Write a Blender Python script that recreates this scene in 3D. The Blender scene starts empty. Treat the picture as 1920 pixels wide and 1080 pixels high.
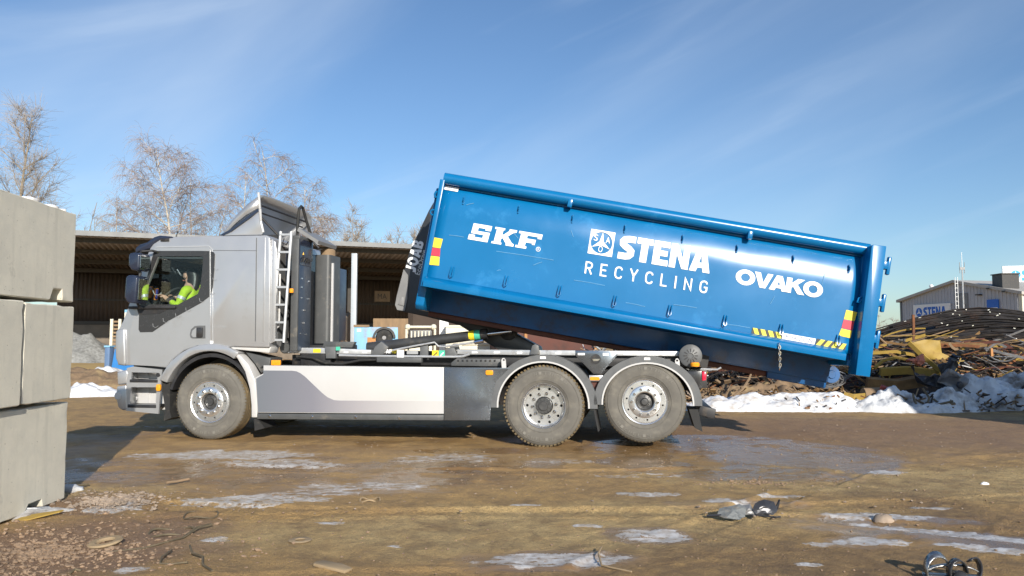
import bpy, bmesh, math, random
import numpy as np
from mathutils import Vector, Matrix
from mathutils.geometry import tessellate_polygon

scene = bpy.context.scene
C = scene.collection
R = math.radians
rnd = random.Random(7)

# ------------------------------------------------------------------ camera
cam = bpy.data.cameras.new("camera")
cam.lens = 27.4
cam.sensor_width = 36.0
cam.clip_start = 0.05
cam.clip_end = 3000
camo = bpy.data.objects.new("camera", cam)
C.objects.link(camo)
camo.location = (0, 0, 1.35)
camo.rotation_euler = (R(90 + 3.916), 0, 0)
scene.camera = camo

# ------------------------------------------------------------------ world, sun, exposure
SUN_EL = R(21.5)
TO_SUN = Vector((0.325, -0.945, 0)).normalized()
SUN_AZ = math.atan2(TO_SUN.x, TO_SUN.y)
world = bpy.data.worlds.new("World")
scene.world = world
world.use_nodes = True
wn, wl = world.node_tree.nodes, world.node_tree.links
bg = wn["Background"]
sky = wn.new("ShaderNodeTexSky")
sky.sky_type = 'NISHITA'
sky.sun_disc = False
sky.sun_elevation = SUN_EL
sky.sun_rotation = SUN_AZ
sky.altitude = 50
sky.air_density = 1.0
sky.dust_density = 0.55
sky.ozone_density = 2.0
# thin cirrus: noise stretched along slanting streaks, mixed into the sky colour
tc = wn.new("ShaderNodeTexCoord")
def cirrus(rot, scale, nscale, lo, hi, amt, off):
    m1 = wn.new("ShaderNodeMapping"); m1.vector_type = 'TEXTURE'
    m1.inputs["Rotation"].default_value = (0, R(rot), 0)
    wl.new(tc.outputs["Generated"], m1.inputs[0])
    m2 = wn.new("ShaderNodeMapping"); m2.inputs["Scale"].default_value = scale; m2.inputs["Location"].default_value = off
    wl.new(m1.outputs[0], m2.inputs[0])
    nz = wn.new("ShaderNodeTexNoise"); nz.inputs["Scale"].default_value = nscale; nz.inputs["Detail"].default_value = 6
    nz.inputs["Roughness"].default_value = 0.5; nz.inputs["Distortion"].default_value = 0.35
    wl.new(m2.outputs[0], nz.inputs[0])
    rp_ = wn.new("ShaderNodeMapRange"); rp_.interpolation_type = 'SMOOTHSTEP'
    rp_.inputs[1].default_value = lo; rp_.inputs[2].default_value = hi; rp_.inputs[3].default_value = 0; rp_.inputs[4].default_value = amt
    wl.new(nz.outputs[0], rp_.inputs[0])
    return rp_.outputs[0]
c1 = cirrus(-34, (1.0, 1.0, 3.6), 0.9, 0.42, 0.82, 0.46, (2.3, 0, 0.6))
c2 = cirrus(-20, (2.0, 2.0, 16.0), 1.1, 0.53, 0.85, 0.22, (5.1, 0, 3.0))
cad = wn.new("ShaderNodeMath"); cad.operation = 'ADD'
wl.new(c1, cad.inputs[0]); wl.new(c2, cad.inputs[1])
tint = wn.new("ShaderNodeMix"); tint.data_type = 'RGBA'; tint.blend_type = 'MULTIPLY'
tint.inputs[0].default_value = 1.0; tint.inputs[7].default_value = (0.82, 0.965, 1.12, 1)
wl.new(sky.outputs[0], tint.inputs[6])
mxw = wn.new("ShaderNodeMix"); mxw.data_type = 'RGBA'
mxw.inputs[7].default_value = (6.4, 7.4, 8.6, 1)
wl.new(cad.outputs[0], mxw.inputs[0])
wl.new(tint.outputs[2], mxw.inputs[6])
wl.new(mxw.outputs[2], bg.inputs[0])
bg.inputs[1].default_value = 0.10

sun = bpy.data.lights.new("sun", 'SUN')
sun.energy = 4.9
sun.angle = R(0.55)
sun.color = (1.0, 0.93, 0.82)
suno = bpy.data.objects.new("sun", sun)
C.objects.link(suno)
sd = Vector((TO_SUN.x * math.cos(SUN_EL), TO_SUN.y * math.cos(SUN_EL), math.sin(SUN_EL)))
suno.rotation_euler = sd.to_track_quat('Z', 'Y').to_euler()
suno.location = (20, -40, 40)

vs = scene.view_settings
vs.view_transform = 'Standard'
vs.look = 'None'
vs.exposure = 0.30
vs.gamma = 1.0
vs.use_curve_mapping = False

# ------------------------------------------------------------------ materials
def node_mat(name):
    m = bpy.data.materials.new(name)
    m.use_nodes = True
    nt = m.node_tree
    return m, nt.nodes, nt.links, nt.nodes["Principled BSDF"]

def mat(name, col, rough=0.6, metal=0.0, var=0.12, scale=6.0, bump=0.0, bscale=40.0, dirt=None, dirt_amt=0.0, dscale=2.0,
        coat=0.0, emit=None, estr=0.0, rvar=0.1, stretch=None, spec=None, crough=0.12):
    """Principled material with noise-driven colour variation, optional dirt layer, bump and roughness wear."""
    m, n, l, p = node_mat(name)
    t = n.new("ShaderNodeTexCoord")
    src = t.outputs["Object"]
    if stretch:
        mp = n.new("ShaderNodeMapping"); mp.inputs["Scale"].default_value = stretch
        l.new(src, mp.inputs[0]); src = mp.outputs[0]
    nz = n.new("ShaderNodeTexNoise"); nz.inputs["Scale"].default_value = scale; nz.inputs["Detail"].default_value = 6
    nz.inputs["Roughness"].default_value = 0.6
    l.new(src, nz.inputs[0])
    rp = n.new("ShaderNodeMapRange"); rp.inputs[1].default_value = 0.3; rp.inputs[2].default_value = 0.7
    rp.inputs[3].default_value = 1 - var; rp.inputs[4].default_value = 1 + var
    l.new(nz.outputs[0], rp.inputs[0])
    mu = n.new("ShaderNodeVectorMath"); mu.operation = 'SCALE'
    mu.inputs[0].default_value = col[:3]
    l.new(rp.outputs[0], mu.inputs[3])
    out = mu.outputs[0]
    if dirt:
        nd = n.new("ShaderNodeTexNoise"); nd.inputs["Scale"].default_value = dscale; nd.inputs["Detail"].default_value = 8
        nd.inputs["Roughness"].default_value = 0.65
        l.new(t.outputs["Object"], nd.inputs[0])
        rd = n.new("ShaderNodeMapRange"); rd.inputs[1].default_value = 0.62 - dirt_amt * 0.35; rd.inputs[2].default_value = 0.72 - dirt_amt * 0.2
        rd.inputs[3].default_value = 0; rd.inputs[4].default_value = min(1.0, 0.4 + dirt_amt)
        l.new(nd.outputs[0], rd.inputs[0])
        mx = n.new("ShaderNodeMix"); mx.data_type = 'RGBA'
        mx.inputs[7].default_value = (*dirt, 1)
        l.new(rd.outputs[0], mx.inputs[0]); l.new(out, mx.inputs[6])
        out = mx.outputs[2]
    l.new(out, p.inputs["Base Color"])
    p.inputs["Metallic"].default_value = metal
    rr = n.new("ShaderNodeMapRange"); rr.inputs[1].default_value = 0.3; rr.inputs[2].default_value = 0.7
    rr.inputs[3].default_value = max(0.02, rough - rvar); rr.inputs[4].default_value = min(1, rough + rvar)
    l.new(nz.outputs[0], rr.inputs[0]); l.new(rr.outputs[0], p.inputs["Roughness"])
    if spec is not None:
        p.inputs["Specular IOR Level"].default_value = spec
    if coat:
        p.inputs["Coat Weight"].default_value = coat; p.inputs["Coat Roughness"].default_value = crough
    if bump:
        nb = n.new("ShaderNodeTexNoise"); nb.inputs["Scale"].default_value = bscale; nb.inputs["Detail"].default_value = 8
        l.new(src, nb.inputs[0])
        b = n.new("ShaderNodeBump"); b.inputs["Strength"].default_value = bump; b.inputs["Distance"].default_value = 0.02
        l.new(nb.outputs[0], b.inputs["Height"]); l.new(b.outputs[0], p.inputs["Normal"])
    if emit:
        p.inputs["Emission Color"].default_value = (*emit, 1); p.inputs["Emission Strength"].default_value = estr
    return m

DIRT = (0.16, 0.12, 0.075)
M = {}
M['silver'] = mat('silver_paint', (0.46, 0.465, 0.475), 0.33, 0.55, 0.03, 3, coat=0.3, rvar=0.05, dirt=(0.36, 0.34, 0.31), dirt_amt=0.08, dscale=1.3)
M['silver_light'] = mat('pale_silver_paint', (0.53, 0.525, 0.52), 0.42, 0.08, 0.03, 2, rvar=0.05, dirt=(0.5, 0.47, 0.42), dirt_amt=0.1, dscale=1.5)
M['steel'] = mat('bright_steel', (0.23, 0.26, 0.30), 0.26, 0.85, 0.05, 5, rvar=0.06, bump=0.008, bscale=3, dirt=(0.30, 0.29, 0.27), dirt_amt=0.04, dscale=5)
M['alloy'] = mat('polished_alloy', (0.74, 0.74, 0.74), 0.27, 0.88, 0.03, 5, rvar=0.04)
M['galv'] = mat('rail_grey_paint', (0.55, 0.56, 0.57), 0.4, 0.5, 0.06, 8, dirt=DIRT, dirt_amt=0.08, dscale=7)
M['grey'] = mat('grey_plastic', (0.11, 0.115, 0.12), 0.5, 0, 0.1, 9, dirt=(0.2, 0.17, 0.13), dirt_amt=0.12, dscale=5)
M['midgrey'] = mat('grey_paint', (0.085, 0.088, 0.09), 0.45, 0.1, 0.08, 6, dirt=(0.25, 0.22, 0.18), dirt_amt=0.1, dscale=5)
M['slate'] = mat('slate_blue_paint', (0.055, 0.075, 0.11), 0.35, 0.2, 0.08, 5, dirt=(0.2, 0.19, 0.18), dirt_amt=0.1, dscale=4)
M['black'] = mat('black_chassis_paint', (0.022, 0.022, 0.024), 0.5, 0, 0.2, 9, dirt=(0.09, 0.07, 0.05), dirt_amt=0.2, dscale=7)
M['trim'] = mat('glossy_black_trim', (0.035, 0.035, 0.037), 0.22, 0, 0.1, 20)
M['arm'] = mat('dark_grey_arm_paint', (0.045, 0.047, 0.05), 0.42, 0.1, 0.1, 6, dirt=(0.12, 0.11, 0.1), dirt_amt=0.15, dscale=4)
M['armlight'] = mat('light_grey_edge_paint', (0.22, 0.22, 0.22), 0.5, 0.1, 0.08, 6)
M['navy'] = mat('dark_navy_paint', (0.022, 0.03, 0.055), 0.25, 0.1, 0.1, 8, coat=0.4)
M['sidewall'] = mat('dusty_tyre_sidewall', (0.13, 0.122, 0.107), 0.9, 0, 0.16, 7, bump=0.15, bscale=60, dirt=(0.20, 0.185, 0.155), dirt_amt=0.3, dscale=6)
M['tread'] = mat('muddy_tyre_tread', (0.12, 0.09, 0.05), 0.95, 0, 0.25, 14, bump=0.3, bscale=70, dirt=(0.24, 0.175, 0.085), dirt_amt=0.35, dscale=9)
M['rubber'] = mat('black_rubber', (0.02, 0.02, 0.02), 0.75, 0, 0.2, 12, dirt=(0.1, 0.09, 0.07), dirt_amt=0.15, dscale=8)
M['hub'] = mat('hub_grey', (0.09, 0.09, 0.09), 0.45, 0.6, 0.15, 20)
M['amber'] = mat('amber_lens', (0.85, 0.33, 0.02), 0.25, 0, 0.1, 30)
M['red_lens'] = mat('red_lens', (0.75, 0.02, 0.06), 0.25, 0, 0.1, 30)
M['beacon'] = mat('lit_amber_beacon', (0.9, 0.4, 0.02), 0.2, 0, 0.05, 10, emit=(1.0, 0.45, 0.05), estr=1.6)
M['white'] = mat('white_paint', (0.80, 0.80, 0.79), 0.45, 0, 0.03, 5)
M['vinyl'] = mat('white_vinyl', (0.86, 0.86, 0.86), 0.4, 0, 0.02, 5, rvar=0.03)
M['yellow'] = mat('yellow_sheeting', (0.80, 0.62, 0.03), 0.45, 0, 0.04, 8)
M['red'] = mat('red_sheeting', (0.62, 0.025, 0.06), 0.45, 0, 0.04, 8)
M['green'] = mat('teal_green_print', (0.07, 0.48, 0.33), 0.45, 0, 0.05, 8)
M['tape_yellow'] = mat('hazard_yellow', (0.78, 0.70, 0.06), 0.5, 0, 0.05, 8)
M['tape_black'] = mat('hazard_black', (0.03, 0.03, 0.028), 0.5, 0, 0.05, 8)
M['print_navy'] = mat('navy_print', (0.10, 0.13, 0.22), 0.5, 0, 0.05, 8)
M['print_grey'] = mat('grey_print', (0.34, 0.35, 0.36), 0.5, 0, 0.05, 8)
M['blue'] = mat('container_blue_paint', (0.0015, 0.137, 0.345), 0.24, 0.0, 0.06, 1.6, rvar=0.04, dirt=(0.03, 0.23, 0.5), dirt_amt=0.1, dscale=2.4, spec=0.42)
M['blue_shaded'] = mat('shade_darkened_blue', (0.004, 0.075, 0.23), 0.4, 0.0, 0.2, 2.5, dirt=(0.03, 0.03, 0.035), dirt_amt=0.3, dscale=3)  # container blue darkened to paint in the underside's shade, plus dirt noise
M['print_blue'] = mat('sign_blue', (0.02, 0.13, 0.52), 0.5, 0, 0.05, 5)
M['sign_cyan'] = mat('sign_light_blue', (0.04, 0.36, 0.68), 0.5, 0, 0.05, 5)
M['mirror'] = mat('mirror_glass', (0.7, 0.7, 0.7), 0.05, 1.0, 0.0, 4, rvar=0.01)
M['interior'] = mat('dark_cab_trim', (0.035, 0.034, 0.034), 0.7, 0, 0.2, 9)
M['interior_grey'] = mat('grey_cab_trim', (0.12, 0.12, 0.12), 0.6, 0, 0.15, 9)
M['hivis'] = mat('hi_vis_yellow_cloth', (0.50, 0.70, 0.03), 0.8, 0, 0.1, 14, bump=0.3, bscale=18)
M['dark_cloth'] = mat('dark_cloth', (0.03, 0.032, 0.04), 0.85, 0, 0.2, 18, bump=0.3, bscale=25)
M['skin'] = mat('skin', (0.62, 0.36, 0.26), 0.5, 0, 0.06, 20)
M['hair'] = mat('black_hair', (0.02, 0.016, 0.014), 0.4, 0, 0.3, 60, stretch=(1, 1, 0.1))
M['orange_wrap'] = mat('orange_wrap', (0.72, 0.24, 0.03), 0.5, 0, 0.1, 30)
M['blue_wrap'] = mat('blue_wrap', (0.06, 0.07, 0.3), 0.5, 0, 0.1, 30)
M['retro'] = mat('silver_reflective_tape', (0.6, 0.62, 0.62), 0.4, 0.2, 0.05, 20)
M['chrome'] = mat('chrome', (0.75, 0.76, 0.78), 0.12, 1.0, 0.08, 12, rvar=0.06)

def concrete_material():
    m, n, l, p = node_mat('cast_concrete')
    t = n.new("ShaderNodeTexCoord")
    def nz(sc, det=7, ro=.6, st=None):
        q = n.new("ShaderNodeTexNoise"); q.inputs["Scale"].default_value = sc; q.inputs["Detail"].default_value = det; q.inputs["Roughness"].default_value = ro
        if st:
            mp = n.new("ShaderNodeMapping"); mp.inputs["Scale"].default_value = st; l.new(t.outputs["Object"], mp.inputs[0]); l.new(mp.outputs[0], q.inputs[0])
        else:
            l.new(t.outputs["Object"], q.inputs[0])
        return q.outputs[0]
    def rg(x, a, b, c, d):
        q = n.new("ShaderNodeMapRange"); q.inputs[1].default_value = a; q.inputs[2].default_value = b; q.inputs[3].default_value = c; q.inputs[4].default_value = d
        l.new(x, q.inputs[0]); return q.outputs[0]
    def mx(f, a, b):
        q = n.new("ShaderNodeMix"); q.data_type = 'RGBA'
        for s_, v in ((0, f), (6, a), (7, b)):
            if isinstance(v, tuple): q.inputs[s_].default_value = (*v, 1)
            else: l.new(v, q.inputs[s_])
        return q.outputs[2]
    c = mx(rg(nz(1.6), .35, .65, 0, 1), (0.70, 0.655, 0.54), (0.61, 0.575, 0.48))
    c = mx(rg(nz(5, 8, .7), .45, .75, 0, .5), c, (0.48, 0.465, 0.40))
    c = mx(rg(nz(2.2, 7, .65, (3.5, 3.5, .35)), .52, .75, 0, .55), c, (0.45, 0.43, 0.36))
    c = mx(rg(nz(2.8, 5, .6), .66, .76, 0, .75), c, (0.24, 0.235, 0.205))
    v = n.new("ShaderNodeTexVoronoi"); v.inputs["Scale"].default_value = 34; v.inputs["Randomness"].default_value = 1.0
    l.new(t.outputs["Object"], v.inputs[0])
    pit = rg(v.outputs["Distance"], .06, .16, 1, 0)
    sel = rg(nz(9), .52, .58, 0, 1)
    pm = n.new("ShaderNodeMath"); pm.operation = 'MULTIPLY'; l.new(pit, pm.inputs[0]); l.new(sel, pm.inputs[1])
    c = mx(pm.outputs[0], c, (0.2, 0.19, 0.16))
    l.new(c, p.inputs["Base Color"]); p.inputs["Roughness"].default_value = .92
    h = n.new("ShaderNodeMath"); h.operation = 'SUBTRACT'; l.new(rg(nz(40), 0, 1, 0, .25), h.inputs[0]); l.new(pm.outputs[0], h.inputs[1])
    b = n.new("ShaderNodeBump"); b.inputs["Strength"].default_value = .5; b.inputs["Distance"].default_value = .012
    l.new(h.outputs[0], b.inputs["Height"]); l.new(b.outputs[0], p.inputs["Normal"])
    return m
M['concrete'] = concrete_material()
M['concrete_dirty'] = mat('dirty_concrete', (0.20, 0.165, 0.13), 0.9, 0, 0.2, 1.2, bump=0.3, bscale=12, dirt=(0.10, 0.075, 0.055), dirt_amt=0.35, dscale=0.5)
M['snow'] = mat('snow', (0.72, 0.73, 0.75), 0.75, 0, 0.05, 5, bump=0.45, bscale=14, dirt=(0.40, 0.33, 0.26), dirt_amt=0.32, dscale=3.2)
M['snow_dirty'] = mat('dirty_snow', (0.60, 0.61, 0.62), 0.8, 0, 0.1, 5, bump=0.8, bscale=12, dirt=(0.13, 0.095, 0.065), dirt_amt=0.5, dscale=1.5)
M['soil'] = mat('brown_soil', (0.20, 0.135, 0.08), 0.95, 0, 0.3, 5, bump=0.8, bscale=16, dirt=(0.36, 0.26, 0.13), dirt_amt=0.3, dscale=3)
M['gravel'] = mat('grey_gravel', (0.26, 0.265, 0.26), 0.9, 0, 0.25, 6, bump=1.0, bscale=12, dirt=(0.16, 0.16, 0.155), dirt_amt=0.4, dscale=5)
M['roof_sheet'] = mat('brown_corrugated_sheet', (0.085, 0.064, 0.048), 0.7, 0.1, 0.2, 1.0, dirt=(0.10, 0.065, 0.045), dirt_amt=0.3, dscale=0.6)
M['wall_sheet'] = mat('dark_brown_sheet', (0.07, 0.05, 0.038), 0.75, 0, 0.2, 1.0, dirt=(0.07, 0.05, 0.04), dirt_amt=0.3, dscale=0.5)
M['fascia'] = mat('grey_fascia', (0.15, 0.155, 0.16), 0.5, 0.2, 0.1, 2)
M['post'] = mat('pale_steel_post', (0.42, 0.46, 0.50), 0.5, 0.1, 0.06, 2, dirt=(0.4, 0.35, 0.3), dirt_amt=0.08)
M['darksteel'] = mat('dark_steel_beam', (0.055, 0.05, 0.045), 0.6, 0.2, 0.2, 3)
M['timber'] = mat('weathered_timber', (0.25, 0.17, 0.10), 0.85, 0, 0.25, 3, bump=0.3, bscale=12, stretch=(1, 1, 0.25))
M['paleblue'] = mat('chipped_pale_blue_paint', (0.20, 0.42, 0.62), 0.55, 0, 0.1, 2, dirt=(0.28, 0.12, 0.045), dirt_amt=0.22, dscale=1.4)
M['rust'] = mat('rust', (0.21, 0.085, 0.035), 0.85, 0.1, 0.3, 5, bump=0.3, bscale=25, dirt=(0.09, 0.045, 0.03), dirt_amt=0.35, dscale=3)
M['rust_dark'] = mat('dark_maroon_rust', (0.10, 0.035, 0.025), 0.7, 0.1, 0.25, 2, dirt=(0.05, 0.025, 0.02), dirt_amt=0.3, dscale=1.5)
M['rust_orange'] = mat('orange_rust_edge', (0.46, 0.22, 0.08), 0.8, 0, 0.2, 3)
M['cream'] = mat('cream_paint', (0.66, 0.62, 0.50), 0.5, 0, 0.08, 2, dirt=(0.4, 0.33, 0.24), dirt_amt=0.12, dscale=2)
M['bin_blue'] = mat('bin_blue', (0.03, 0.19, 0.50), 0.5, 0, 0.1, 3)
M['ochre'] = mat('ochre_paint', (0.36, 0.24, 0.05), 0.65, 0.0, 0.15, 2.5, dirt=(0.22, 0.13, 0.04), dirt_amt=0.25, dscale=2.5)
M['ochre_rust'] = mat('ochre_rusty_steel', (0.23, 0.135, 0.055), 0.75, 0.1, 0.3, 5, dirt=(0.13, 0.07, 0.03), dirt_amt=0.35, dscale=3)
M['scrap_dark'] = mat('dark_oily_scrap', (0.035, 0.028, 0.024), 0.6, 0.3, 0.4, 7, dirt=(0.09, 0.05, 0.03), dirt_amt=0.25, dscale=4)
M['bar'] = mat('black_steel_bar', (0.04, 0.035, 0.032), 0.42, 0.55, 0.3, 3, dirt=(0.085, 0.05, 0.035), dirt_amt=0.25, dscale=2)
M['scrap_grey'] = mat('grey_scrap', (0.22, 0.22, 0.225), 0.5, 0.4, 0.25, 5, dirt=(0.12, 0.08, 0.05), dirt_amt=0.25, dscale=3)
M['scrap_tan'] = mat('tan_scrap', (0.24, 0.165, 0.10), 0.8, 0, 0.25, 5, dirt=(0.2, 0.12, 0.06), dirt_amt=0.25, dscale=3)
M['salmon'] = mat('salmon_red_plastic', (0.60, 0.19, 0.11), 0.6, 0, 0.15, 6)
M['maroon'] = mat('maroon_paint', (0.28, 0.05, 0.04), 0.5, 0, 0.15, 5, dirt=(0.1, 0.05, 0.04), dirt_amt=0.2)
M['carpanel'] = mat('dark_grey_car_paint', (0.045, 0.047, 0.055), 0.35, 0.3, 0.15, 6, dirt=(0.2, 0.19, 0.18), dirt_amt=0.15, dscale=3)
M['hall'] = mat('grey_hall_cladding', (0.45, 0.46, 0.49), 0.6, 0, 0.06, 0.6)
M['hall_roof'] = mat('pale_hall_roof', (0.42, 0.40, 0.37), 0.7, 0, 0.08, 0.5)
M['bark_birch'] = mat('birch_bark', (0.50, 0.46, 0.39), 0.85, 0, 0.25, 1.5, stretch=(1, 1, 3), dirt=(0.10, 0.075, 0.06), dirt_amt=0.22, dscale=1.2)
M['bark'] = mat('pale_brown_bark', (0.27, 0.225, 0.165), 0.9, 0, 0.25, 1.5)
M['twig'] = mat('reddish_brown_twig', (0.29, 0.225, 0.195), 0.9, 0, 0.2, 1)
M['twig_pale'] = mat('pale_brown_twig', (0.32, 0.275, 0.23), 0.9, 0, 0.2, 1)
M['plank'] = mat('muddy_plank', (0.30, 0.22, 0.13), 0.85, 0, 0.2, 6, bump=0.4, bscale=30, stretch=(0.3, 1, 1))
M['wire'] = mat('muddy_wire', (0.15, 0.12, 0.075), 0.7, 0.4, 0.3, 12)
M['stone'] = mat('pale_stone', (0.30, 0.235, 0.18), 0.9, 0, 0.3, 3, bump=0.4, bscale=20)
M['pebble'] = mat('reddish_pebble', (0.27, 0.185, 0.12), 0.9, 0, 0.35, 1.7)

def glass_mat(name, tint=(0.85, 0.9, 0.9), refl=1.0):
    m, n, l, p = node_mat(name)
    out = n["Material Output"]
    n.remove(p)
    tr = n.new("ShaderNodeBsdfTransparent"); tr.inputs[0].default_value = (*tint, 1)
    gl = n.new("ShaderNodeBsdfGlossy"); gl.inputs["Roughness"].default_value = 0.03
    fr = n.new("ShaderNodeFresnel"); fr.inputs[0].default_value = 1.45
    mx = n.new("ShaderNodeMixShader")
    mm = n.new("ShaderNodeMath"); mm.operation = 'MULTIPLY'; mm.inputs[1].default_value = refl
    l.new(fr.outputs[0], mm.inputs[0])
    l.new(mm.outputs[0], mx.inputs[0]); l.new(tr.outputs[0], mx.inputs[1]); l.new(gl.outputs[0], mx.inputs[2])
    l.new(mx.outputs[0], out.inputs[0])
    return m
M['glass'] = glass_mat('cab_glass', refl=0.6)

# ------------------------------------------------------------------ mesh helpers
class MB:
    """Collects shapes; build() links them as one mesh object."""
    def __init__(self):
        self.v = []; self.f = []; self.mi = []
    def add(self, vs, fs, mi=0):
        o = len(self.v)
        self.v.extend(tuple(x) for x in vs)
        for f in fs:
            self.f.append(tuple(i + o for i in f)); self.mi.append(mi)
        return self
    def box(self, x0, x1, y0, y1, z0, z1, mi=0):
        vs = [(x0, y0, z0), (x1, y0, z0), (x1, y1, z0), (x0, y1, z0), (x0, y0, z1), (x1, y0, z1), (x1, y1, z1), (x0, y1, z1)]
        return self.add(vs, [(0, 3, 2, 1), (4, 5, 6, 7), (0, 1, 5, 4), (1, 2, 6, 5), (2, 3, 7, 6), (3, 0, 4, 7)], mi)
    def bar(self, a, b, wd, ht, mi=0, up=(0, 0, 1)):
        """box beam from a to b, cross-section wd (sideways) x ht (along up)"""
        a, b = Vector(a), Vector(b)
        d = (b - a).normalized()
        u = Vector(up)
        s = d.cross(u)
        if s.length < 1e-4:
            s = d.cross(Vector((1, 0, 0)))
        s.normalize(); u = s.cross(d).normalized()
        vs = []
        for q in (a, b):
            for i, j in ((-1, -1), (1, -1), (1, 1), (-1, 1)):
                vs.append(q + s * (i * wd / 2) + u * (j * ht / 2))
        return self.add(vs, [(0, 1, 2, 3), (7, 6, 5, 4), (0, 4, 5, 1), (1, 5, 6, 2), (2, 6, 7, 3), (3, 7, 4, 0)], mi)
    def prism(self, poly, w0, w1, holes=(), mi=0, axis='y'):
        loops = [list(poly)] + [list(h) for h in holes]
        flat = [p for L in loops for p in L]
        tris = tessellate_polygon([[Vector((p[0], p[1], 0)) for p in L] for L in loops])
        def pt(p, w):
            return (p[0], w, p[1]) if axis == 'y' else ((w, p[0], p[1]) if axis == 'x' else (p[0], p[1], w))
        n = len(flat)
        vs = [pt(p, w0) for p in flat] + [pt(p, w1) for p in flat]
        fs = [tuple(t) for t in tris] + [tuple(i + n for i in reversed(t)) for t in tris]
        o = 0
        for L in loops:
            k = len(L)
            for i in range(k):
                j = (i + 1) % k
                fs.append((o + i, o + j, n + o + j, n + o + i))
            o += k
        return self.add(vs, fs, mi)
    def tube(self, pts, r, n=8, mi=0, closed=False, caps=True):
        pts = [Vector(p) for p in pts]
        rr = r if isinstance(r, (list, tuple)) else [r] * len(pts)
        k = len(pts)
        vs = []
        prev = None
        for i, p in enumerate(pts):
            if closed:
                d = pts[(i + 1) % k] - pts[i - 1]
            else:
                d = pts[min(i + 1, k - 1)] - pts[max(i - 1, 0)]
            if d.length < 1e-9:
                d = Vector((0, 0, 1))
            d.normalize()
            if prev is None:
                a = Vector((0, 0, 1)) if abs(d.z) < 0.9 else Vector((1, 0, 0))
                x = d.cross(a).normalized()
            else:
                x = (prev - d * prev.dot(d))
                if x.length < 1e-6:
                    x = d.orthogonal()
                x.normalize()
            prev = x
            y = d.cross(x)
            for q in range(n):
                t = 2 * math.pi * q / n
                vs.append(p + (x * math.cos(t) + y * math.sin(t)) * rr[i])
        fs = []
        m = k if closed else k - 1
        for i in range(m):
            i2 = (i + 1) % k
            for q in range(n):
                q2 = (q + 1) % n
                fs.append((i * n + q, i * n + q2, i2 * n + q2, i2 * n + q))
        if caps and not closed:
            fs.append(tuple(reversed(range(n)))); fs.append(tuple((k - 1) * n + q for q in range(n)))
        return self.add(vs, fs, mi)
    def lathe(self, prof, n=40, c=(0, 0, 0), mis=None, axis='y'):
        """prof: (r, y) along the y axis"""
        vs = []
        for r, y in prof:
            for q in range(n):
                t = 2 * math.pi * q / n
                if axis == 'y':
                    vs.append((c[0] + r * math.cos(t), c[1] + y, c[2] + r * math.sin(t)))
                else:
                    vs.append((c[0] + r * math.cos(t), c[1] + r * math.sin(t), c[2] + y))
        o = len(self.v)
        self.v.extend(vs)
        for i in range(len(prof) - 1):
            for q in range(n):
                q2 = (q + 1) % n
                self.f.append((o + i * n + q, o + i * n + q2, o + (i + 1) * n + q2, o + (i + 1) * n + q))
                self.mi.append(mis[i] if mis else 0)
        return self
    def disc(self, c, r, y, n=24, mi=0):
        vs = [(c[0] + r * math.cos(2 * math.pi * q / n), y, c[1] + r * math.sin(2 * math.pi * q / n)) for q in range(n)]
        return self.add(vs, [tuple(range(n))], mi)
    def ball(self, c, r, n=8, m=5, mi=0, sq=(1, 1, 1)):
        vs = []; fs = []
        for i in range(m + 1):
            a = math.pi * i / m
            for q in range(n):
                t = 2 * math.pi * q / n
                vs.append((c[0] + sq[0] * r * math.sin(a) * math.cos(t), c[1] + sq[1] * r * math.sin(a) * math.sin(t), c[2] + sq[2] * r * math.cos(a)))
        for i in range(m):
            for q in range(n):
                q2 = (q + 1) % n
                fs.append((i * n + q, i * n + q2, (i + 1) * n + q2, (i + 1) * n + q))
        return self.add(vs, fs, mi)
    def build(self, name, mats, parent=None, bevel=0.0, seg=2, ang=32, smooth=True, fix=True, cond=None):
        me = bpy.data.meshes.new(name)
        me.from_pydata(self.v, [], self.f)
        if not isinstance(mats, (list, tuple)):
            mats = [mats]
        for m in mats:
            me.materials.append(m)
        if len(mats) > 1:
            me.polygons.foreach_set("material_index", self.mi)
        if fix or bevel:
            bm = bmesh.new(); bm.from_mesh(me)
            bmesh.ops.remove_doubles(bm, verts=bm.verts, dist=1e-5)
            bmesh.ops.recalc_face_normals(bm, faces=bm.faces)
            if bevel:
                bmesh.ops.dissolve_limit(bm, angle_limit=0.01, verts=bm.verts, edges=bm.edges)
                ed = [e for e in bm.edges if len(e.link_faces) == 2 and e.calc_face_angle(0) > R(35) and (cond is None or cond(e))]
                bmesh.ops.bevel(bm, geom=ed, offset=bevel, segments=seg, profile=0.5, affect='EDGES', clamp_overlap=True)
            bm.to_mesh(me); bm.free()
        if smooth:
            me.polygons.foreach_set("use_smooth", [True] * len(me.polygons))
            me.set_sharp_from_angle(angle=R(ang))
        ob = bpy.data.objects.new(name, me)
        C.objects.link(ob)
        if parent is not None:
            ob.parent = parent
        return ob

def tag(o, label=None, cat=None, group=None, kind=None):
    if label: o['label'] = label
    if cat: o['category'] = cat
    if group: o['group'] = group
    if kind: o['kind'] = kind
    return o

def empty(name, loc, rot=(0, 0, 0), parent=None):
    o = bpy.data.objects.new(name, None)
    o.empty_display_size = 0.2
    o.location = loc; o.rotation_euler = rot
    C.objects.link(o)
    if parent: o.parent = parent
    return o

def dup(o, parent=None):
    c = o.copy(); C.objects.link(c)
    if parent is not None: c.parent = parent
    for ch in [x for x in C.objects if x.parent is o]:
        dup(ch, c)
    return c

def arc(cx, cz, rx, rz, a0, a1, n):
    return [(cx + rx * math.cos(R(a0 + (a1 - a0) * i / n)), cz + rz * math.sin(R(a0 + (a1 - a0) * i / n))) for i in range(n + 1)]

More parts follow.
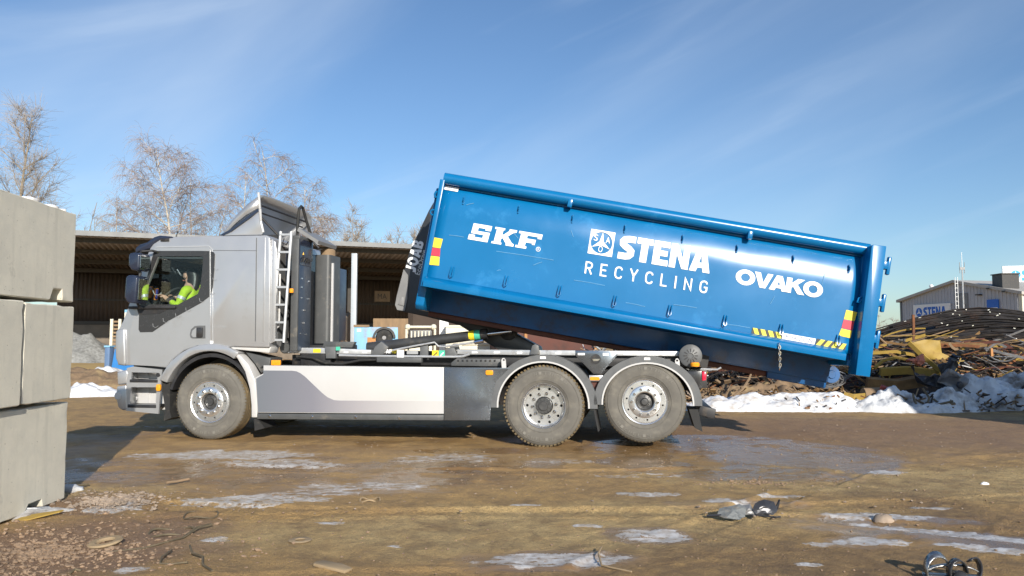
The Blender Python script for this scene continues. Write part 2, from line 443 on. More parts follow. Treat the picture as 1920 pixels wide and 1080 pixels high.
def circ(cx, cz, r, n=12):
    return [(cx + r * math.cos(2 * math.pi * i / n), cz + r * math.sin(2 * math.pi * i / n)) for i in range(n)]

def rrect(x0, x1, z0, z1, r, n=4):
    out = []
    for cx, cz, a in ((x1 - r, z1 - r, 0), (x0 + r, z1 - r, 90), (x0 + r, z0 + r, 180), (x1 - r, z0 + r, 270)):
        out += arc(cx, cz, r, r, a, a + 90, n)
    return out

# ------------------------------------------------------------------ lettering
def ribbon(pts, w):
    """closed outline of a thick polyline"""
    P = [Vector((p[0], p[1])) for p in pts]
    Ls, Rs = [], []
    for i, p in enumerate(P):
        d0 = (P[i] - P[i - 1]).normalized() if i > 0 else None
        d1 = (P[i + 1] - P[i]).normalized() if i < len(P) - 1 else None
        if d0 is None: d0 = d1
        if d1 is None: d1 = d0
        n0 = Vector((-d0.y, d0.x)); n1 = Vector((-d1.y, d1.x))
        m = (n0 + n1)
        m = m.normalized() if m.length > 1e-6 else n0
        k = w / 2 / max(0.4, m.dot(n0))
        Ls.append(p + m * k); Rs.append(p - m * k)
    return [(q.x, q.y) for q in Ls + Rs[::-1]]

def rc(x0, y0, x1, y1): return [(x0, y0), (x1, y0), (x1, y1), (x0, y1)]
def ell(cx, cy, rx, ry, n=28): return [(cx + rx * math.cos(2 * math.pi * i / n), cy + ry * math.sin(2 * math.pi * i / n)) for i in range(n)]

# glyph: (advance width, [(outer, [holes])...]); cap height 1
BOLD = {
 'S': (0.72, [(ribbon([(.68, .865), (.40, .865), (.24, .83), (.155, .735), (.17, .63), (.27, .55), (.45, .46), (.55, .37), (.55, .25), (.47, .17), (.33, .135), (.02, .135)], .27), [])]),
 'T': (0.68, [([(0, .75), (.19, .75), (.19, 0), (.48, 0), (.48, .75), (.67, .75), (.67, 1), (0, 1)], [])]),
 'E': (0.68, [([(0, 0), (.66, 0), (.66, .24), (.29, .24), (.29, .39), (.6, .39), (.6, .62), (.29, .62), (.29, .76), (.67, .76), (.67, 1), (0, 1)], [])]),
 'N': (0.82, [([(0, 0), (.26, 0), (.26, .58), (.54, 0), (.8, 0), (.8, 1), (.54, 1), (.54, .42), (.27, 1), (0, 1)], [])]),
 'A': (0.86, [([(0, 0), (.28, 0), (.33, .17), (.53, .17), (.57, 0), (.86, 0), (.6, 1), (.26, 1)], [[(.37, .38), (.49, .38), (.43, .72)]])]),
 'J': (0.52, [(ribbon([(.36, 1), (.36, .3), (.31, .17), (.2, .135), (0, .135)], .27), [])]),
 'O': (0.84, [(ell(.42, .5, .42, .51), [ell(.42, .5, .155, .27)])]),
 'B': (0.74, [([(0, 0), (.46, 0), (.62, .06), (.71, .18), (.71, .36), (.62, .49), (.55, .52), (.64, .6), (.68, .74), (.62, .9), (.5, .98), (.42, 1), (0, 1)],
               [[(.28, .2), (.42, .2), (.44, .29), (.42, .38), (.28, .38)], [(.28, .6), (.4, .6), (.42, .69), (.4, .78), (.28, .78)]])]),
}
WIDE = {
 'O': (1.16, [(ell(.58, .5, .58, .52), [ell(.58, .5, .27, .27)])]),
 'V': (1.0, [([(0, 1), (.35, 1), (.56, .36), (.78, 1), (1.1, 1), (.72, 0), (.38, 0)], [])]),
 'A': (1.06, [([(0, 0), (.33, 0), (.40, .17), (.70, .17), (.76, 0), (1.1, 0), (.72, 1), (.38, 1)], [[(.47, .38), (.63, .38), (.55, .66)]])]),
 'K': (1.08, [([(0, 0), (.32, 0), (.32, .36), (.42, .44), (.72, 0), (1.12, 0), (.66, .62), (1.06, 1), (.66, 1), (.32, .66), (.32, 1), (0, 1)], [])]),
}
SLAB = {
 'S': (1.12, [([(0, 0), (1, 0), (1, .58), (.38, .58), (.38, .78), (.74, .78), (.74, .68), (1.02, .68), (1.02, 1), (.08, 1), (.08, .39), (.7, .39), (.7, .2), (.3, .2), (.3, .32), (0, .32)], [])]),
 'K': (1.14, [([(0, 0), (.5, 0), (.5, .12), (.43, .12), (.43, .36), (.5, .4), (.72, .1), (.72, 0), (1.12, 0), (1.12, .14), (1.0, .2), (.72, .55), (.94, .8), (1.1, .86), (1.1, 1), (.72, 1), (.72, .88), (.5, .62), (.43, .6), (.43, .88), (.5, .88), (.5, 1), (0, 1), (0, .88), (.1, .88), (.1, .12), (0, .12)], [])]),
 'F': (1.2, [([(0, 0), (.55, 0), (.55, .14), (.46, .14), (.46, .38), (.78, .38), (.78, .3), (.92, .3), (.92, .62), (.46, .62), (.46, .8), (.98, .8), (.98, .7), (1.18, .7), (1.18, 1), (0, 1), (0, .86), (.12, .86), (.12, .14), (0, .14)], [])]),
}
def strokes(*paths, w=.125): return [(ribbon(p, w), []) for p in paths]
_C = [(.56, .74), (.52, .86), (.42, .935), (.30, .94), (.17, .89), (.085, .77), (.065, .6), (.065, .4), (.085, .23), (.17, .11), (.30, .06), (.42, .065), (.52, .14), (.56, .26)]
THIN = {
 'R': (.60, strokes([(.065, 0), (.065, .94), (.32, .94), (.46, .89), (.525, .79), (.525, .64), (.46, .53), (.32, .48), (.13, .48)], [(.33, .42), (.54, 0)])),
 'E': (.54, strokes([(.54, .94), (.065, .94), (.065, .06), (.54, .06)], [(.13, .5), (.47, .5)])),
 'C': (.60, strokes(_C)),
 'Y': (.62, strokes([(.03, 1), (.31, .42), (.31, 0)], [(.59, 1), (.345, .49)])),
 'L': (.52, strokes([(.065, 1), (.065, .06), (.52, .06)])),
 'I': (.13, strokes([(.065, 1), (.065, 0)])),
 'N': (.62, strokes([(.065, 0), (.065, .93), (.555, .07), (.555, 1)])),
 'G': (.62, strokes(_C[:-1] + [(.56, .26), (.56, .46), (.34, .46)])),
}
def word(mb, text, font, gap, to3, mi=0, th=0.002):
    """adds raised letters; to3(x, y, depth) maps text space (cap height 1) to 3D; returns total width"""
    x = 0
    for ch in text:
        adv, polys = font[ch]
        for outer, holes in polys:
            loops = [[(p[0] + x, p[1]) for p in outer]] + [[(p[0] + x, p[1]) for p in h] for h in holes]
            plate(mb, loops, to3, mi, th + .0006 * polys.index((outer, holes)))
        x += adv + gap
    return x - gap

def plate(mb, loops, to3, mi=0, th=0.002):
    flat = [p for L in loops for p in L]
    tris = tessellate_polygon([[Vector((p[0], p[1], 0)) for p in L] for L in loops])
    n = len(flat)
    vs = [to3(p[0], p[1], th) for p in flat] + [to3(p[0], p[1], 0) for p in flat]
    fs = [tuple(t) for t in tris]
    o = 0
    for L in loops:
        k = len(L)
        for i in range(k):
            j = (i + 1) % k
            fs.append((o + i, o + j, n + o + j, n + o + i))
        o += k
    mb.add(vs, fs, mi)

def text2d(body, spacing=1.0, offset=0.0):
    """flat triangles of a text set in Blender's built-in font, cap height about 0.7"""
    cu = bpy.data.curves.new("lettering_source", 'FONT')
    cu.body = body; cu.size = 1.0; cu.space_character = spacing; cu.offset = offset; cu.resolution_u = 4
    ob = bpy.data.objects.new("lettering_source", cu)
    C.objects.link(ob)
    dg = bpy.context.evaluated_depsgraph_get()
    ev = ob.evaluated_get(dg)
    me = ev.to_mesh()
    vs = [tuple(v.co) for v in me.vertices]
    fs = [tuple(p.vertices) for p in me.polygons]
    ev.to_mesh_clear()
    bpy.data.objects.remove(ob); bpy.data.curves.remove(cu)
    xs = [v[0] for v in vs]; ys = [v[1] for v in vs]
    x0, x1, y0, y1 = min(xs), max(xs), min(ys), max(ys)
    return [((v[0] - x0) / (x1 - x0), (v[1] - y0) / (y1 - y0)) for v in vs], fs

def text_on(mb, body, org, xax, yax, out, mi=0, spacing=1.0, offset=0.0):
    """places a word in the parallelogram org + xax*[0..1] + yax*[0..1], lifted by out"""
    vs, fs = text2d(body, spacing, offset)
    o, xa, ya, ou = Vector(org), Vector(xax), Vector(yax), Vector(out)
    mb.add([o + xa * a + ya * b + ou for a, b in vs], fs, mi)

# ================================================================== TRUCK
# local frame: x runs from the front axle to the rear, y away from the camera across the truck, z up
YAW = -0.15284
truck = empty('hooklift_truck', (-4.162, 10.804, 0), (0, 0, YAW))
tag(truck, 'silver three axle hooklift truck carrying the tilted blue container', 'truck')

# ---- cab shell (hollow, with real window and windscreen openings)
cab_prof = [(-1.403, 1.020), (-1.448, 1.350), (-1.429, 1.485), (-1.344, 1.635), (-1.291, 1.778), (-1.112, 2.305), (-0.930, 2.742), (-0.818, 2.800), (-0.573, 2.818), (-0.009, 2.817), (0.783, 2.812), (0.831, 2.774),
            (0.850, 1.934), (0.857, 1.270), (0.319, 1.284), (0.233, 1.262), (0.034, 1.299), (-0.188, 1.291), (-0.402, 1.224), (-0.551, 1.113), (-0.652, 0.987), (-1.001, 1.007)]
glass_poly = [(-0.834, 2.547), (-0.161, 2.535), (-0.144, 2.509), (-0.154, 2.315), (-0.180, 2.091), (-0.209, 2.010), (-0.503, 1.863), (-0.998, 1.867), (-1.033, 1.904), (-0.992, 2.137)]
def shrink(poly, k):
    cx = sum(p[0] for p in poly) / len(poly); cz = sum(p[1] for p in poly) / len(poly)
    return [(cx + (p[0] - cx) * k[0], cz + (p[1] - cz) * k[1]) for p in poly]
def boolean(base, cutter, op='DIFFERENCE'):
    md = base.modifiers.new("cut", 'BOOLEAN'); md.operation = op; md.object = cutter; md.solver = 'EXACT'
    dg = bpy.context.evaluated_depsgraph_get()
    me = bpy.data.meshes.new_from_object(base.evaluated_get(dg))
    base.modifiers.clear()
    old = base.data; base.data = me; bpy.data.meshes.remove(old)
    bpy.data.objects.remove(cutter)
ex = 1.25
outer = MB().prism(cab_prof, 0.0, 2.42).build('cab_body', M['silver'], truck, bevel=0.045, seg=3, smooth=False,
        cond=lambda e: (e.verts[0].co.z + e.verts[1].co.z) / 2 > 1.22 or (e.verts[0].co.x + e.verts[1].co.x) / 2 < -1.0)
inner_poly = [(-1.340, 1.110), (-1.362, 1.463), (-1.194, 1.838), (-0.880, 2.718), (-0.571, 2.757), (0.769, 2.753), (0.798, 1.496), (0.106, 1.556), (-0.527, 1.350), (-0.761, 1.112)]
boolean(outer, MB().prism(inner_poly, 0.05, 2.37).build('cutter', M['interior'], truck, smooth=False))
boolean(outer, MB().prism(glass_poly, -0.2, 2.6).build('cutter', M['interior'], truck, smooth=False))
ws = [(-1.399, 1.802), (-1.045, 1.799), (-0.814, 2.686), (-1.126, 2.692)]
boolean(outer, MB().prism(ws, 0.14, 2.28).build('cutter', M['interior'], truck, smooth=False))
outer.data.polygons.foreach_set("use_smooth", [True] * len(outer.data.polygons))
outer.data.set_sharp_from_angle(angle=R(30))
# interior lining so the inside reads dark
lin = MB().prism(shrink(inner_poly, (0.985, 0.985)), 2.30, 2.36)
lin.box(*[0.70, 0.76], 0.06, 2.36, 1.3, 2.70)
lin.box(-0.72, 0.74, 0.06, 2.36, 2.70, 2.73)
lin.build('cab_lining', M['interior'], truck)
MB().prism([(-1.274, 1.771), (-1.096, 2.305), (-0.969, 2.659), (-0.919, 2.658), (-1.047, 2.304), (-1.225, 1.770)], 0.15, 2.27).build('windscreen', M['glass'], truck)

# ---- door
door = [(-0.895, 2.654), (-0.076, 2.658), (-0.047, 2.627), (-0.024, 1.941), (-0.010, 1.306), (-0.188, 1.298), (-0.402, 1.232), (-0.559, 1.120), (-0.660, 0.998), (-1.198, 1.021), (-1.238, 1.462), (-1.144, 1.815), (-1.028, 2.251)]
door_o = MB().prism(door, -0.007, 0.004, holes=[glass_poly]).build('door', M['silver'], truck)
trim_a = [(-0.894, 2.623), (-0.163, 2.610), (-0.055, 2.605), (-0.036, 1.971), (-0.158, 1.883), (-0.633, 1.640), (-0.879, 1.481), (-1.067, 1.477), (-1.092, 1.515), (-1.095, 1.815), (-1.037, 2.040), (-0.959, 2.379)]
MB().prism(trim_a, -0.013, -0.0065, holes=[glass_poly]).build('window_trim', M['trim'], door_o)
MB().prism([(-0.034, 2.601), (0.006, 2.592), (0.027, 2.558), (0.022, 2.312), (0.004, 2.082), (-0.014, 2.015)], -0.012, 0.004).build('rear_trim', M['trim'], truck)
MB().prism([(p[0], p[1]) for p in shrink(glass_poly, (1.02, 1.02))], 0.012, 0.018).build('window_glass', M['glass'], door_o)
# top weather strip and frame edge of the side window
MB().prism([(-0.842, 2.551), (-0.153, 2.539), (-0.160, 2.505), (-0.849, 2.520)], 0.02, 0.03).build('sun_blind', M['grey'], door_o)
# hexagon print on the black trim
hx = MB()
for hcx, hcy, rr_ in ((372, 559, 6), (345, 577, 6), (325, 588, 6.5), (300, 597, 6.5), (279, 607, 6), (399, 500, 4), (392, 545, 5.5), (396, 520, 4)):
    pts = []
    for q in range(4):
        a = R(60 * q + 20)
        pts.append((hcx + rr_ * math.cos(a), hcy + rr_ * math.sin(a)))
    # each pixel of the drawing is about 7.3 mm on the door
    P = [(-0.0145 * 0 + (p[0] - 391) * 0.00745, -0.0145, 0.515 + (753 - p[1]) * 0.00732) for p in pts]
    hx.tube(P, 0.0025, 4)
tag(hx.build('hexagon_print', M['print_grey'], door_o), kind='stuff')
MB().box(*((-1.244, 1.838)[0], (-0.526, 1.833)[0]), -0.05, -0.012, (-0.784, 1.805)[1], (-0.786, 1.843)[1]).build('window_sill', M['black'], door_o, bevel=0.008)
MB().prism([(-1.128, 1.815), (-0.622, 1.815), (-0.782, 1.738), (-1.092, 1.725)], -0.02, -0.012).build('lower_window_shade', M['black'], door_o)
# handle recess
MB().prism([(-0.313, 1.446), (-0.299, 1.513), (-0.244, 1.561), (-0.188, 1.568), (-0.085, 1.568), (-0.080, 1.391), (-0.279, 1.391), (-0.303, 1.405)], -0.013, -0.006).build('handle_recess', M['grey'], door_o)
hb = MB(); hb.box((-0.202, 1.498)[0], (-0.115, 1.498)[0], -0.045, -0.012, (-0.168, 1.409)[1], (-0.172, 1.542)[1])
hb.build('door_handle', M['trim'], door_o, bevel=0.008)
MB().prism([(-0.288, 1.439), (-0.274, 1.498), (-0.227, 1.535), (-0.211, 1.535), (-0.208, 1.409), (-0.264, 1.409)], -0.016, -0.012).build('handle_cup', M['silver'], door_o)
# roof gutter line
gl = MB(); gl.bar((-0.878, -0.002, 2.676), (-0.067, -0.002, 2.676), 0.012, 0.012); gl.bar((-0.067, -0.002, 2.676), (-0.018, -0.002, 2.626), 0.012, 0.012)
gl.bar((-0.018, -0.002, 2.626), (0.026, -0.002, 1.350), 0.008, 0.008)
gl.build('door_seal', M['galv'], truck)
# printed word behind the door
lt = MB()
text_on(lt, "ELECTRIC", (-0.018, -0.004, 1.534), ((0.218, 1.534)[0] - (-0.020, 1.534)[0], 0, (0.217, 1.541)[1] - (-0.020, 1.534)[1]), (0, 0, 0.035), (0, 0, 0), spacing=1.3)
lt.build('lettering', M['print_grey'], truck)
MB().box((-0.047, 1.350)[0], (0.033, 1.350)[0], -0.004, 0.001, (-0.006, 1.321)[1], (-0.007, 1.357)[1]).build('sticker', M['vinyl'], truck)
# upper body seam and rear corner strips
sm = MB(); sm.bar((-0.011, 0.000, 2.615), (0.632, 0.000, 2.600), 0.007, 0.007); sm.build('body_seam', M['grey'], truck)
cs = MB(); cs.bar((0.639, 0.000, 2.778), (0.654, 0.000, 1.350), 0.012, 0.012); cs.build('corner_strip', M['grey'], truck)
cs = MB(); cs.bar((0.762, -0.002, 2.783), (0.771, -0.002, 1.350), 0.02, 0.014); cs.build('corner_strip', M['silver'], truck, bevel=0.004)
cs = MB(); cs.prism([(0.839, 2.766), (0.895, 2.728), (0.921, 2.595), (0.925, 1.350), (0.849, 1.314)], 0.03, 0.10); cs.build('rear_fairing', M['silver'], truck, bevel=0.012)
# lower sill under rear cab
sb_ = MB(); sb_.prism([(-0.077, 1.306), (0.319, 1.291), (0.865, 1.277), (0.836, 1.190), (0.351, 1.240), (-0.060, 1.276)], 0.04, 0.3); sb_.build('cab_sill', M['silver_light'], truck, bevel=0.01)
# rear wall details
rw = MB()
rw.box(0.845, 0.86, 0.25, 2.2, 1.35, 2.70)
rw.build('cab_rear_panel', M['midgrey'], truck, bevel=0.004)
MB().box(0.86, 0.868, 0.45, 2.1, 2.28, 2.68).build('rear_sheet', M['navy'], truck)
hr = MB(); hr.tube([(0.88, .13, 1.52), (0.93, .13, 1.56), (0.93, .13, 2.28), (0.88, .13, 2.32)], .014, 8); hr.build('grab_rail', M['silver_light'], truck)
hr = MB(); hr.tube([(0.9, .5, 1.4), (0.95, .5, 1.7), (0.95, .5, 2.3)], .02, 8); hr.tube([(0.95, .3, 1.75), (0.95, 1.0, 1.75)], .02, 8); hr.build('rear_pipe', M['black'], truck)

# ---- nose corner, visor, mirrors
MB().prism([(-1.437, 1.275), (-1.437, 1.485), (-1.405, 1.523), (-1.298, 1.530), (-1.264, 1.051), (-1.279, 1.006), (-1.378, 1.021), (-1.423, 1.110)], -0.03, 0.35).build('corner_panel', M['silver'], truck, bevel=0.025, seg=3)
MB().prism([(-1.299, 1.560), (-1.240, 1.951), (-1.207, 1.951), (-1.217, 1.770), (-1.266, 1.545)], 0.02, 0.1).build('nose_edge', M['navy'], truck, bevel=0.006)
vis = [(-1.189, 2.594), (-1.183, 2.670), (-1.127, 2.715), (-1.021, 2.743), (-0.900, 2.821), (-0.819, 2.842), (-0.639, 2.823), (-0.605, 2.803), (-0.801, 2.784), (-0.913, 2.718), (-0.960, 2.659), (-1.124, 2.624)]
MB().prism(vis, -0.01, 2.42).build('sun_visor', M['navy'], truck, bevel=0.012)
mk = MB(); mk.box((-0.801, 2.807)[0], (-0.671, 2.805)[0], -0.02, 0.03, (-0.775, 2.754)[1], (-0.777, 2.799)[1]); mk.build('roof_marker', M['black'], truck, bevel=0.008)
mu_ = MB().prism([(-1.043, 2.530), (-1.012, 2.559), (-0.907, 2.561), (-0.882, 2.527), (-0.884, 2.350), (-0.915, 2.313), (-0.996, 2.322), (-1.038, 2.382)], -0.36, -0.1).build('mirror', M['navy'], truck, bevel=0.03, seg=3)
MB().box((-0.886, 2.527)[0], (-0.878, 2.527)[0] + 0.004, -0.335, -0.125, (-0.900, 2.357)[1], (-0.906, 2.520)[1]).build('mirror_glass', M['mirror'], mu_)
ml_ = MB().prism([(-1.056, 2.219), (-1.033, 2.248), (-0.929, 2.250), (-0.887, 2.209), (-0.901, 1.922), (-0.931, 1.863), (-1.028, 1.879), (-1.071, 1.953)], -0.38, -0.1).build('mirror', M['navy'], truck, bevel=0.035, seg=3)
MB().prism([(-0.883, 2.202), (-0.875, 2.202), (-0.885, 1.922), (-0.893, 1.922)], -0.35, -0.13).build('mirror_glass', M['mirror'], ml_)
ma = MB(); ma.tube([(-0.985, -0.200, 2.561), (-0.989, -0.150, 2.604), (-0.868, -0.100, 2.615), (-0.827, 0.000, 2.603)], .017, 8)
ma.tube([(-0.964, -0.220, 2.336), (-0.954, -0.220, 2.291), (-0.960, -0.220, 2.232)], .02, 8)
ma.tube([(-0.993, -0.200, 1.879), (-0.993, -0.150, 1.815), (-1.016, -0.020, 1.813)], .018, 8)
ma.build('mirror_arm', M['black'], truck)

# ---- steps under the door, bumper
st_out = [(-1.261, 0.976), (-1.164, 0.999), (-0.723, 0.957), (-0.734, 0.794), (-0.759, 0.345), (-1.256, 0.382)]
st_h1 = [(-1.186, 0.917), (-0.779, 0.912), (-0.792, 0.823), (-1.190, 0.813)]
st_h2 = [(-1.186, 0.709), (-0.796, 0.712), (-0.804, 0.476), (-1.202, 0.472)]
MB().prism(st_out, 0.0, 0.03, holes=[st_h1, st_h2]).build('step_frame', M['silver'], truck)
sw = MB(); sw.box((-1.250, 0.679)[0], (-0.747, 0.683)[0], 0.22, 0.24, (-0.979, 0.386)[1], (-1.000, 0.978)[1])
sw.prism([(-1.210, 0.902), (-1.063, 0.903), (-1.045, 0.400), (-1.224, 0.397)], 0.21, 0.22)
sw.build('step_back_plate', M['silver_light'], truck)
tr_ = MB().box((-1.206, 0.805)[0], (-0.783, 0.809)[0], -0.01, 0.21, (-0.993, 0.777)[1], (-0.994, 0.818)[1]); tr_.build('step_tread', M['black'], truck, bevel=0.005)
tr_ = MB().box((-1.226, 0.457)[0], (-0.796, 0.462)[0], -0.01, 0.21, (-0.981, 0.426)[1], (-0.982, 0.471)[1]); tr_.build('step_tread', M['black'], truck, bevel=0.005)
kn = MB().lathe([(0.0, -.02), (.035, -.02), (.04, .01), (.0, .012)], 16, ((-1.255, 0.540)[0], .19, (-1.255, 0.540)[1])); kn.build('filler_cap', M['chrome'], truck)
kn = MB().lathe([(0.0, -.01), (.028, -.01), (.03, .02)], 14, ((-0.778, 0.883)[0], -0.004, (-0.778, 0.883)[1])); kn.build('plug', M['black'], truck)
MB().prism(rrect((-0.787, 0.683)[0], (-0.722, 0.684)[0], (-0.754, 0.661)[1], (-0.757, 0.757)[1], 0.025), -0.035, 0.0).build('side_marker_lamp', M['amber'], truck, bevel=0.006)
MB().prism([(-1.407, 0.916), (-1.261, 0.954), (-1.234, 0.902), (-1.253, 0.760), (-1.392, 0.737)], -0.01, 0.5).build('bumper_corner', M['silver'], truck, bevel=0.02, seg=3)
bl_ = MB().prism([(-1.407, 0.700), (-1.392, 0.722), (-1.261, 0.738), (-1.240, 0.397), (-1.305, 0.389), (-1.372, 0.425), (-1.401, 0.529)], -0.005, 0.5).build('bumper', M['silver'], truck, bevel=0.02, seg=3)
MB().lathe([(.0, -.02), (.05, -.015), (.06, .0), (.06, .05)], 20, ((-1.378, 0.588)[0], 0.0, (-1.378, 0.588)[1])).build('fog_lamp', M['silver_light'], truck)
MB().box(-1.36, 1.15 - 2.0, 0.3, 2.3, 0.38, 1.0).build('front_crossmember', M['black'], truck)
MB().box((-1.196, 0.977)[0], (-0.660, 0.979)[0], 0.06, 0.3, (-0.999, 0.963)[1], (-1.002, 1.022)[1] + .01).build('door_gap', M['black'], truck)
bfr = MB(); bfr.box(-1.35, -0.9, 2.1, 2.5, 0.4, 1.0); bfr.box(-1.38, -1.2, 0.45, 2.4, 0.4, 1.05); bfr.build('bumper_beam', M['silver'], truck, bevel=0.02)

# ---- front wheel arch and fenders
wa = arc(0.0, 0.515, 0.675, 0.70, 158, 58, 18)
wo = arc(0.0, 0.515, 0.80, 0.80, 58, 158, 18)
MB().prism(wa + wo, -0.03, 0.34).build('front_fender', M['silver'], truck, bevel=0.012)
# rear half of the front mudguard
inn = [(0.234, 1.233), (0.386, 1.123), (0.508, 0.935), (0.584, 0.696), (0.612, 0.479), (0.617, 0.314)]
outp = [(0.702, 0.315), (0.694, 0.625), (0.658, 0.827), (0.560, 1.029), (0.448, 1.145), (0.281, 1.240)]
MB().prism(inn + outp, 0.0, 0.42).build('rear_mudguard', M['silver_light'], truck, bevel=0.015, seg=3)
MB().prism([(0.446, 1.204), (0.822, 1.118), (0.795, 0.958), (0.687, 0.914), (0.591, 1.044)], 0.12, 0.5).build('mudguard_bracket', M['midgrey'], truck, bevel=0.008)
MB().prism([(0.648, 0.300), (0.702, 0.300), (0.805, 0.173), (0.660, 0.134)], 0.02, 0.40).build('mudflap', M['rubber'], truck)
MB().prism([(-0.732, 0.957), (-0.624, 0.869), (-0.624, 0.391), (-0.589, 0.288), (-0.708, 0.243), (-0.688, 0.390), (-0.747, 0.683)], 0.05, 0.45).build('wheel_arch_liner', M['rubber'], truck)
al = MB().prism(arc(0, .515, .60, .62, 165, 20, 16) + arc(0, .515, .64, .67, 20, 165, 16), 0.03, 0.55); al.build('wheel_arch_shell', M['black'], truck)

# ---- wheels
M['sidewall_print'] = mat('worn_sidewall_print', (0.19, 0.18, 0.16), .9, 0, .15, 8)
def tyre_profile(lug):
    g = 0.010
    P = [(.288, .035), (.30, .018), (.34, .006), (.40, .0), (.45, .006), (.485, .022), (.505, .04), (.517, .062)]
    m = [0] * 7
    y = .062
    for a in (.105, .155, .205, .255):
        P += [(.52, a - .010), (.52 - g, a - .006), (.52 - g, a + .006), (.52, a + .010)]
        m += [1, 1, 1, 1]
    P += [(.52, .30), (.505, .322), (.48, .34), (.40, .355), (.32, .345), (.288, .33)]
    m += [1, 1, 0, 0, 0, 0]
    return P, m
def ring_holes(r, n, hr, off=0.0, k=8):
    return [circ(r * math.cos(off + 2 * math.pi * i / n), r * math.sin(off + 2 * math.pi * i / n), hr, k) for i in range(n)]
def make_wheel(kind, loc, rot=0.0, spin=0.0):
    P, mi = tyre_profile(kind)
    mb = MB().lathe(P, 56, (0, 0, 0), mi)
    if kind == 'drive':
        for i in range(64):
            a = 2 * math.pi * i / 64
            for (ya, yb) in ((.03, .095), (.245, .33)):
                ca, sa = math.cos(a), math.sin(a)
                t = Vector((-sa, 0, ca)); rv = Vector((ca, 0, sa))
                mb.bar(rv * .512 + Vector((0, ya, 0)), rv * .518 + Vector((0, yb, 0)) + t * .008, .028, .022, 1, up=rv)
    else:
        for i in range(72):
            a = 2 * math.pi * i / 72
            ca, sa = math.cos(a), math.sin(a)
            rv = Vector((ca, 0, sa))
            mb.bar(rv * .507 + Vector((0, .04, 0)), rv * .516 + Vector((0, .085, 0)), .012, .014, 1, up=rv)
    tyre = mb.build('wheel', [M['sidewall'], M['tread']], truck, ang=40)
    tyre.location = loc; tyre.rotation_euler = (0, spin, rot)
    # raised sidewall rings
    sr = MB()
    for r_ in (.335, .462):
        sr.lathe([(r_ - .006, .006), (r_ - .003, -.001), (r_ + .003, -.001), (r_ + .006, .006)], 56, (0, 0.002 if r_ < .4 else 0.006, 0))
    sr.build('sidewall_ring', M['sidewall'], tyre)
    lt_ = MB()
    for wd_, a0 in (("MICHELIN", 238), ("MICHELIN", 58)):
        for q, ch_ in enumerate(wd_):
            gv, gf = text2d(ch_)
            am = R(a0 + 8.2 * q)
            lt_.add([((.405 + .036 * b) * math.cos(am + (a - .5) * .085), -.0035, (.405 + .036 * b) * math.sin(am + (a - .5) * .085)) for a, b in [(x_, 1 - y_) for x_, y_ in gv]], gf)
    tag(lt_.build('sidewall_lettering', M['sidewall_print'], tyre, fix=False, smooth=False), kind='stuff')
    if kind == 'drive':
        rim = MB().lathe([(.288, .05), (.292, .022), (.284, .012), (.272, .022), (.258, .05), (.252, .10)], 56)
        holes = [circ(0, 0, .115, 28)] + ring_holes(.222, 10, .018, 0.2)
        rim.prism(circ(0, 0, .262, 56), .115, .128, holes=holes)
        rim.build('rim', M['alloy'], tyre)
        nut_y, nr, hubr = .108, .155, .112
        hb_ = MB().lathe([(.0, .002), (.055, .002), (.058, .008), (.060, .022), (.098, .024), (.104, .032), (.106, .14)], 28, (0, .0, 0))
        for i in range(12):
            a = 2 * math.pi * i / 12
            hb_.lathe([(0, -.006), (.011, -.006), (.012, .012)], 6, (.085 * math.cos(a), .02, .085 * math.sin(a)))
        hb_.build('hub', M['hub'], tyre)
    else:
        rim = MB().lathe([(.288, .05), (.292, .022), (.284, .010), (.272, .016), (.262, .024), (.246, .020)], 56)
        holes = [circ(0, 0, .205, 40)] + ring_holes(.2275, 10, .0125, 0.15)
        rim.prism(circ(0, 0, .262, 56), .012, .03, holes=holes)
        rim.lathe([(.205, .012), (.198, .0), (.19, -.004), (.13, -.004), (.118, .004), (.112, .03), (.108, .055)], 56)
        rim.build('rim', M['alloy'], tyre)
        nut_y, nr = -.004, .160
        hb_ = MB().lathe([(.0, -.005 if kind == 'tag' else .012), (.038, .0 if kind == 'tag' else .012), (.046, .012), (.05, .04), (.09, .05), (.115, .06)], 26, (0, .01, 0))
        for i in range(8):
            a = 2 * math.pi * i / 8 + .3
            hb_.lathe([(0, -.006), (.007, -.006), (.008, .012)], 6, (.07 * math.cos(a), .052, .07 * math.sin(a)))
        hb_.build('hub', M['hub'], tyre)
    nut = None
    for i in range(10):
        a = 2 * math.pi * i / 10 + 0.31
        if nut is None:
            nut = MB().lathe([(.0, -.03), (.010, -.03), (.0165, -.022), (.018, .0), (.022, .004)], 10).build('wheel_nut', M['chrome'], tyre); nn = nut
        else:
            nn = nut.copy(); C.objects.link(nn)
        nn.location = (nr * math.cos(a), nut_y, nr * math.sin(a))
    bk = MB(); bk.lathe([(0, .17), (.25, .17), (.262, .10)], 24); bk.build('brake_drum', M['rubber'], tyre)
    return tyre
w1 = make_wheel('front', (0, -0.01, .52), spin=.1)
w2 = make_wheel('drive', (4.62, -0.02, .52), spin=.2)
w3 = make_wheel('tag', (5.905, 0.0, .588), spin=.33)
for w_, x_, z_ in ((w1, 0, .52), (w2, 4.62, .52), (w3, 5.905, .588)):
    d_ = dup(w_, truck); d_.location = (x_, 2.51, z_); d_.rotation_euler = (0, 0, math.pi)

ax = MB()
for x_, z_ in ((0, .52), (4.62, .52), (5.9, .588)):
    ax.tube([(x_, .3, z_), (x_, 2.2, z_)], .07, 10)
tag(ax.build('axles', M['black'], truck), kind='stuff')

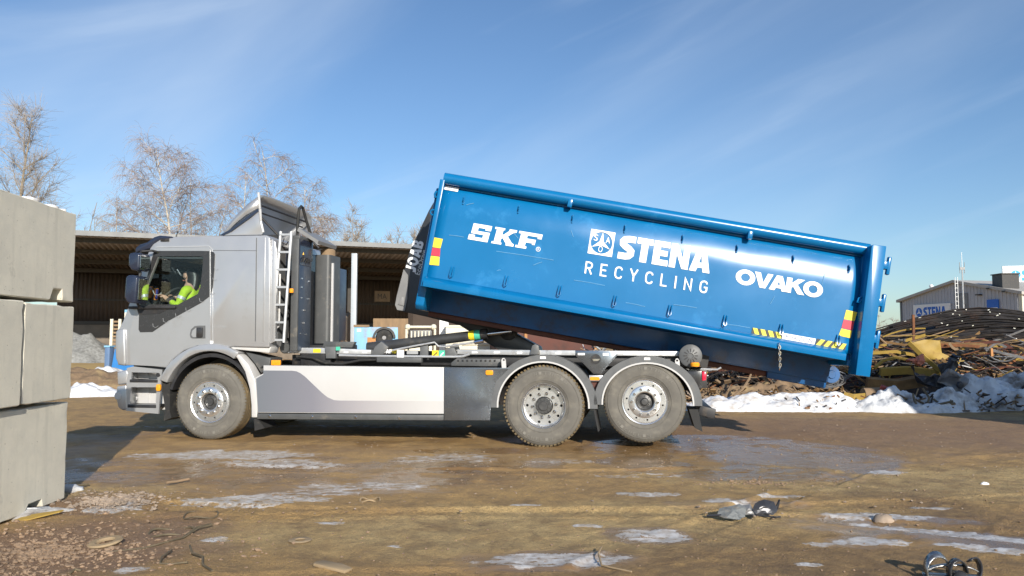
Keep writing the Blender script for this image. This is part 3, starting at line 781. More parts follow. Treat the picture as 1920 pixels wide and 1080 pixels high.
# ---- chassis frame
ch = MB()
for y_ in (.82, 1.62):
    ch.box(-1.2, 6.75, y_, y_ + .08, .72, .98)
for x_ in (0.9, 2.2, 3.4, 5.25, 6.6):
    ch.box(x_, x_ + .1, .9, 1.62, .75, .95)
ch.build('chassis_frame', M['black'], truck, bevel=0.004)
mc_ = MB()
mc_.box(1.05, 3.7, .25, .8, .42, .86); mc_.box(1.2, 3.6, 1.75, 2.3, .42, .9)
mc_.build('battery_packs', M['black'], truck, bevel=0.02)
ff = MB(); ff.box(1.0, 2.3, 2.35, 2.48, .33, 1.0); ff.box(2.35, 3.9, 2.35, 2.48, .33, 1.0); ff.build('far_side_skirt', M['silver'], truck)

# ---- near side skirt
sk_s = [(0.778, 1.023), (3.302, 1.010), (3.306, 0.402), (0.708, 0.383), (0.678, 0.661), (0.658, 0.856), (0.780, 0.914)]
sk = MB().prism(sk_s, 0.0, 0.035).build('side_skirt', M['silver_light'], truck, bevel=0.004)
# printed swoosh: fades from dark to light along its length like a halftone print
m_, n_, l_, p_ = node_mat('swoosh_print')
t_ = n_.new("ShaderNodeTexCoord"); s_ = n_.new("ShaderNodeSeparateXYZ"); l_.new(t_.outputs["Object"], s_.inputs[0])
r_ = n_.new("ShaderNodeValToRGB"); mr_ = n_.new("ShaderNodeMapRange")
mr_.inputs[1].default_value = 0.7; mr_.inputs[2].default_value = 3.1
l_.new(s_.outputs["X"], mr_.inputs[0]); l_.new(mr_.outputs[0], r_.inputs[0])
e_ = r_.color_ramp.elements
e_[0].position = 0; e_[0].color = (.15, .165, .19, 1); e_[1].position = 1; e_[1].color = (.52, .515, .51, 1)
k_ = e_.new(.33); k_.color = (.20, .20, .235, 1); k_ = e_.new(.6); k_.color = (.34, .325, .345, 1)
l_.new(r_.outputs[0], p_.inputs["Base Color"]); p_.inputs["Roughness"].default_value = .42; p_.inputs["Metallic"].default_value = .08
sw_ = [(0.715, 0.391), (0.693, 0.661), (0.677, 0.841), (0.781, 0.900), (0.779, 0.954), (1.195, 0.953), (1.256, 0.946), (1.318, 0.918), (1.380, 0.875), (1.626, 0.659), (1.702, 0.603), (1.793, 0.565), (1.883, 0.559), (3.305, 0.568), (3.306, 0.409)]
MB().prism(sw_, -0.003, 0.001).build('swoosh_print', m_, sk)
rl = MB().prism([(0.708, 0.372), (3.306, 0.388), (3.306, 0.319), (0.710, 0.297)], -0.012, 0.03).build('skirt_rail', M['midgrey'], truck, bevel=0.004)
bt = MB()
for x_ in (506, 588, 671, 753):
    c_ = (0.886, 0.339)
    bt.lathe([(0, -.012), (.014, -.012), (.022, -.002), (.022, .01)], 12, (c_[0] + (x_ - 506) * .00738, -.014, c_[1] + (x_ - 506) * 0.00002))
tag(bt.build('rail_bolts', M['chrome'], rl), kind='stuff')
MB().prism([(3.309, 1.007), (4.197, 1.005), (4.155, 0.977), (4.000, 0.831), (3.937, 0.589), (3.924, 0.328), (3.313, 0.319)], -0.004, 0.03).build('steel_panel', M['steel'], truck, bevel=0.004)
MB().prism(rrect((3.866, 0.941)[0], (3.965, 0.941)[0], (3.916, 0.913)[1], (3.916, 0.975)[1], .02), -0.02, -0.004).build('side_marker_lamp', M['amber'], truck, bevel=.004)
MB().prism(rrect((0.893, 1.053)[0], (1.024, 1.053)[0], (0.948, 1.024)[1], (0.946, 1.096)[1], .012), -0.01, 0.02).build('side_marker_lamp', M['amber'], truck, bevel=.004)

# ---- rear mudguards: arcs with a pale edge strip
def mudguard(cx, cz, rx, rz, a0=-2, a1=182):
    o = MB().prism(arc(cx, cz, rx, rz, a0, a1, 28) + arc(cx, cz, rx - .105, rz - .085, a1, a0, 28), 0.0, 0.06)
    o.prism(arc(cx, cz, rx, rz, a0, a1, 28) + arc(cx, cz, rx - .03, rz - .03, a1, a0, 28), 0.06, 0.62)
    g = o.build('mudguard', M['grey'], truck, ang=40)
    e = MB().prism(arc(cx, cz, rx - .098, rz - .078, a0, a1, 28) + arc(cx, cz, rx - .118, rz - .098, a1, a0, 28), -0.012, 0.03)
    e.build('edge_strip', M['silver_light'], g)
    t = MB(); a = Vector((cx - .03, -.004, cz + rz - .035))
    t.box(cx - .035, cx + .04, -.003, 0.0, cz + rz - .05, cz + rz - .02)
    t.build('maker_sticker', M['vinyl'], g)
mudguard((4.613, 0.515)[0], (4.613, 0.515)[1], .70, .66)
mudguard((5.939, 0.565)[0], (5.939, 0.565)[1], .675, .60)
fl = MB().prism([(5.255, 0.496), (5.282, 0.497), (5.334, 0.215), (5.314, 0.202)], 0.02, 0.5); fl.build('mudflap', M['rubber'], truck)
fl = MB().prism([(6.451, 0.499), (6.561, 0.500), (6.615, 0.224), (6.519, 0.269)], 0.02, 0.55); fl.build('mudflap', M['rubber'], truck)

# steel gusset between the mudguards
gs = MB().prism([(5.029, 1.234), (5.565, 1.221), (5.564, 1.167), (5.360, 0.936), (5.259, 0.935), (5.028, 1.172)], 0.04, 0.07).build('gusset_plate', M['steel'], truck, bevel=.004)
MB().prism(arc((5.294, 1.126)[0], (5.294, 1.126)[1], .062, .062, 0, 360, 20)[:-1], 0.022, 0.045).build('gusset_eye', M['black'], gs)
MB().prism([(5.246, 1.125), (5.348, 1.126), (5.321, 1.099), (5.266, 1.098)], 0.015, 0.025).build('tie_down', M['chrome'], gs)
gl2 = MB(); gl2.box((5.063, 1.213)[0], (5.152, 1.214)[0], .034, .04, (5.110, 1.173)[1], (5.111, 1.200)[1]); gl2.box((5.383, 1.214)[0], (5.457, 1.214)[0], .034, .04, (5.416, 1.167)[1], (5.416, 1.201)[1])
tag(gl2.build('maker_sticker', M['vinyl'], gs), kind='stuff')
MB().box((5.204, 0.874)[0], (5.393, 0.875)[0], .05, .12, (5.298, 0.841)[1], (5.299, 0.915)[1]).build('lamp_bracket', M['galv'], truck, bevel=.004)
MB().prism(rrect((5.217, 0.874)[0], (5.339, 0.875)[0], (5.278, 0.854)[1], (5.279, 0.895)[1], .01), 0.035, 0.05).build('side_marker_lamp', M['amber'], truck)
MB().prism([(5.217, 0.834), (5.359, 0.835), (5.338, 0.740), (5.257, 0.739)], .1, .2).build('lamp_stay', M['rust_dark'], truck)

# ---- hooklift subframe and hydraulics
sf = MB()
sf.prism([(0.966, 1.260), (1.440, 1.261), (2.185, 1.232), (2.186, 1.173), (0.968, 1.185)], .33, .42)
sf.prism([(3.408, 1.241), (6.567, 1.219), (6.607, 1.157), (3.409, 1.173)], .33, .42)
sub = sf.build('subframe_rail', M['galv'], truck, bevel=.004)
dk = MB()
dk.box(1.0, 6.6, .42, .5, 1.02, 1.16); dk.box(1.0, 6.6, 1.9, 2.0, 1.02, 1.2)
dk.box(1.2, 3.6, .5, 1.9, .96, 1.02)
dk.box(4.0, 6.3, .55, .65, .98, 1.1)
dk.build('subframe', M['black'], truck, bevel=.004)
ls = MB()
for P_ in (((3.612, 1.192), (3.686, 1.213)), ((3.913, 1.189), (3.993, 1.212)), ((4.225, 1.186), (4.298, 1.210)), ((4.749, 1.181), (4.820, 1.206)), ((5.635, 1.175), (5.711, 1.200)), ((1.800, 1.187), (1.862, 1.210)), ((2.070, 1.188), (2.131, 1.207))):
    ls.box(P_[0][0], P_[1][0], .325, .33, P_[0][1], P_[1][1])
tag(ls.build('maker_sticker', M['vinyl'], sub), kind='stuff')
# dark locking blocks over the rail
MB().prism([(2.898, 1.314), (3.011, 1.314), (3.012, 1.140), (2.900, 1.140)], .28, .34).build('locking_bracket', M['grey'], truck, bevel=.006)
MB().prism([(3.249, 1.263), (3.375, 1.264), (3.420, 1.148), (3.243, 1.148)], .28, .36).build('locking_bracket', M['grey'], truck, bevel=.006)
MB().prism([(1.538, 1.276), (1.694, 1.276), (1.696, 1.114), (1.557, 1.114)], .28, .36).build('locking_bracket', M['grey'], truck, bevel=.006)
MB().prism([(2.196, 1.167), (2.256, 1.277), (2.346, 1.350), (2.446, 1.270), (2.371, 1.167)], .3, .36).build('locking_bracket', M['grey'], truck, bevel=.006)
MB().prism([(3.301, 1.278), (3.345, 1.321), (3.405, 1.321), (3.435, 1.228), (3.287, 1.227)], .36, .4).build('locking_bracket', M['grey'], truck, bevel=.006)
MB().prism([(4.409, 1.180), (4.438, 1.293), (4.481, 1.315), (4.524, 1.293), (4.538, 1.173)], .28, .36).build('locking_bracket', M['grey'], truck, bevel=.006)
# long chromed rod and rails below
rdm = MB()
rdm.tube([(1.754, 0.270, 1.159), (2.245, 0.270, 1.149), (3.383, 0.270, 1.142), (3.500, 0.270, 1.149), (3.588, 0.270, 1.178)], .017, 10)
rdm.tube([(2.515, 0.250, 1.227), (2.853, 0.250, 1.292), (3.113, 0.250, 1.336), (3.165, 0.250, 1.285), (3.239, 0.250, 1.278), (3.445, 0.250, 1.307), (3.738, 0.250, 1.346)], .013, 8)
rdm.build('hydraulic_pipe', M['galv'], truck)
MB().tube([(3.665, 0.250, 1.336), (3.782, 0.250, 1.357)], .03, 10).build('pipe_fitting', M['chrome'], truck)
MB().prism([(2.314, 1.133), (2.942, 1.127), (2.943, 1.063), (2.315, 1.068)], .2, .3).build('valve_tray', M['midgrey'], truck, bevel=.006)
MB().prism([(3.355, 1.065), (3.428, 1.122), (4.022, 1.117), (4.023, 1.018), (3.356, 1.022)], .2, .3).build('valve_tray', M['midgrey'], truck, bevel=.006)
tg_ = MB()
for i in range(9):
    c_ = ((3.445, 1.094)[0] + i * .062, (3.445, 1.094)[1])
    tg_.box(c_[0], c_[0] + .02, .185, .2, c_[1] - .01, c_[1] + .012)
tag(tg_.build('tray_lugs', M['black'], truck), kind='stuff')
ey = MB().prism([(4.069, 1.002), (4.062, 1.106), (4.076, 1.131), (4.097, 1.134), (4.119, 1.107), (4.126, 1.003)], .05, .08, holes=[circ((4.094, 1.106)[0], (4.094, 1.106)[1], .014, 10)]); ey.build('lifting_eye', M['silver_light'], truck)
ey = MB().prism([(6.297, 1.034), (6.289, 1.108), (6.305, 1.135), (6.325, 1.135), (6.345, 1.108), (6.350, 1.027)], .05, .08, holes=[circ((6.315, 1.108)[0], (6.315, 1.108)[1], .014, 10)]); ey.build('lifting_eye', M['silver_light'], truck)
tp = MB(); tp.bar((0.715, 0.190, 1.017), (4.167, 0.190, 0.998), .3, .01); tp.build('skirt_top_edge', M['midgrey'], truck)
# hoses behind the skirt
hs = MB()
for k in range(5):
    dz = k * .018
    hs.tube([(1.109, 0.320, 1.141), (1.35 + k * .03, .3 + k * .03, 1.12 - dz), (1.55 + k * .03, .28 + k * .03, 1.05 - dz * .7), (1.8, .27 + k * .03, 1.04 - dz * .4), (2.05, .27 + k * .03, 1.09 - dz * .3), (2.4, .29 + k * .03, 1.10)], .016, 7)
hs.build('hydraulic_hoses', M['rubber'], truck)
hp = MB()
hp.lathe([(0, 0), (.06, 0), (.075, .02), (.075, .2), (0, .22)], 18, ((0.934, 1.253)[0], .3, (0.934, 1.253)[1]))
hp.build('air_canister', M['midgrey'], truck)
MB().box(1.15, 1.6, .35, .6, 1.0, 1.22).build('pump_block', M['black'], truck, bevel=.02)
jb = MB(); jb.prism([(1.481, 1.350), (1.927, 1.343), (1.889, 1.261), (1.450, 1.268)], .4, .5); jb.build('jib_base', M['midgrey'], truck, bevel=.01)
# stickers along the rail
def decal(P0, P1, y, mt, par, nm='decal'):
    return MB().box(min(P0[0], P1[0]), max(P0[0], P1[0]), y - .003, y, min(P0[1], P1[1]), max(P0[1], P1[1])).build(nm, M[mt], par)
decal((1.352, 1.194), (1.461, 1.246), .325, 'yellow', sub); decal((2.477, 1.189), (2.583, 1.241), .325, 'yellow', sub)
decal((2.591, 1.132), (2.689, 1.234), .24, 'vinyl', sub); decal((2.704, 1.175), (2.862, 1.227), .325, 'print_grey', sub)
decal((1.710, 1.225), (1.771, 1.276), .26, 'green', sub)
decal((3.077, 1.148), (3.166, 1.228), .26, 'yellow', sub); decal((3.170, 1.149), (3.254, 1.228), .26, 'green', sub)
dj = MB(); word(dj, "JOAB", BOLD, .04, lambda x, y, d: ((2.333, 1.189)[0] + x * .052, .322 - d, (2.333, 1.189)[1] + y * .055 - x * .001)); dj.build('lettering', M['vinyl'], sub)
da = MB(); da.add([(3.091, 0.255, 1.159), (3.142, 0.255, 1.206), (3.153, 0.255, 1.195), (3.102, 0.255, 1.152)], [(0, 1, 2, 3)]); da.build('decal_symbol', M['black'], sub)
da = MB(); da.add([(3.187, 0.255, 1.159), (3.231, 0.255, 1.206), (3.242, 0.255, 1.195), (3.198, 0.255, 1.152)], [(0, 1, 2, 3)]); da.build('decal_symbol', M['vinyl'], sub)

# lift cylinder
cy = MB().tube([(2.000, 0.750, 1.251), (3.678, 0.750, 1.447)], [.085, .068], 18).build('lift_cylinder', M['arm'], truck)
MB().tube([(3.662, 0.750, 1.447), (3.746, 0.750, 1.455)], .078, 18).build('cylinder_gland', M['black'], cy)
MB().tube([(3.731, 0.750, 1.451), (4.095, 0.750, 1.491)], .03, 12).build('cylinder_rod', M['chrome'], cy)
def cyl_band(P0, P1, r, mt):
    o = MB(); a, b = Vector(P0), Vector(P1)
    o.tube([a, b], r, 18, caps=False); return o.build('decal', M[mt], cy)
cyl_band((3.486, 0.750, 1.427), (3.563, 0.750, 1.435), .0715, 'yellow'); cyl_band((3.567, 0.750, 1.435), (3.647, 0.750, 1.444), .0710, 'green')

# hook arm
arm_poly = [(2.810, 3.261), (2.882, 3.386), (2.978, 3.446), (3.203, 3.440), (3.159, 2.670), (3.035, 2.063), (3.290, 1.813), (3.902, 1.564), (4.441, 1.274), (4.486, 1.078), (4.249, 1.017), (3.902, 1.198), (3.291, 1.581), (2.798, 1.707), (2.572, 1.755), (2.354, 1.803), (2.321, 1.866), (2.344, 2.015), (2.532, 2.682)]
armo = MB().prism(arm_poly, 1.0, 1.42).build('hook_arm', M['arm'], truck, bevel=.015)
MB().prism([(2.324, 1.881), (2.347, 2.014), (2.448, 2.406), (2.514, 2.319), (2.509, 1.974), (2.470, 1.794), (2.357, 1.810)], .985, 1.0).build('arm_edge_plate', M['armlight'], armo)
MB().prism([(2.375, 1.904), (2.415, 2.005), (2.455, 1.997), (2.464, 1.864), (2.375, 1.888)], .97, .985).build('arm_foot', M['armlight'], armo, bevel=.004)
ja = MB()
o_ = Vector((2.626, 0.990, 2.356)); xa_ = Vector((2.760, 0.990, 2.818)) - o_; yl_ = Vector((xa_.z, 0, -xa_.x)).normalized() * -1
L_ = xa_.length; xa_ = xa_.normalized()
kx = L_ / 3.2
word(ja, "JOAB", BOLD, .05, lambda x, y, d: tuple(o_ + xa_ * (x * kx) + yl_ * (y * .165) + Vector((0, -d, 0))))
ja.build('lettering', M['vinyl'], armo)
je = MB()
o2 = Vector((2.690, 0.995, 2.317)); x2 = Vector((2.792, 0.995, 2.676)) - o2
text_on(je, "EcoDrive", o2, x2, yl_ * .075, (0, -.002, 0))
je.build('lettering', M['galv'], armo)
MB().lathe([(0, -.01), (.10, -.01), (.13, 0), (.13, .05)], 24, ((4.006, 1.495)[0], .985, (4.006, 1.495)[1])).build('pivot_boss', M['black'], armo)
hk = MB(); hk.tube([(2.912, 1.200, 3.420), (2.993, 1.200, 3.531), (3.075, 1.200, 3.529), (3.108, 1.200, 3.415)], .05, 8); hk.build('hook', M['black'], armo)

# ---- tail: roller, lamps, bumper
ro = MB().lathe([(0, 0), (.03, 0), (.035, -.01), (.12, .005), (.145, .02), (.145, .09), (0, .09)], 30, ((6.495, 1.166)[0], .2, (6.495, 1.166)[1])).build('tail_roller', M['grey'], truck)
sp = MB()
for i in range(12):
    a = 2 * math.pi * i / 12
    c_ = (6.495, 1.166)
    sp.bar((c_[0] + .045 * math.cos(a), .198, c_[1] + .045 * math.sin(a)), (c_[0] + .09 * math.cos(a), .200, c_[1] + .09 * math.sin(a)), .012, .012, up=(0, 1, 0))
tag(sp.build('roller_slots', M['black'], ro), kind='stuff')
rs = MB().tube([((6.495, 1.166)[0], .29, (6.495, 1.166)[1]), ((6.495, 1.166)[0], 2.2, (6.495, 1.166)[1])], .06, 12); rs.build('roller_shaft', M['black'], truck)
MB().prism([(6.433, 0.972), (6.625, 0.979), (6.621, 0.751), (6.516, 0.757), (6.451, 0.864)], .12, .5).build('tail_lamp_box', M['trim'], truck, bevel=.01)
MB().prism([(6.631, 0.966), (6.671, 0.966), (6.683, 0.933), (6.675, 0.859), (6.629, 0.852)], .14, .45).build('tail_lamp', M['red_lens'], truck, bevel=.006)
MB().lathe([(0, .0), (.055, .0), (.06, .03), (.05, .05), (0, .055)], 16, ((6.542, 1.012)[0], .15, (6.542, 1.012)[1] + .02), axis='z').build('marker_lamp', M['amber'], truck)
ub = MB(); ub.bar((6.576, 0.100, 0.492), (6.771, 0.100, 0.441), .1, .12); ub.build('underrun_stub', M['black'], truck, bevel=.006)
ub2 = MB(); ub2.box((6.654, 0.479)[0], (6.778, 0.481)[0], .1, 2.4, (6.705, 0.394)[1], (6.707, 0.487)[1]); ub2.build('underrun_bar', M['black'], truck, bevel=.01)
tb = MB(); tb.tube([(6.610, 0.100, 1.000), (6.813, 0.100, 0.995), (6.859, 0.100, 1.022)], .012, 6); tb.build('tail_rod', M['galv'], truck)
rb = MB(); rb.prism([(6.559, 1.208), (6.765, 1.153), (6.735, 0.998), (6.666, 0.997)], .6, .66); rb.prism([(5.021, 1.153), (6.468, 1.157), (6.600, 1.007), (6.127, 1.004)], .5, .6); rb.build('rear_brackets', M['black'], truck)
ws_ = MB(); ws_.box(5.2, 6.5, .5, 2.0, .7, .98); ws_.build('rear_bogie', M['black'], truck, bevel=.03)

# ---- ladder, towers and gear behind the cab
ld = MB()
A0, A1 = (0.961, 0.060, 2.869), (0.869, 0.060, 1.335)
B0, B1 = (1.117, 0.060, 2.865), (1.036, 0.060, 1.335)
ld.tube([A0, A1], .021, 8); ld.tube([B0, B1], .021, 8)
lad = ld.build('ladder', M['galv'], truck)
for i in range(7):
    t = (.03 + i * .158)
    a = Vector(A0).lerp(Vector(A1), t); b = Vector(B0).lerp(Vector(B1), t)
    MB().bar(a, b, .05, .028).build('rung', M['galv'], lad)
lm = MB(); lm.bar((0.827, 0.100, 1.482), (0.862, 0.100, 1.666), .03, .02); lm.build('ladder_stay', M['silver_light'], truck)
# near tower (grey front edge, slate side)
x0t = (1.080, 2.238)[0]; x1t = (1.182, 2.236)[0]
MB().box(x0t, x1t, .16, .20, 1.22, 2.78).build('tower_post', M['midgrey'], truck, bevel=.008)
MB().box(x0t + .0, x1t - .004, .20, .62, 1.22, 2.42).build('control_tower', M['slate'], truck, bevel=.01)
tb_ = MB()
for y_, z_ in ((.28, 2.22), (.52, 2.2), (.28, 2.1), (.28, 1.95), (.52, 1.95), (.34, 1.78), (.38, 1.78), (.33, 1.6), (.37, 1.6), (.26, 1.45), (.45, 1.44)):
    tb_.box(x1t - .004, x1t + .008, y_, y_ + .02, z_, z_ + .018)
tag(tb_.build('tower_bolts', M['chrome'], truck), kind='stuff')
MB().box(x0t, x1t - .02, .62, .66, 1.22, 2.82).build('tower_post', M['midgrey'], truck, bevel=.006)
MB().box(x0t - .02, x1t, .2, .66, 2.78, 2.83).build('tower_cap', M['midgrey'], truck, bevel=.006)
MB().box(x0t + .03, x0t + .1, .22, .6, 2.42, 2.78).build('tower_backing', M['navy'], truck)
bc = MB().lathe([(.0, .10), (.05, .095), (.075, .07), (.08, .02), (.082, 0)], 18, (x1t - .08, .33, 2.57), axis='z').build('beacon', M['beacon'], truck)
MB().lathe([(.085, 0), (.085, -.03), (0, -.03)], 18, (x1t - .08, .33, 2.57), axis='z').build('beacon_base', M['black'], bc)
gv = MB()
for k in range(5):
    gv.tube([(x1t - .02, .25 + .07 * k, 2.43), (x1t + .02, .27 + .06 * k, 2.50 + .02 * (k % 2)), (x1t - .03, .3 + .06 * k, 2.56)], .01, 6)
gv.build('tower_cables', M['black'], truck)
# pale end plate with amber lamp
MB().box((1.096, 2.048)[0], (1.143, 2.047)[0], .08, .12, (1.120, 2.018)[1], (1.119, 2.077)[1]).build('amber_reflector', M['amber'], truck, bevel=.004)
# tall rounded cabinet and far cabinet
cx0 = (1.140, 2.053)[0]; cx1 = (1.387, 2.051)[0]
MB().prism(rrect(cx0, cx1, 0.80, 1.25, .06, 5), 1.32, 2.62, axis='z').build('tank_cabinet', M['midgrey'], truck)
MB().lathe([(.11, 0), (.11, .08), (.09, .1), (0, .1)], 20, (cx0 + .14, .98, 2.62), axis='z').build('filler_neck', M['timber'], truck)
cs2 = MB(); cs2.bar((cx1 + .02, .86, 1.3), (cx1 + .02, .86, 2.5), .03, .03); cs2.build('cabinet_edge', M['silver_light'], truck)
fx0 = (1.122, 2.096)[0]; fx1 = (1.209, 2.095)[0]
MB().box(fx0, fx1, 1.5, 1.95, 1.36, 2.5).build('far_cabinet', M['slate'], truck, bevel=.01)
MB().box(fx0 - .02, fx0 + .05, 1.48, 1.5, 1.36, 2.5).build('cabinet_edge', M['silver_light'], truck)
MB().box(1.0, 1.5, .66, 1.7, 1.02, 1.3).build('tower_base', M['black'], truck, bevel=.02)
MB().box(.98, 1.02, .7, 2.2, 1.3, 2.4).build('rack_back', M['black'], truck)
# canopy over the gear and black hose loop
cn = MB().prism([(1.040, 2.975), (1.351, 2.783), (1.335, 2.737), (1.025, 2.929)], .45, 1.15); cn.build('gear_canopy', M['armlight'], truck)
hl = MB(); hl.tube([(1.002, 0.500, 2.867), (1.013, 0.500, 3.115), (1.027, 0.500, 3.254), (1.036, 0.550, 3.302), (1.039, 0.600, 3.287), (1.047, 0.700, 3.130), (1.091, 0.800, 2.890)], .022, 8); hl.build('hose_loop', M['rubber'], truck)
tbx = MB(); tbx.box(.9, 1.0, .7, 1.1, 2.55, 2.85); tbx.build('roof_box', M['silver_light'], truck, bevel=.02)
hz = MB(); hz.tube([(0.901, 0.300, 2.805), (0.878, 0.300, 2.737), (0.935, 0.300, 2.713), (0.966, 0.300, 2.765)], .008, 6); hz.box(1.0, 1.08, .25, .3, 2.5, 2.75); hz.build('work_lamp', M['black'], truck)

# ---- roof air deflector: an arched shell, open at the back
def deflector():
    v = []; f = []
    P = [(-0.119, 2.857), (-0.057, 2.963), (0.038, 3.092), (0.165, 3.219), (0.325, 3.353), (0.516, 3.471)]
    zb = [(-0.119, 2.857)[1], (-0.046, 2.863)[1], (0.091, 2.945)[1], (0.235, 3.049)[1], (0.378, 3.152)[1], (0.554, 3.240)[1]]
    ny = [(0.0, 0), (.005, .55), (.03, .85), (.10, .97), (.2, 1.0), (.5, 1.015), (.8, 1.0), (.9, .97), (.97, .85), (.995, .55), (1.0, 0)]
    y0, y1 = .25, 2.15
    for i, (s, z) in enumerate(P):
        inset = .12 * (1 - i / 5)
        for a, b in ny:
            v.append((s, y0 + inset + (y1 - y0 - 2 * inset) * a, zb[i] + (z - zb[i]) * b))
    m = len(ny)
    for i in range(len(P) - 1):
        for j in range(m - 1):
            f.append((i * m + j, i * m + j + 1, (i + 1) * m + j + 1, (i + 1) * m + j))
    o = MB().add(v, f).build('air_deflector', M['silver'], truck, ang=50)
    md = o.modifiers.new('shell', 'SOLIDIFY'); md.thickness = .02
    return o
df = deflector()
MB().prism([(-0.065, 2.866), (0.080, 2.936), (0.368, 3.133), (0.520, 3.236), (0.545, 3.213), (0.385, 3.102), (0.097, 2.909), (-0.016, 2.861)], .262, .30).build('deflector_seam', M['navy'], df)
fl_ = MB().prism([(-0.016, 2.861), (0.113, 2.916), (0.401, 3.109), (0.536, 3.213), (0.556, 3.075), (0.592, 2.906), (0.569, 2.861)], .28, .31).build('side_flap', M['silver'], df, bevel=.006)
ev_ = MB().bar((0.522, 0.255, 3.464), (0.548, 0.255, 3.226), .03, .03); ev_.bar((0.548, 0.255, 3.226), (0.556, 0.270, 3.052), .03, .03); ev_.bar((0.556, 0.270, 3.052), (0.590, 0.290, 2.894), .03, .03); ev_.build('edge_trim', M['silver_light'], df, bevel=.005)
ds = MB(); ds.tube([(.45, .45, 3.16), (.75, .45, 2.86)], .018, 8); ds.tube([(.45, 1.9, 3.16), (.75, 1.9, 2.86)], .018, 8); ds.tube([(.5, .4, 3.3), (.5, 2.0, 3.3)], .015, 6); ds.tube([(.42, .4, 3.22), (.42, 2.0, 3.22)], .012, 6)
ds.build('deflector_strut', M['black'], df)
MB().box(.5, .8, .3, .38, 2.80, 2.86).build('deflector_foot', M['black'], truck); MB().box(.5, .8, 2.0, 2.08, 2.80, 2.86).build('deflector_foot', M['black'], truck)
MB().box((-0.314, 2.827)[0], (0.031, 2.820)[0], .4, 2.0, 2.81, 2.835).build('roof_hatch', M['black'], truck, bevel=.008)
an = MB(); an.tube([(-0.825, 0.400, 2.868), (-0.802, 0.400, 2.946)], .008, 6); an.ball((-0.802, 0.400, 2.946), .014); an.build('aerial', M['black'], truck)

# ---- cab interior
ci = MB()
for y0_, y1_ in ((.30, .85), (1.5, 2.1)):
    ci.box(-.88, -.38, y0_, y1_, 1.35, 1.62); ci.prism([(-.46, 1.6), (-.32, 1.6), (-.22, 2.30), (-.33, 2.30)], y0_ + .03, y1_ - .03); ci.box(-.33, -.21, y0_ + .14, y1_ - .14, 2.29, 2.48)
ci.build('seat', M['interior'], truck, bevel=.04)
da_ = MB().prism([(-1.36, 1.25), (-1.02, 1.25), (-1.02, 1.62), (-1.06, 1.82), (-1.18, 1.93), (-1.31, 1.80)], .12, 2.3); da_.build('dashboard', M['interior_grey'], truck, bevel=.03)
pts = []
wc = Vector((-.98, .58, 1.97)); wx = Vector((0.62, 0, 0.78)); wy = Vector((0, 1, 0))
for i in range(24):
    a = 2 * math.pi * i / 24
    pts.append(wc + (wx * math.cos(a) + wy * math.sin(a)) * .215)
sw2 = MB().tube(pts, .016, 8, closed=True)
for a in (0.3, 2.2, 4.0):
    sw2.tube([wc, wc + (wx * math.cos(a) + wy * math.sin(a)) * .215], .014, 6)
sw2.tube([wc, wc + Vector((-.25, 0, -.2))], .035, 8); sw2.ball(wc, .05)
sw2.build('steering_wheel', M['interior'], truck)
wv = MB(); wv.tube([(-1.165, 0.300, 2.083), (-1.116, 0.300, 2.114), (-1.071, 0.300, 2.028), (-1.003, 0.300, 2.020), (-0.962, 0.300, 2.050)], .007, 6); wv.build('charging_cable', M['silver_light'], truck)
hd = MB(); hd.tube([(-1.734, 1.900, 2.548), (-1.654, 1.900, 2.440), (-1.540, 1.900, 2.483)], .012, 6); hd.build('far_grab_handle', M['galv'], truck)

# ================================================================== loose things in the cab
TM = Matrix.Translation((-4.162, 10.804, 0)) @ Matrix.Rotation(YAW, 4, 'Z')
def truck_pt(s, w, z): return tuple(TM @ Vector((s, w, z)))
can = empty('roll', truck_pt(*(-1.150, 0.450, 1.959)), (R(4), R(6), YAW))
tag(can, 'slim orange and blue upright roll standing on the truck dashboard', 'roll')
MB().lathe([(0, 0), (.03, 0), (.03, .17), (0, .17)], 16, axis='z').build('tube_wrap', M['orange_wrap'], can)
MB().box(.012, .033, -.034, .0, .01, .16).build('blue_label', M['blue_wrap'], can, bevel=.004)
MB().lathe([(0, .17), (.02, .17), (.018, .19), (0, .19)], 12, axis='z').build('cap', M['black'], can)
MB().lathe([(.05, -.06), (.05, -.02), (.02, 0), (0, 0)], 12, axis='z').build('holder', M['black'], can)

# ---- driver
driver = empty('person', truck_pt(-.63, .45, 1.605), (0, 0, YAW))
tag(driver, 'seated driver with long black hair in a hi-vis yellow jacket, hand on steering wheel', 'person')
def skin_mesh(name, verts, edges, radii, mt, parent, root=0, lv=2):
    me = bpy.data.meshes.new(name)
    bm = bmesh.new()
    lay = bm.verts.layers.skin.new()
    bvs = [bm.verts.new(v) for v in verts]
    for i, r in enumerate(radii):
        bvs[i][lay].radius = r if isinstance(r, tuple) else (r, r)
        bvs[i][lay].use_root = (i == root)
    for a, b in edges:
        bm.edges.new((bvs[a], bvs[b]))
    bm.to_mesh(me); bm.free()
    me.materials.append(mt)
    o = bpy.data.objects.new(name, me); C.objects.link(o); o.parent = parent
    o.modifiers.new('skin', 'SKIN')
    s = o.modifiers.new('sub', 'SUBSURF'); s.levels = lv; s.render_levels = lv
    o.modifiers['skin'].use_smooth_shade = True
    dg = bpy.context.evaluated_depsgraph_get()
    nm = bpy.data.meshes.new_from_object(o.evaluated_get(dg))
    o.modifiers.clear(); o.data = nm; nm.name = name
    nm.polygons.foreach_set("use_smooth", [True] * len(nm.polygons))
    return o
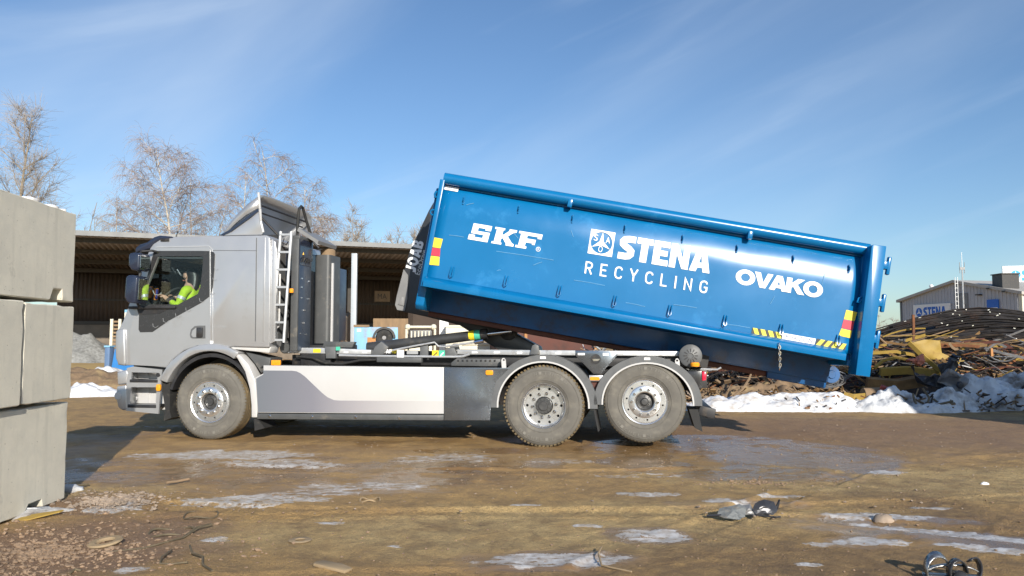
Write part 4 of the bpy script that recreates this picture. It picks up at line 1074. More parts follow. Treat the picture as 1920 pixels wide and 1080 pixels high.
def finger_chain(V, E, Rr, base, root_i, dirv, side, curl, lens, rads, nfing=4):
    d = Vector(dirv).normalized(); s = Vector(side).normalized(); c = Vector(curl).normalized()
    for k in range(nfing):
        off = s * (-.030 + .020 * k)
        p = Vector(base) + off
        prev = root_i
        ln = lens[k]
        for q, (fa, fc) in enumerate(((.0, .0), (.42, .06), (.75, .28), (.92, .55))):
            V.append(tuple(p + d * (ln * fa) + c * (ln * fc))); Rr.append(rads * (1 - .13 * q)); E.append((prev, len(V) - 1)); prev = len(V) - 1
    # thumb leaves the side of the palm
    prev = root_i
    for q, (a, b, cc) in enumerate(((-.045, -.032, .005), (-.02, -.052, .015), (.01, -.058, .03))):
        V.append(tuple(Vector(base) + d * a + s * b + c * cc)); Rr.append(.0105 * (1 - .1 * q)); E.append((prev, len(V) - 1)); prev = len(V) - 1
# local: x rear, y away, z up; origin at the seat
bV = [(0, 0, .08), (0.02, 0, .24), (.04, 0, .40), (.05, 0, .52), (.03, 0, .60), (.0, 0, .69), (-.005, 0, .78),
      (.06, -.17, .48), (-.02, -.24, .25), (-.20, -.20, .345), (-.275, -.17, .395),
      (.06, .17, .48), (-.04, .24, .26), (-.24, .20, .36), (-.32, .16, .41),
      (-.05, -.10, .04), (-.44, -.12, .04), (-.52, -.12, -.38), (-.64, -.12, -.40),
      (-.05, .10, .04), (-.44, .12, .04), (-.52, .12, -.38), (-.64, .12, -.40), (-.095, 0, .675), (-.07, 0, .70)]
bE = [(0, 1), (1, 2), (2, 3), (3, 4), (4, 5), (5, 6), (3, 7), (7, 8), (8, 9), (9, 10), (3, 11), (11, 12), (12, 13), (13, 14),
      (0, 15), (15, 16), (16, 17), (17, 18), (0, 19), (19, 20), (20, 21), (21, 22), (5, 24), (24, 23)]
bR = [(.14, .12), (.12, .10), (.14, .11), (.11, .08), (.05, .05), (.085, .095), (.07, .075), .055, .042, .030, (.038, .018), .055, .042, .030, (.038, .018), .08, .06, .042, .035, .08, .06, .042, .035, .012, .03]
finger_chain(bV, bE, bR, (-.305, -.165, .41), 10, (-1, 0, .35), (0, 1, 0), (0.1, 0, -1), (.072, .082, .078, .060), .009)
finger_chain(bV, bE, bR, (-.35, .155, .425), 14, (-1, 0, .3), (0, -1, 0), (0.1, 0, -1), (.072, .082, .078, .060), .009)
skin_mesh('body', bV, bE, bR, M['skin'], driver, 0, 2)
jV = [(0, 0, .05), (0.02, 0, .24), (.04, 0, .40), (.05, 0, .53), (.045, 0, .58), (.06, -.18, .48), (-.02, -.245, .25), (-.15, -.215, .32), (.06, .18, .48), (-.04, .245, .26), (-.18, .215, .33)]
jE = [(0, 1), (1, 2), (2, 3), (3, 4), (3, 5), (5, 6), (6, 7), (3, 8), (8, 9), (9, 10)]
jk = skin_mesh('jacket', jV, jE, [(.17, .15), (.15, .125), (.16, .125), (.125, .095), (.07, .065), .066, .052, .040, .066, .052, .040], M['hivis'], driver, 0, 2)
MB().tube([(-.14, -.217, .315), (-.19, -.203, .34)], .038, 12).build('cuff', M['dark_cloth'], jk)
MB().tube([(.015, -.22, .345), (.028, -.21, .385)], .061, 12).build('reflective_band', M['retro'], jk)
tV = [(0, 0, .06), (-.05, -.10, .04), (-.44, -.12, .05), (-.52, -.12, -.33), (-.05, .10, .04), (-.44, .12, .05), (-.52, .12, -.33)]
skin_mesh('trousers', tV, [(0, 1), (1, 2), (2, 3), (0, 4), (4, 5), (5, 6)], [.16, .10, .075, .06, .10, .075, .06], M['dark_cloth'], driver, 0, 1)
hV = [(.02, 0, .80), (.058, 0, .74), (.072, 0, .66), (.075, -.02, .56), (.07, -.05, .46), (.06, -.07, .38)]
skin_mesh('hair', hV, [(0, 1), (1, 2), (2, 3), (3, 4), (4, 5)], [(.075, .08), (.085, .105), (.075, .105), (.07, .10), (.055, .08), .02], M['hair'], driver, 0, 2)
ey_ = MB(); ey_.ball((-.080, -.034, .712), .011); ey_.ball((-.080, .034, .712), .011); ey_.build('eyes', M['hair'], driver)
MB().tube([(-.078, -.022, .632), (-.084, 0, .634), (-.078, .022, .632)], .007, 6).build('mouth', M['salmon'], driver)
ea = MB(); ea.ball((.0, -.088, .69), .03, sq=(.6, .35, 1)); ea.ball((.0, .088, .69), .03, sq=(.6, .35, 1)); ea.build('ears', M['skin'], driver)

# ================================================================== CONTAINER
# local frame: x along the container (front to rear), y away from the camera, z up its side
CO = (-1.1477, 10.0156, 2.0562)
cont = empty('roll_off_container', CO, (0, R(10.131), R(-2.6)))
tag(cont, 'long bright blue open top container tilted on the truck, white lettering on its side', 'container')
def top_v(u): return 1.415
# side panel: flat below, leaning slightly inwards above the fold
def side_panel():
    v = []; f = []
    nu, prof = 40, []
    y = 0.075; z = 0.10
    prof.append((y, z))
    N = 26
    for i in range(N):
        t = (i + 1) / N
        dz = (1.38 - .10) / N
        z += dz
        tl = R(.6 * z) if z < .98 else R(.6 + 52.0 * (z - .97))
        y += dz * math.tan(tl)
        prof.append((y, z))
    for i in range(nu + 1):
        u = 5.50 * i / nu
        sc = (top_v(u) - .04) / 1.40
        for (py, pz) in prof:
            # faint oil-canning of the plate
            w = .0022 * math.sin(u * 4.1 + 1.0) * math.sin(pz * 3.0) + .0008 * math.sin(u * 9.7 + pz * 5)
            v.append((u, py + w, pz * sc))
    m = len(prof)
    for i in range(nu):
        for j in range(m - 1):
            f.append((i * m + j, i * m + j + 1, (i + 1) * m + j + 1, (i + 1) * m + j))
    return MB().add(v, f), prof
pm, prof_side = side_panel()
panel = pm.build('side_panel', M['blue'], cont, ang=60)
md = panel.modifiers.new('plate', 'SOLIDIFY'); md.thickness = .004; md.offset = 1
def panel_y(z):
    for (a, b), (c, d) in zip(prof_side[:-1], prof_side[1:]):
        if b <= z <= d: return a + (c - a) * (z - b) / (d - b)
    return prof_side[-1][0] if z > 1 else .075
OFF = .012
def onp(u, z, d=0.0): return (u, panel_y(z) - OFF + .004 - d, z)
# top rail
tr1 = MB().tube([(.0, .10, top_v(0) + .035), (5.52, .10, top_v(5.52) + .035)], .075, 20).build('top_rail', M['blue'], cont)
MB().box(0, 5.5, .17, .25, 1.30, 1.40).build('inner_rail', M['blue'], cont)
for p in ((1.679, 1.391), (4.007, 1.372)):
    b = MB(); b.box(p[0] - .03, p[0] + .03, .02, .12, p[1] - .05, p[1] + .05); b.build('rail_bracket', M['blue'], cont, bevel=.005)
# bottom rail with sloping ledge
brl = MB(); brl.prism([(-.055, 0.0), (-.055, .085), (.03, .138), (.10, .14), (.10, 0.02)], 0.0, 5.385, axis='x'); brl.build('bottom_rail', M['blue'], cont, bevel=.006)
# belly under the rail, sloping in
be = MB(); be.prism([(.10, .02), (.74, .0), (.76, -.29), (1.75, -.29), (1.77, .0), (2.37, .02), (2.37, .1), (.10, .1)], -.06, 5.5, axis='x'); be.build('floor_frame', M['blue_shaded'], cont, bevel=.008)
lr_ = MB(); lr_.box(.0, 5.2, .85, .98, -.36, -.29); lr_.box(.0, 5.2, 1.45, 1.58, -.36, -.29); lr_.build('skid_rail', M['rust_dark'], cont, bevel=.006)
# front bulkhead
fb = MB(); fb.prism([(.22, -.24), (.30, -.30), (2.2, -.30), (2.28, -.24), (2.30, 1.33), (.20, 1.33)], -.10, 0.02, axis='x'); fb.build('front_bulkhead', M['blue'], cont, bevel=.02)
fb2 = MB(); fb2.box(-.04, .02, .03, 2.42, .0, 1.42); fb2.build('front_plate', M['blue'], cont, bevel=.006)
MB().box(-.10, -.03, .15, .3, 1.18, 1.28).build('corner_lug', M['blue'], cont, bevel=.01)
for (px_, z_) in ((-.06, .98), (-.05, 1.22)):
    k = MB(); k.tube([(px_ + .035 * math.cos(a), .08, z_ + .035 * math.sin(a)) for a in [2 * math.pi * i / 12 for i in range(12)]], .012, 6, closed=True); k.build('rope_eye', M['blue'], cont)
# far side and rear
MB().box(0, 5.5, 2.36, 2.41, .05, 1.38).build('far_panel', M['blue'], cont)
MB().tube([(0, 2.37, top_v(0) + .035), (5.52, 2.37, top_v(5.5) + .035)], .075, 14).build('top_rail', M['blue'], cont)
MB().box(5.46, 5.6, .1, 2.4, -.05, 1.36).build('tailgate', M['blue'], cont, bevel=.01)
po = MB().prism([(5.462, 1.465), (5.486, 1.483), (5.643, 1.490), (5.680, -0.149), (5.505, -0.154)], -.12, .14).build('rear_post', M['blue'], cont, bevel=.008)
MB().box(5.54, 5.70, 2.3, 2.55, -.14, 1.46).build('rear_post', M['blue'], cont, bevel=.008)
for a, b, c_ in (((5.694, 1.376), (5.745, 1.391), (5.719, 1.162)), ((5.698, 0.901), (5.748, 0.917), (5.722, 0.689)), ((5.694, 0.434), (5.750, 0.451), (5.717, 0.230))):
    zc_ = (a[1] + c_[1]) / 2; xc_ = a[0]
    h = MB(); h.box(xc_ - .03, xc_ + .04, -.04, .06, zc_ - .05, zc_ + .05); hh = h.build('door_hinge', M['blue'], cont, bevel=.01)
    k = MB(); k.box(xc_ + .03, xc_ + .075, -.03, .03, zc_ - .115, zc_ + .115); k.build('hinge_plate', M['blue'], hh, bevel=.014)
# rear rollers
for y_ in (.95, 1.45):
    MB().lathe([(0, -.02), (.05, -.02), (.06, 0), (.115, 0), (.12, .02), (.12, .16), (0, .16)], 24, ((5.599, -0.176)[0], y_, (5.599, -0.176)[1])).build('ground_roller', M['blue_shaded'], cont)
MB().box(4.7, 5.50, .80, .86, -.38, -.12).build('roller_bracket', M['blue_shaded'], cont, bevel=.02)
# lashing hooks
def hook(u, z, top):
    o = MB(); y = panel_y(z) - .018
    if top:
        o.box(u - .008, u + .008, y - .012, y + .02, z - .055, z + .055)
        o.tube([(u, y - .012, z + .03), (u, y - .035, z + .0), (u, y - .012, z - .03)], .006, 5)
    else:
        o.tube([(u - .017, y + .01, z + .075), (u - .017, y - .025, z + .01), (u - .017, y - .035, z - .045), (u, y - .037, z - .06), (u + .017, y - .035, z - .045), (u + .017, y - .025, z + .01), (u + .017, y + .01, z + .075)], .0085, 6)
    return o.build('lashing_hook', M['blue'], cont)
for p in ((0.327, 0.246), (1.039, 0.252), (1.740, 0.243), (2.457, 0.237), (3.166, 0.239), (3.870, 0.233), (4.580, 0.244), (5.294, 0.235)):
    hook(p[0], p[1], False)
for p in ((0.305, 1.207), (1.035, 1.211), (1.746, 1.206), (2.433, 1.191), (3.181, 1.187), (3.882, 1.177), (4.599, 1.163), (5.308, 1.163)):
    hook(p[0], p[1], True)
rh = MB(); q_ = (5.462, 0.801)
rh.tube([(q_[0] + .04, .0, q_[1] + .05), (q_[0] - .02, -.01, q_[1] + .0), (q_[0] - .03, -.01, q_[1] - .05), (q_[0] + .0, -.01, q_[1] - .05), (q_[0] + .05, .0, q_[1] + .04)], .012, 6); rh.build('rope_hook', M['blue'], cont)
# stickers and reflectors
def flat(poly, mt, nm, d=.003):
    o = MB(); plate(o, [poly], lambda a, b, dd: onp(a, b, dd), 0, d); return o.build(nm, M[mt], cont, fix=False, smooth=False)
flat([(0.014, 1.370), (0.205, 1.367), (0.201, 1.310), (0.010, 1.313)], 'vinyl', 'white_sticker')
flat([(-0.010, 0.658), (0.132, 0.655), (0.123, 0.530), (-0.010, 0.528)], 'yellow', 'reflector')
flat([(-0.011, 0.521), (0.123, 0.523), (0.134, 0.426), (-0.006, 0.420)], 'red', 'reflector')
flat([(-0.007, 0.413), (0.133, 0.419), (0.147, 0.306), (0.001, 0.295)], 'yellow', 'reflector')
flat([(5.343, 0.641), (5.480, 0.634), (5.464, 0.516), (5.331, 0.520)], 'yellow', 'reflector')
flat([(5.329, 0.513), (5.462, 0.509), (5.455, 0.399), (5.318, 0.406)], 'red', 'reflector')
flat([(5.316, 0.398), (5.453, 0.392), (5.444, 0.296), (5.297, 0.304)], 'yellow', 'reflector')
# hazard tapes with cut stripes
def tape(a, b, c_, d_, mode):
    A, B, Cc, D = Vector(a), Vector(b), Vector(c_), Vector(d_)
    flat([tuple(A), tuple(B), tuple(Cc), tuple(D)], 'tape_black', 'hazard_tape', .002)
    o = MB(); n = 4
    for i in range(n):
        t0 = (i + .08) / n; t1 = t0 + .58 / n
        sh = .45 / n * mode
        q = [A.lerp(B, min(1, max(0, t0 + (sh if sh > 0 else 0)))), A.lerp(B, min(1, max(0, t1 + (sh if sh > 0 else 0)))), D.lerp(Cc, min(1, max(0, t1 - (sh if sh < 0 else 0)))), D.lerp(Cc, min(1, max(0, t0 - (sh if sh < 0 else 0))))]
        plate(o, [[tuple(x) for x in q]], lambda a_, b_, dd: onp(a_, b_, dd), 0, .0045)
    o.build('tape_stripes', M['tape_yellow'], cont, fix=False, smooth=False)
tape((4.223, 0.214), (4.605, 0.214), (4.605, 0.126), (4.224, 0.126), -1)
tape((5.038, 0.217), (5.409, 0.215), (5.402, 0.133), (5.024, 0.133), 1)
sg = flat([(4.608, 0.215), (5.025, 0.214), (5.018, 0.125), (4.609, 0.123)], 'vinyl', 'warning_sign', .003)
def on_text(body, p0, p1, pt, mt, d=.0055, spacing=1.0, offset=0.0, nm='lettering'):
    """p0 baseline start, p1 baseline end, pt top of first letter"""
    vs, fs = text2d(body, spacing, offset)
    P0, P1, PT = Vector(p0), Vector(p1), Vector(pt)
    o = MB(); o.add([onp(*(P0 + (P1 - P0) * a + (PT - P0) * b), d) for a, b in vs], fs)
    return o.build(nm, M[mt], cont, fix=False, smooth=False)
on_text("RISKZON", (4.651, 0.151), (4.988, 0.152), (4.653, 0.202), 'print_navy')
# chain
chn = MB(); a_ = (4.546, 0.075); 
for i in range(9):
    z0 = a_[1] - .02 - i * .036
    u0 = a_[0] + .004 * (i % 2) + i * .0065
    chn.tube([(u0 + .012 * math.cos(t) * (1 if i % 2 else .5), -.075 + .012 * math.cos(t) * (0 if i % 2 else 1), z0 + .026 * math.sin(t)) for t in [2 * math.pi * k / 8 for k in range(8)]], .006, 5, closed=True)
chn.build('chain', M['chrome'], cont)

def wpar(text, font, gap, p0, p1, pt, mt='vinyl', nm='lettering'):
    tot = sum(font[c][0] + gap for c in text) - gap
    P0, P1, PT = Vector(p0), Vector(p1), Vector(pt)
    o = MB()
    def to3(x, y, d):
        q = P0 + (P1 - P0) * (x / tot) + (PT - P0) * y
        return onp(q.x, q.y, d)
    word(o, text, font, gap, to3, 0, .003)
    return o.build(nm, M[mt], cont, fix=False, smooth=False)
wpar("SKF", SLAB, .07, (0.452, 0.710), (1.388, 0.714), (0.472, 0.928))
lg = MB()
rr_c = (1.377, 0.736)
for (ro_, ri_) in ((.030, .024),):
    plate(lg, [ell(rr_c[0], rr_c[1], ro_, ro_, 20), ell(rr_c[0], rr_c[1], ri_, ri_, 20)], lambda a, b, d: onp(a, b, d), 0, .003)
lg.build('registered_ring', M['vinyl'], cont, fix=False, smooth=False)
on_text("R", (1.369, 0.721), (1.393, 0.722), (1.367, 0.752), 'vinyl')
wpar("STENA", BOLD, .035, (2.390, 0.794), (3.583, 0.801), (2.389, 1.107))
wpar("RECYCLING", THIN, .60, (2.015, 0.530), (3.592, 0.541), (2.008, 0.689))
wpar("OVAKO", WIDE, -.07, (3.919, 0.735), (5.023, 0.731), (3.915, 0.927))
# emblem: white square with round opening, three-pointed star and letters
q0, q1, q3 = Vector((2.011, 0.794)), Vector((2.327, 0.797)), Vector((2.006, 1.116))
def emb(x, y, d): 
    q = q0 + (q1 - q0) * x + (q3 - q0) * y
    return onp(q.x, q.y, d)
em = MB()
plate(em, [rc(0, 0, 1, 1), ell(.5, .5, .44, .44, 40)], emb, 0, .003)
star = []
for k in range(6):
    a = R(90 + 60 * k); rad = .43 if k % 2 == 0 else .10
    star.append((.5 + rad * math.cos(a), .5 + rad * math.sin(a)))
plate(em, [star], emb, 0, .003)
em.build('emblem', M['vinyl'], cont, fix=False, smooth=False)
for ch_, (x, y) in (('S', (.16, .55)), ('A', (.66, .52)), ('O', (.41, .12))):
    vs, fs = text2d(ch_)
    o = MB(); o.add([emb(x + .17 * a, y + .25 * b, .003) for a, b in vs], fs); o.build('lettering', M['vinyl'], cont, fix=False, smooth=False)
# scratches in the paint
scm = mat('scratched_paint', (0.16, 0.38, 0.60), .5, 0, .1, 9)
so = MB(); r2 = random.Random(3)
for (px_, py_, L2, a2) in [((0.847, 0.617)[0], (0.847, 0.617)[1], .75, 1), (1.0, .9, .12, -35), (.35, 1.15, .1, 25), (1.9, .42, .4, 0), (3.2, .33, .3, 2), (4.4, .55, .12, 70), (2.6, .25, .25, -2), (.9, .37, .05, 20), (1.75, 1.05, .09, -60), (3.9, .2, .3, 1), (5.0, .9, .2, 85), (.2, .72, .2, 2), (1.35, .52, .12, 30)]:
    p0 = (px_, py_); p1 = (px_ + L2 * math.cos(R(a2)), py_ + L2 * math.sin(R(a2)))
    so.tube([onp(*p0, -.001), onp((p0[0] + p1[0]) / 2, (p0[1] + p1[1]) / 2 + .004, -.0005), onp(*p1, -.001)], .0035, 4)
tag(so.build('scratches', scm, cont), kind='stuff')

# ================================================================== GROUND
def vnoise(x, y, seed):
    xi = np.floor(x).astype(np.int64); yi = np.floor(y).astype(np.int64)
    xf = x - xi; yf = y - yi
    u = xf * xf * (3 - 2 * xf); v = yf * yf * (3 - 2 * yf)
    def h(a, b):
        n = (a * 374761393 + b * 668265263 + seed * 1442695041) & 0xffffffff
        n = ((n ^ (n >> 13)) * 1274126177) & 0xffffffff
        return ((n ^ (n >> 16)) & 0xffff) / 65535.0
    return (h(xi, yi) * (1 - u) + h(xi + 1, yi) * u) * (1 - v) + (h(xi, yi + 1) * (1 - u) + h(xi + 1, yi + 1) * u) * v
def fbm(x, y, seed, oct=4, g=.5):
    a = 1.0; t = 0; s = 0
    for o in range(oct):
        t = t + a * vnoise(x * 2 ** o + 17.3 * o, y * 2 ** o - 9.1 * o, seed + o); s += a; a *= g
    return t / s

def spaced(segs):
    out = []
    for a, b, st in segs:
        n = max(1, int(round((b - a) / st)))
        out += [a + (b - a) * i / n for i in range(n)]
    out.append(segs[-1][1])
    return np.array(out)
gx = spaced([(-900, -100, 100), (-100, -30, 5), (-30, -9, .5), (-9, -4.5, .07), (-4.5, 5, .032), (5, 11, .06), (11, 25, .4), (25, 100, 5), (100, 900, 100)])
gy = spaced([(-400, -50, 50), (-50, 0, 5), (0, 3.8, .4), (3.8, 8.5, .028), (8.5, 15, .06), (15, 26, .22), (26, 70, 1.2), (70, 1000, 60)])
X, Y = np.meshgrid(gx, gy)
nx, ny = len(gx), len(gy)
def ground_h(X, Y):
    near = np.clip((30 - np.hypot(X, Y - 6)) / 10, 0, 1)
    return near * ((fbm(X * .35, Y * .35, 3, 3) - .5) * .05 + (fbm(X * 2.2, Y * 2.2, 9, 3) - .5) * .022 + (fbm(X * 11, Y * 11, 21, 2) - .5) * .014 + (fbm(X * 26, Y * 26, 31, 2) - .5) * .009)
Z = ground_h(X, Y)
# tyre tracks pressed into the mud
def track(pts, gauge=1.0, w=.16, dep=.016, period=.09):
    global Z
    P = [Vector(p) for p in pts]
    for side in (-.5, .5):
        Q_ = []
        for i, p in enumerate(P):
            d = (P[min(i + 1, len(P) - 1)] - P[max(i - 1, 0)]).normalized()
            Q_.append(p + Vector((-d.y, d.x)) * (side * gauge))
        best = np.full(X.shape, 9.0); al = np.zeros(X.shape); acc = 0
        for a, b in zip(Q_[:-1], Q_[1:]):
            d = b - a; L_ = d.length; d = d / L_
            t = np.clip((X - a.x) * d.x + (Y - a.y) * d.y, 0, L_)
            dd = np.hypot(X - a.x - d.x * t, Y - a.y - d.y * t)
            m_ = dd < best
            best = np.where(m_, dd, best); al = np.where(m_, acc + t, al); acc += L_
        k = np.clip((w - best) / .03, 0, 1); rim = np.clip(1 - np.abs(best - w - .03) / .04, 0, 1)
        fade = np.clip((fbm(X * .8, Y * .8, 77, 3) - .36) * 5, 0, 1)
        Z = Z + fade * (-k * dep + rim * dep * .7 + k * .007 * (np.sin((al + best * .8) * 2 * np.pi / period) > 0))
track([(-3.6, 7.6), (-1.5, 7.3), (1.0, 7.25), (3.5, 7.6), (6.5, 8.4)], 1.95)
track([(-2.6, 5.2), (-1.0, 5.45), (.8, 5.5), (2.2, 5.2), (4.0, 4.4)], 1.7, .14, .014, .08)
track([(1.2, 4.2), (2.4, 5.6), (4.2, 7.6), (6.8, 9.6)], 1.8, .15, .018, .1)
# the wheels and blocks stand on firm, level ground
lvl = np.clip(1.4 - np.minimum.reduce([np.hypot(X + 4.16, Y - 10.85), np.hypot(X - .40, Y - 10.15)]) , 0, 1)
Z = Z * (1 - lvl)
def blob(cx, cy, rx, ry, rot=0, soft=.25, nz=.35, ns=2.0, seed=1):
    c, s = math.cos(R(rot)), math.sin(R(rot))
    dx, dy = X - cx, Y - cy
    a = (dx * c + dy * s) / rx; b = (-dx * s + dy * c) / ry
    d = np.hypot(a, b) + (fbm(X * ns, Y * ns, seed, 4, .6) - .5) * 2 * nz
    return np.clip((1 - d) / soft + .5, 0, 1)
def amax(*k): return np.maximum.reduce(k)
# icy / glazed pale patches seen in the yard
ice = amax(
    blob(*(-3.367, 9.396), .95, .42, 4, .5, .6, 2.4, 11), blob(*(-2.404, 8.784), .75, .26, 2, .5, .65, 2.7, 12) * .85, blob(*(-2.248, 6.742), .75, .24, 10, .3, .5, 2.6, 13),
    blob(*(-1.899, 7.045), .55, .16, 5, .4, .6, 3, 14) * .7, blob(*(-1.343, 7.378), .75, .22, 6, .5, .55, 3, 15) * .75, blob(*(-3.243, 6.485), .24, .26, 20, .25, .4, 4, 16), blob(*(-0.745, 9.182), .8, .35, 5, .5, .7, 3, 17) * .7,
    blob(*(1.211, 7.045), .28, .11, 0, .3, .5, 5, 18), blob(*(0.969, 5.551), .24, .20, -12, .25, .55, 5, 19), blob(*(0.232, 4.949), .42, .17, 0, .3, .5, 4, 20),
    blob(*(2.805, 6.134), .45, .12, -10, .3, .45, 5, 21), blob(*(3.045, 5.597), .62, .14, -30, .3, .45, 5, 22), blob(*(3.152, 5.109), .5, .09, -28, .3, .4, 5, 29), blob(*(2.459, 5.349), .27, .11, -4, .25, .4, 5, 23), blob(*(2.137, 5.307), .2, .06, 0, .3, .5, 6, 33),
    blob(*(1.815, 6.654), .22, .12, -6, .3, .5, 6, 24), blob(*(2.373, 6.973), .2, .07, 0, .3, .5, 6, 25), blob(*(-1.365, 5.972), .13, .05, 0, .4, .5, 7, 26), blob(*(-2.030, 5.448), .09, .07, 0, .3, .5, 7, 27),
    blob(*(-0.772, 5.280), .06, .04, 0, .4, .5, 8, 28), blob(*(0.112, 6.632), .16, .07, 0, .4, .5, 6, 30), blob(*(3.405, 6.444), .2, .07, 0, .4, .4, 6, 31), blob(*(-2.250, 4.701), .14, .06, 10, .4, .5, 6, 32), blob(*(3.878, 8.148), .25, .12, 0, .4, .4, 5, 34), blob(*(1.797, 4.833), .09, .05, 0, .3, .5, 7, 35),
    blob(*(0.722, 8.899), .5, .14, 0, .5, .6, 4, 36) * .6, blob(*(1.299, 8.019), .5, .16, 0, .5, .7, 4, 37) * .55, blob(*(0.549, 5.836), .12, .05, 0, .4, .5, 6, 38), blob(*(-3.045, 12.477), 4.5, .22, 0, .6, .7, 1.5, 39) * .55)
# wet, dark, glossy ground
wet = amax(blob(*(-3.093, 8.181), 1.3, .5, 4, .4, .5, 2, 57), blob(*(-0.396, 9.759), 1.1, .3, 3, .4, .5, 2, 58) * .9,
    blob(*(2.642, 9.529), 2.0, 1.9, -8, .22, .16, 1.0, 41), blob(*(1.829, 9.018), .9, .9, 0, .6, .3, 2, 42),
    blob(*(-2.430, 8.181), 3.2, 1.1, 2, .5, .5, 1.2, 43) * .85, blob(*(-4.736, 10.000), 3.2, 2.0, 0, .5, .4, 1.2, 44) * .5, blob(*(0.278, 10.254), 4.0, .9, 0, .6, .5, 1.2, 45) * .6, blob(*(-0.593, 8.784), 1.3, .45, 4, .4, .45, 2, 46) * .9,
    blob(*(5.722, 11.416), 4.2, 1.9, 0, .5, .4, .8, 47) * .36, blob(*(3.035, 5.448), 1.0, .26, -24, .4, .3, 3, 48) * .9, blob(*(2.747, 6.008), .8, .2, -10, .4, .3, 4, 49) * .85, blob(*(2.452, 5.335), .42, .2, 0, .4, .3, 4, 50) * .9,
    blob(*(0.231, 4.926), .65, .27, 0, .4, .3, 3, 51) * .9, blob(*(0.969, 5.551), .34, .28, -12, .4, .4, 4, 52) * .8, blob(*(-1.575, 7.298), 1.6, .4, 5, .5, .4, 2, 53) * .7, blob(*(-5.896, 14.247), 6, 3, 0, .8, .5, .7, 54) * .25,
    blob(*(1.908, 6.589), .6, .2, 0, .5, .5, 3, 55) * .7, blob(*(5.044, 9.100), 1.0, .5, 0, .5, .6, 1.6, 56) * .45)
# churned darker soil and pale dry sand
dark = np.clip((fbm(X * .9, Y * .9, 61, 5, .6) - .56) * 5, 0, 1) * .8 * np.clip((9.5 - Y) / 3, .35, 1)
dark = np.maximum(dark, blob(*(1.740, 4.810), 1.8, .5, 0, .6, .5, 2, 62) * .6)
red = amax(blob(*(-2.991, 5.307), 1.0, .85, 30, .5, .4, 2, 71), blob(*(5.659, 12.102), 5.5, 2.2, 0, .6, .4, .9, 72) * .8, blob(*(-3.416, 6.589), .5, .4, 0, .5, .4, 3, 73) * .8)
sand = np.maximum(amax(blob(*(4.112, 7.714), 2.6, .9, -8, .6, .45, 1.2, 81), blob(*(-0.226, 5.597), 1.9, .55, 0, .7, .6, 1.6, 82), blob(*(1.226, 6.285), 1.6, .5, 0, .7, .6, 1.6, 83), blob(*(-3.528, 7.170), .6, .35, 20, .6, .4, 2, 84), blob(*(-1.353, 5.597), 1.0, .3, 0, .7, .6, 2, 85) * .8),
    blob(*(7.839, 13.759), 4.5, .35, -3, .7, .5, 1, 86) * .9)
verts = np.stack([X.ravel(), Y.ravel(), Z.ravel()], 1)
idx = np.arange(nx * ny).reshape(ny, nx)
quads = np.stack([idx[:-1, :-1], idx[:-1, 1:], idx[1:, 1:], idx[1:, :-1]], -1).reshape(-1, 4)
gm = bpy.data.meshes.new('ground')
gm.vertices.add(len(verts)); gm.vertices.foreach_set('co', verts.ravel())
gm.loops.add(quads.size); gm.loops.foreach_set('vertex_index', quads.ravel())
gm.polygons.add(len(quads)); gm.polygons.foreach_set('loop_start', np.arange(0, quads.size, 4)); gm.polygons.foreach_set('loop_total', np.full(len(quads), 4))
gm.update(calc_edges=True)
gm.polygons.foreach_set('use_smooth', np.ones(len(quads), bool))
for nm, a in (('ice', ice), ('wet', wet), ('dark', dark), ('red', red), ('sand', sand)):
    at = gm.attributes.new(nm, 'FLOAT', 'POINT'); at.data.foreach_set('value', a.ravel().astype(np.float32))
ground = bpy.data.objects.new('ground', gm); C.objects.link(ground)
tag(ground, kind='structure')

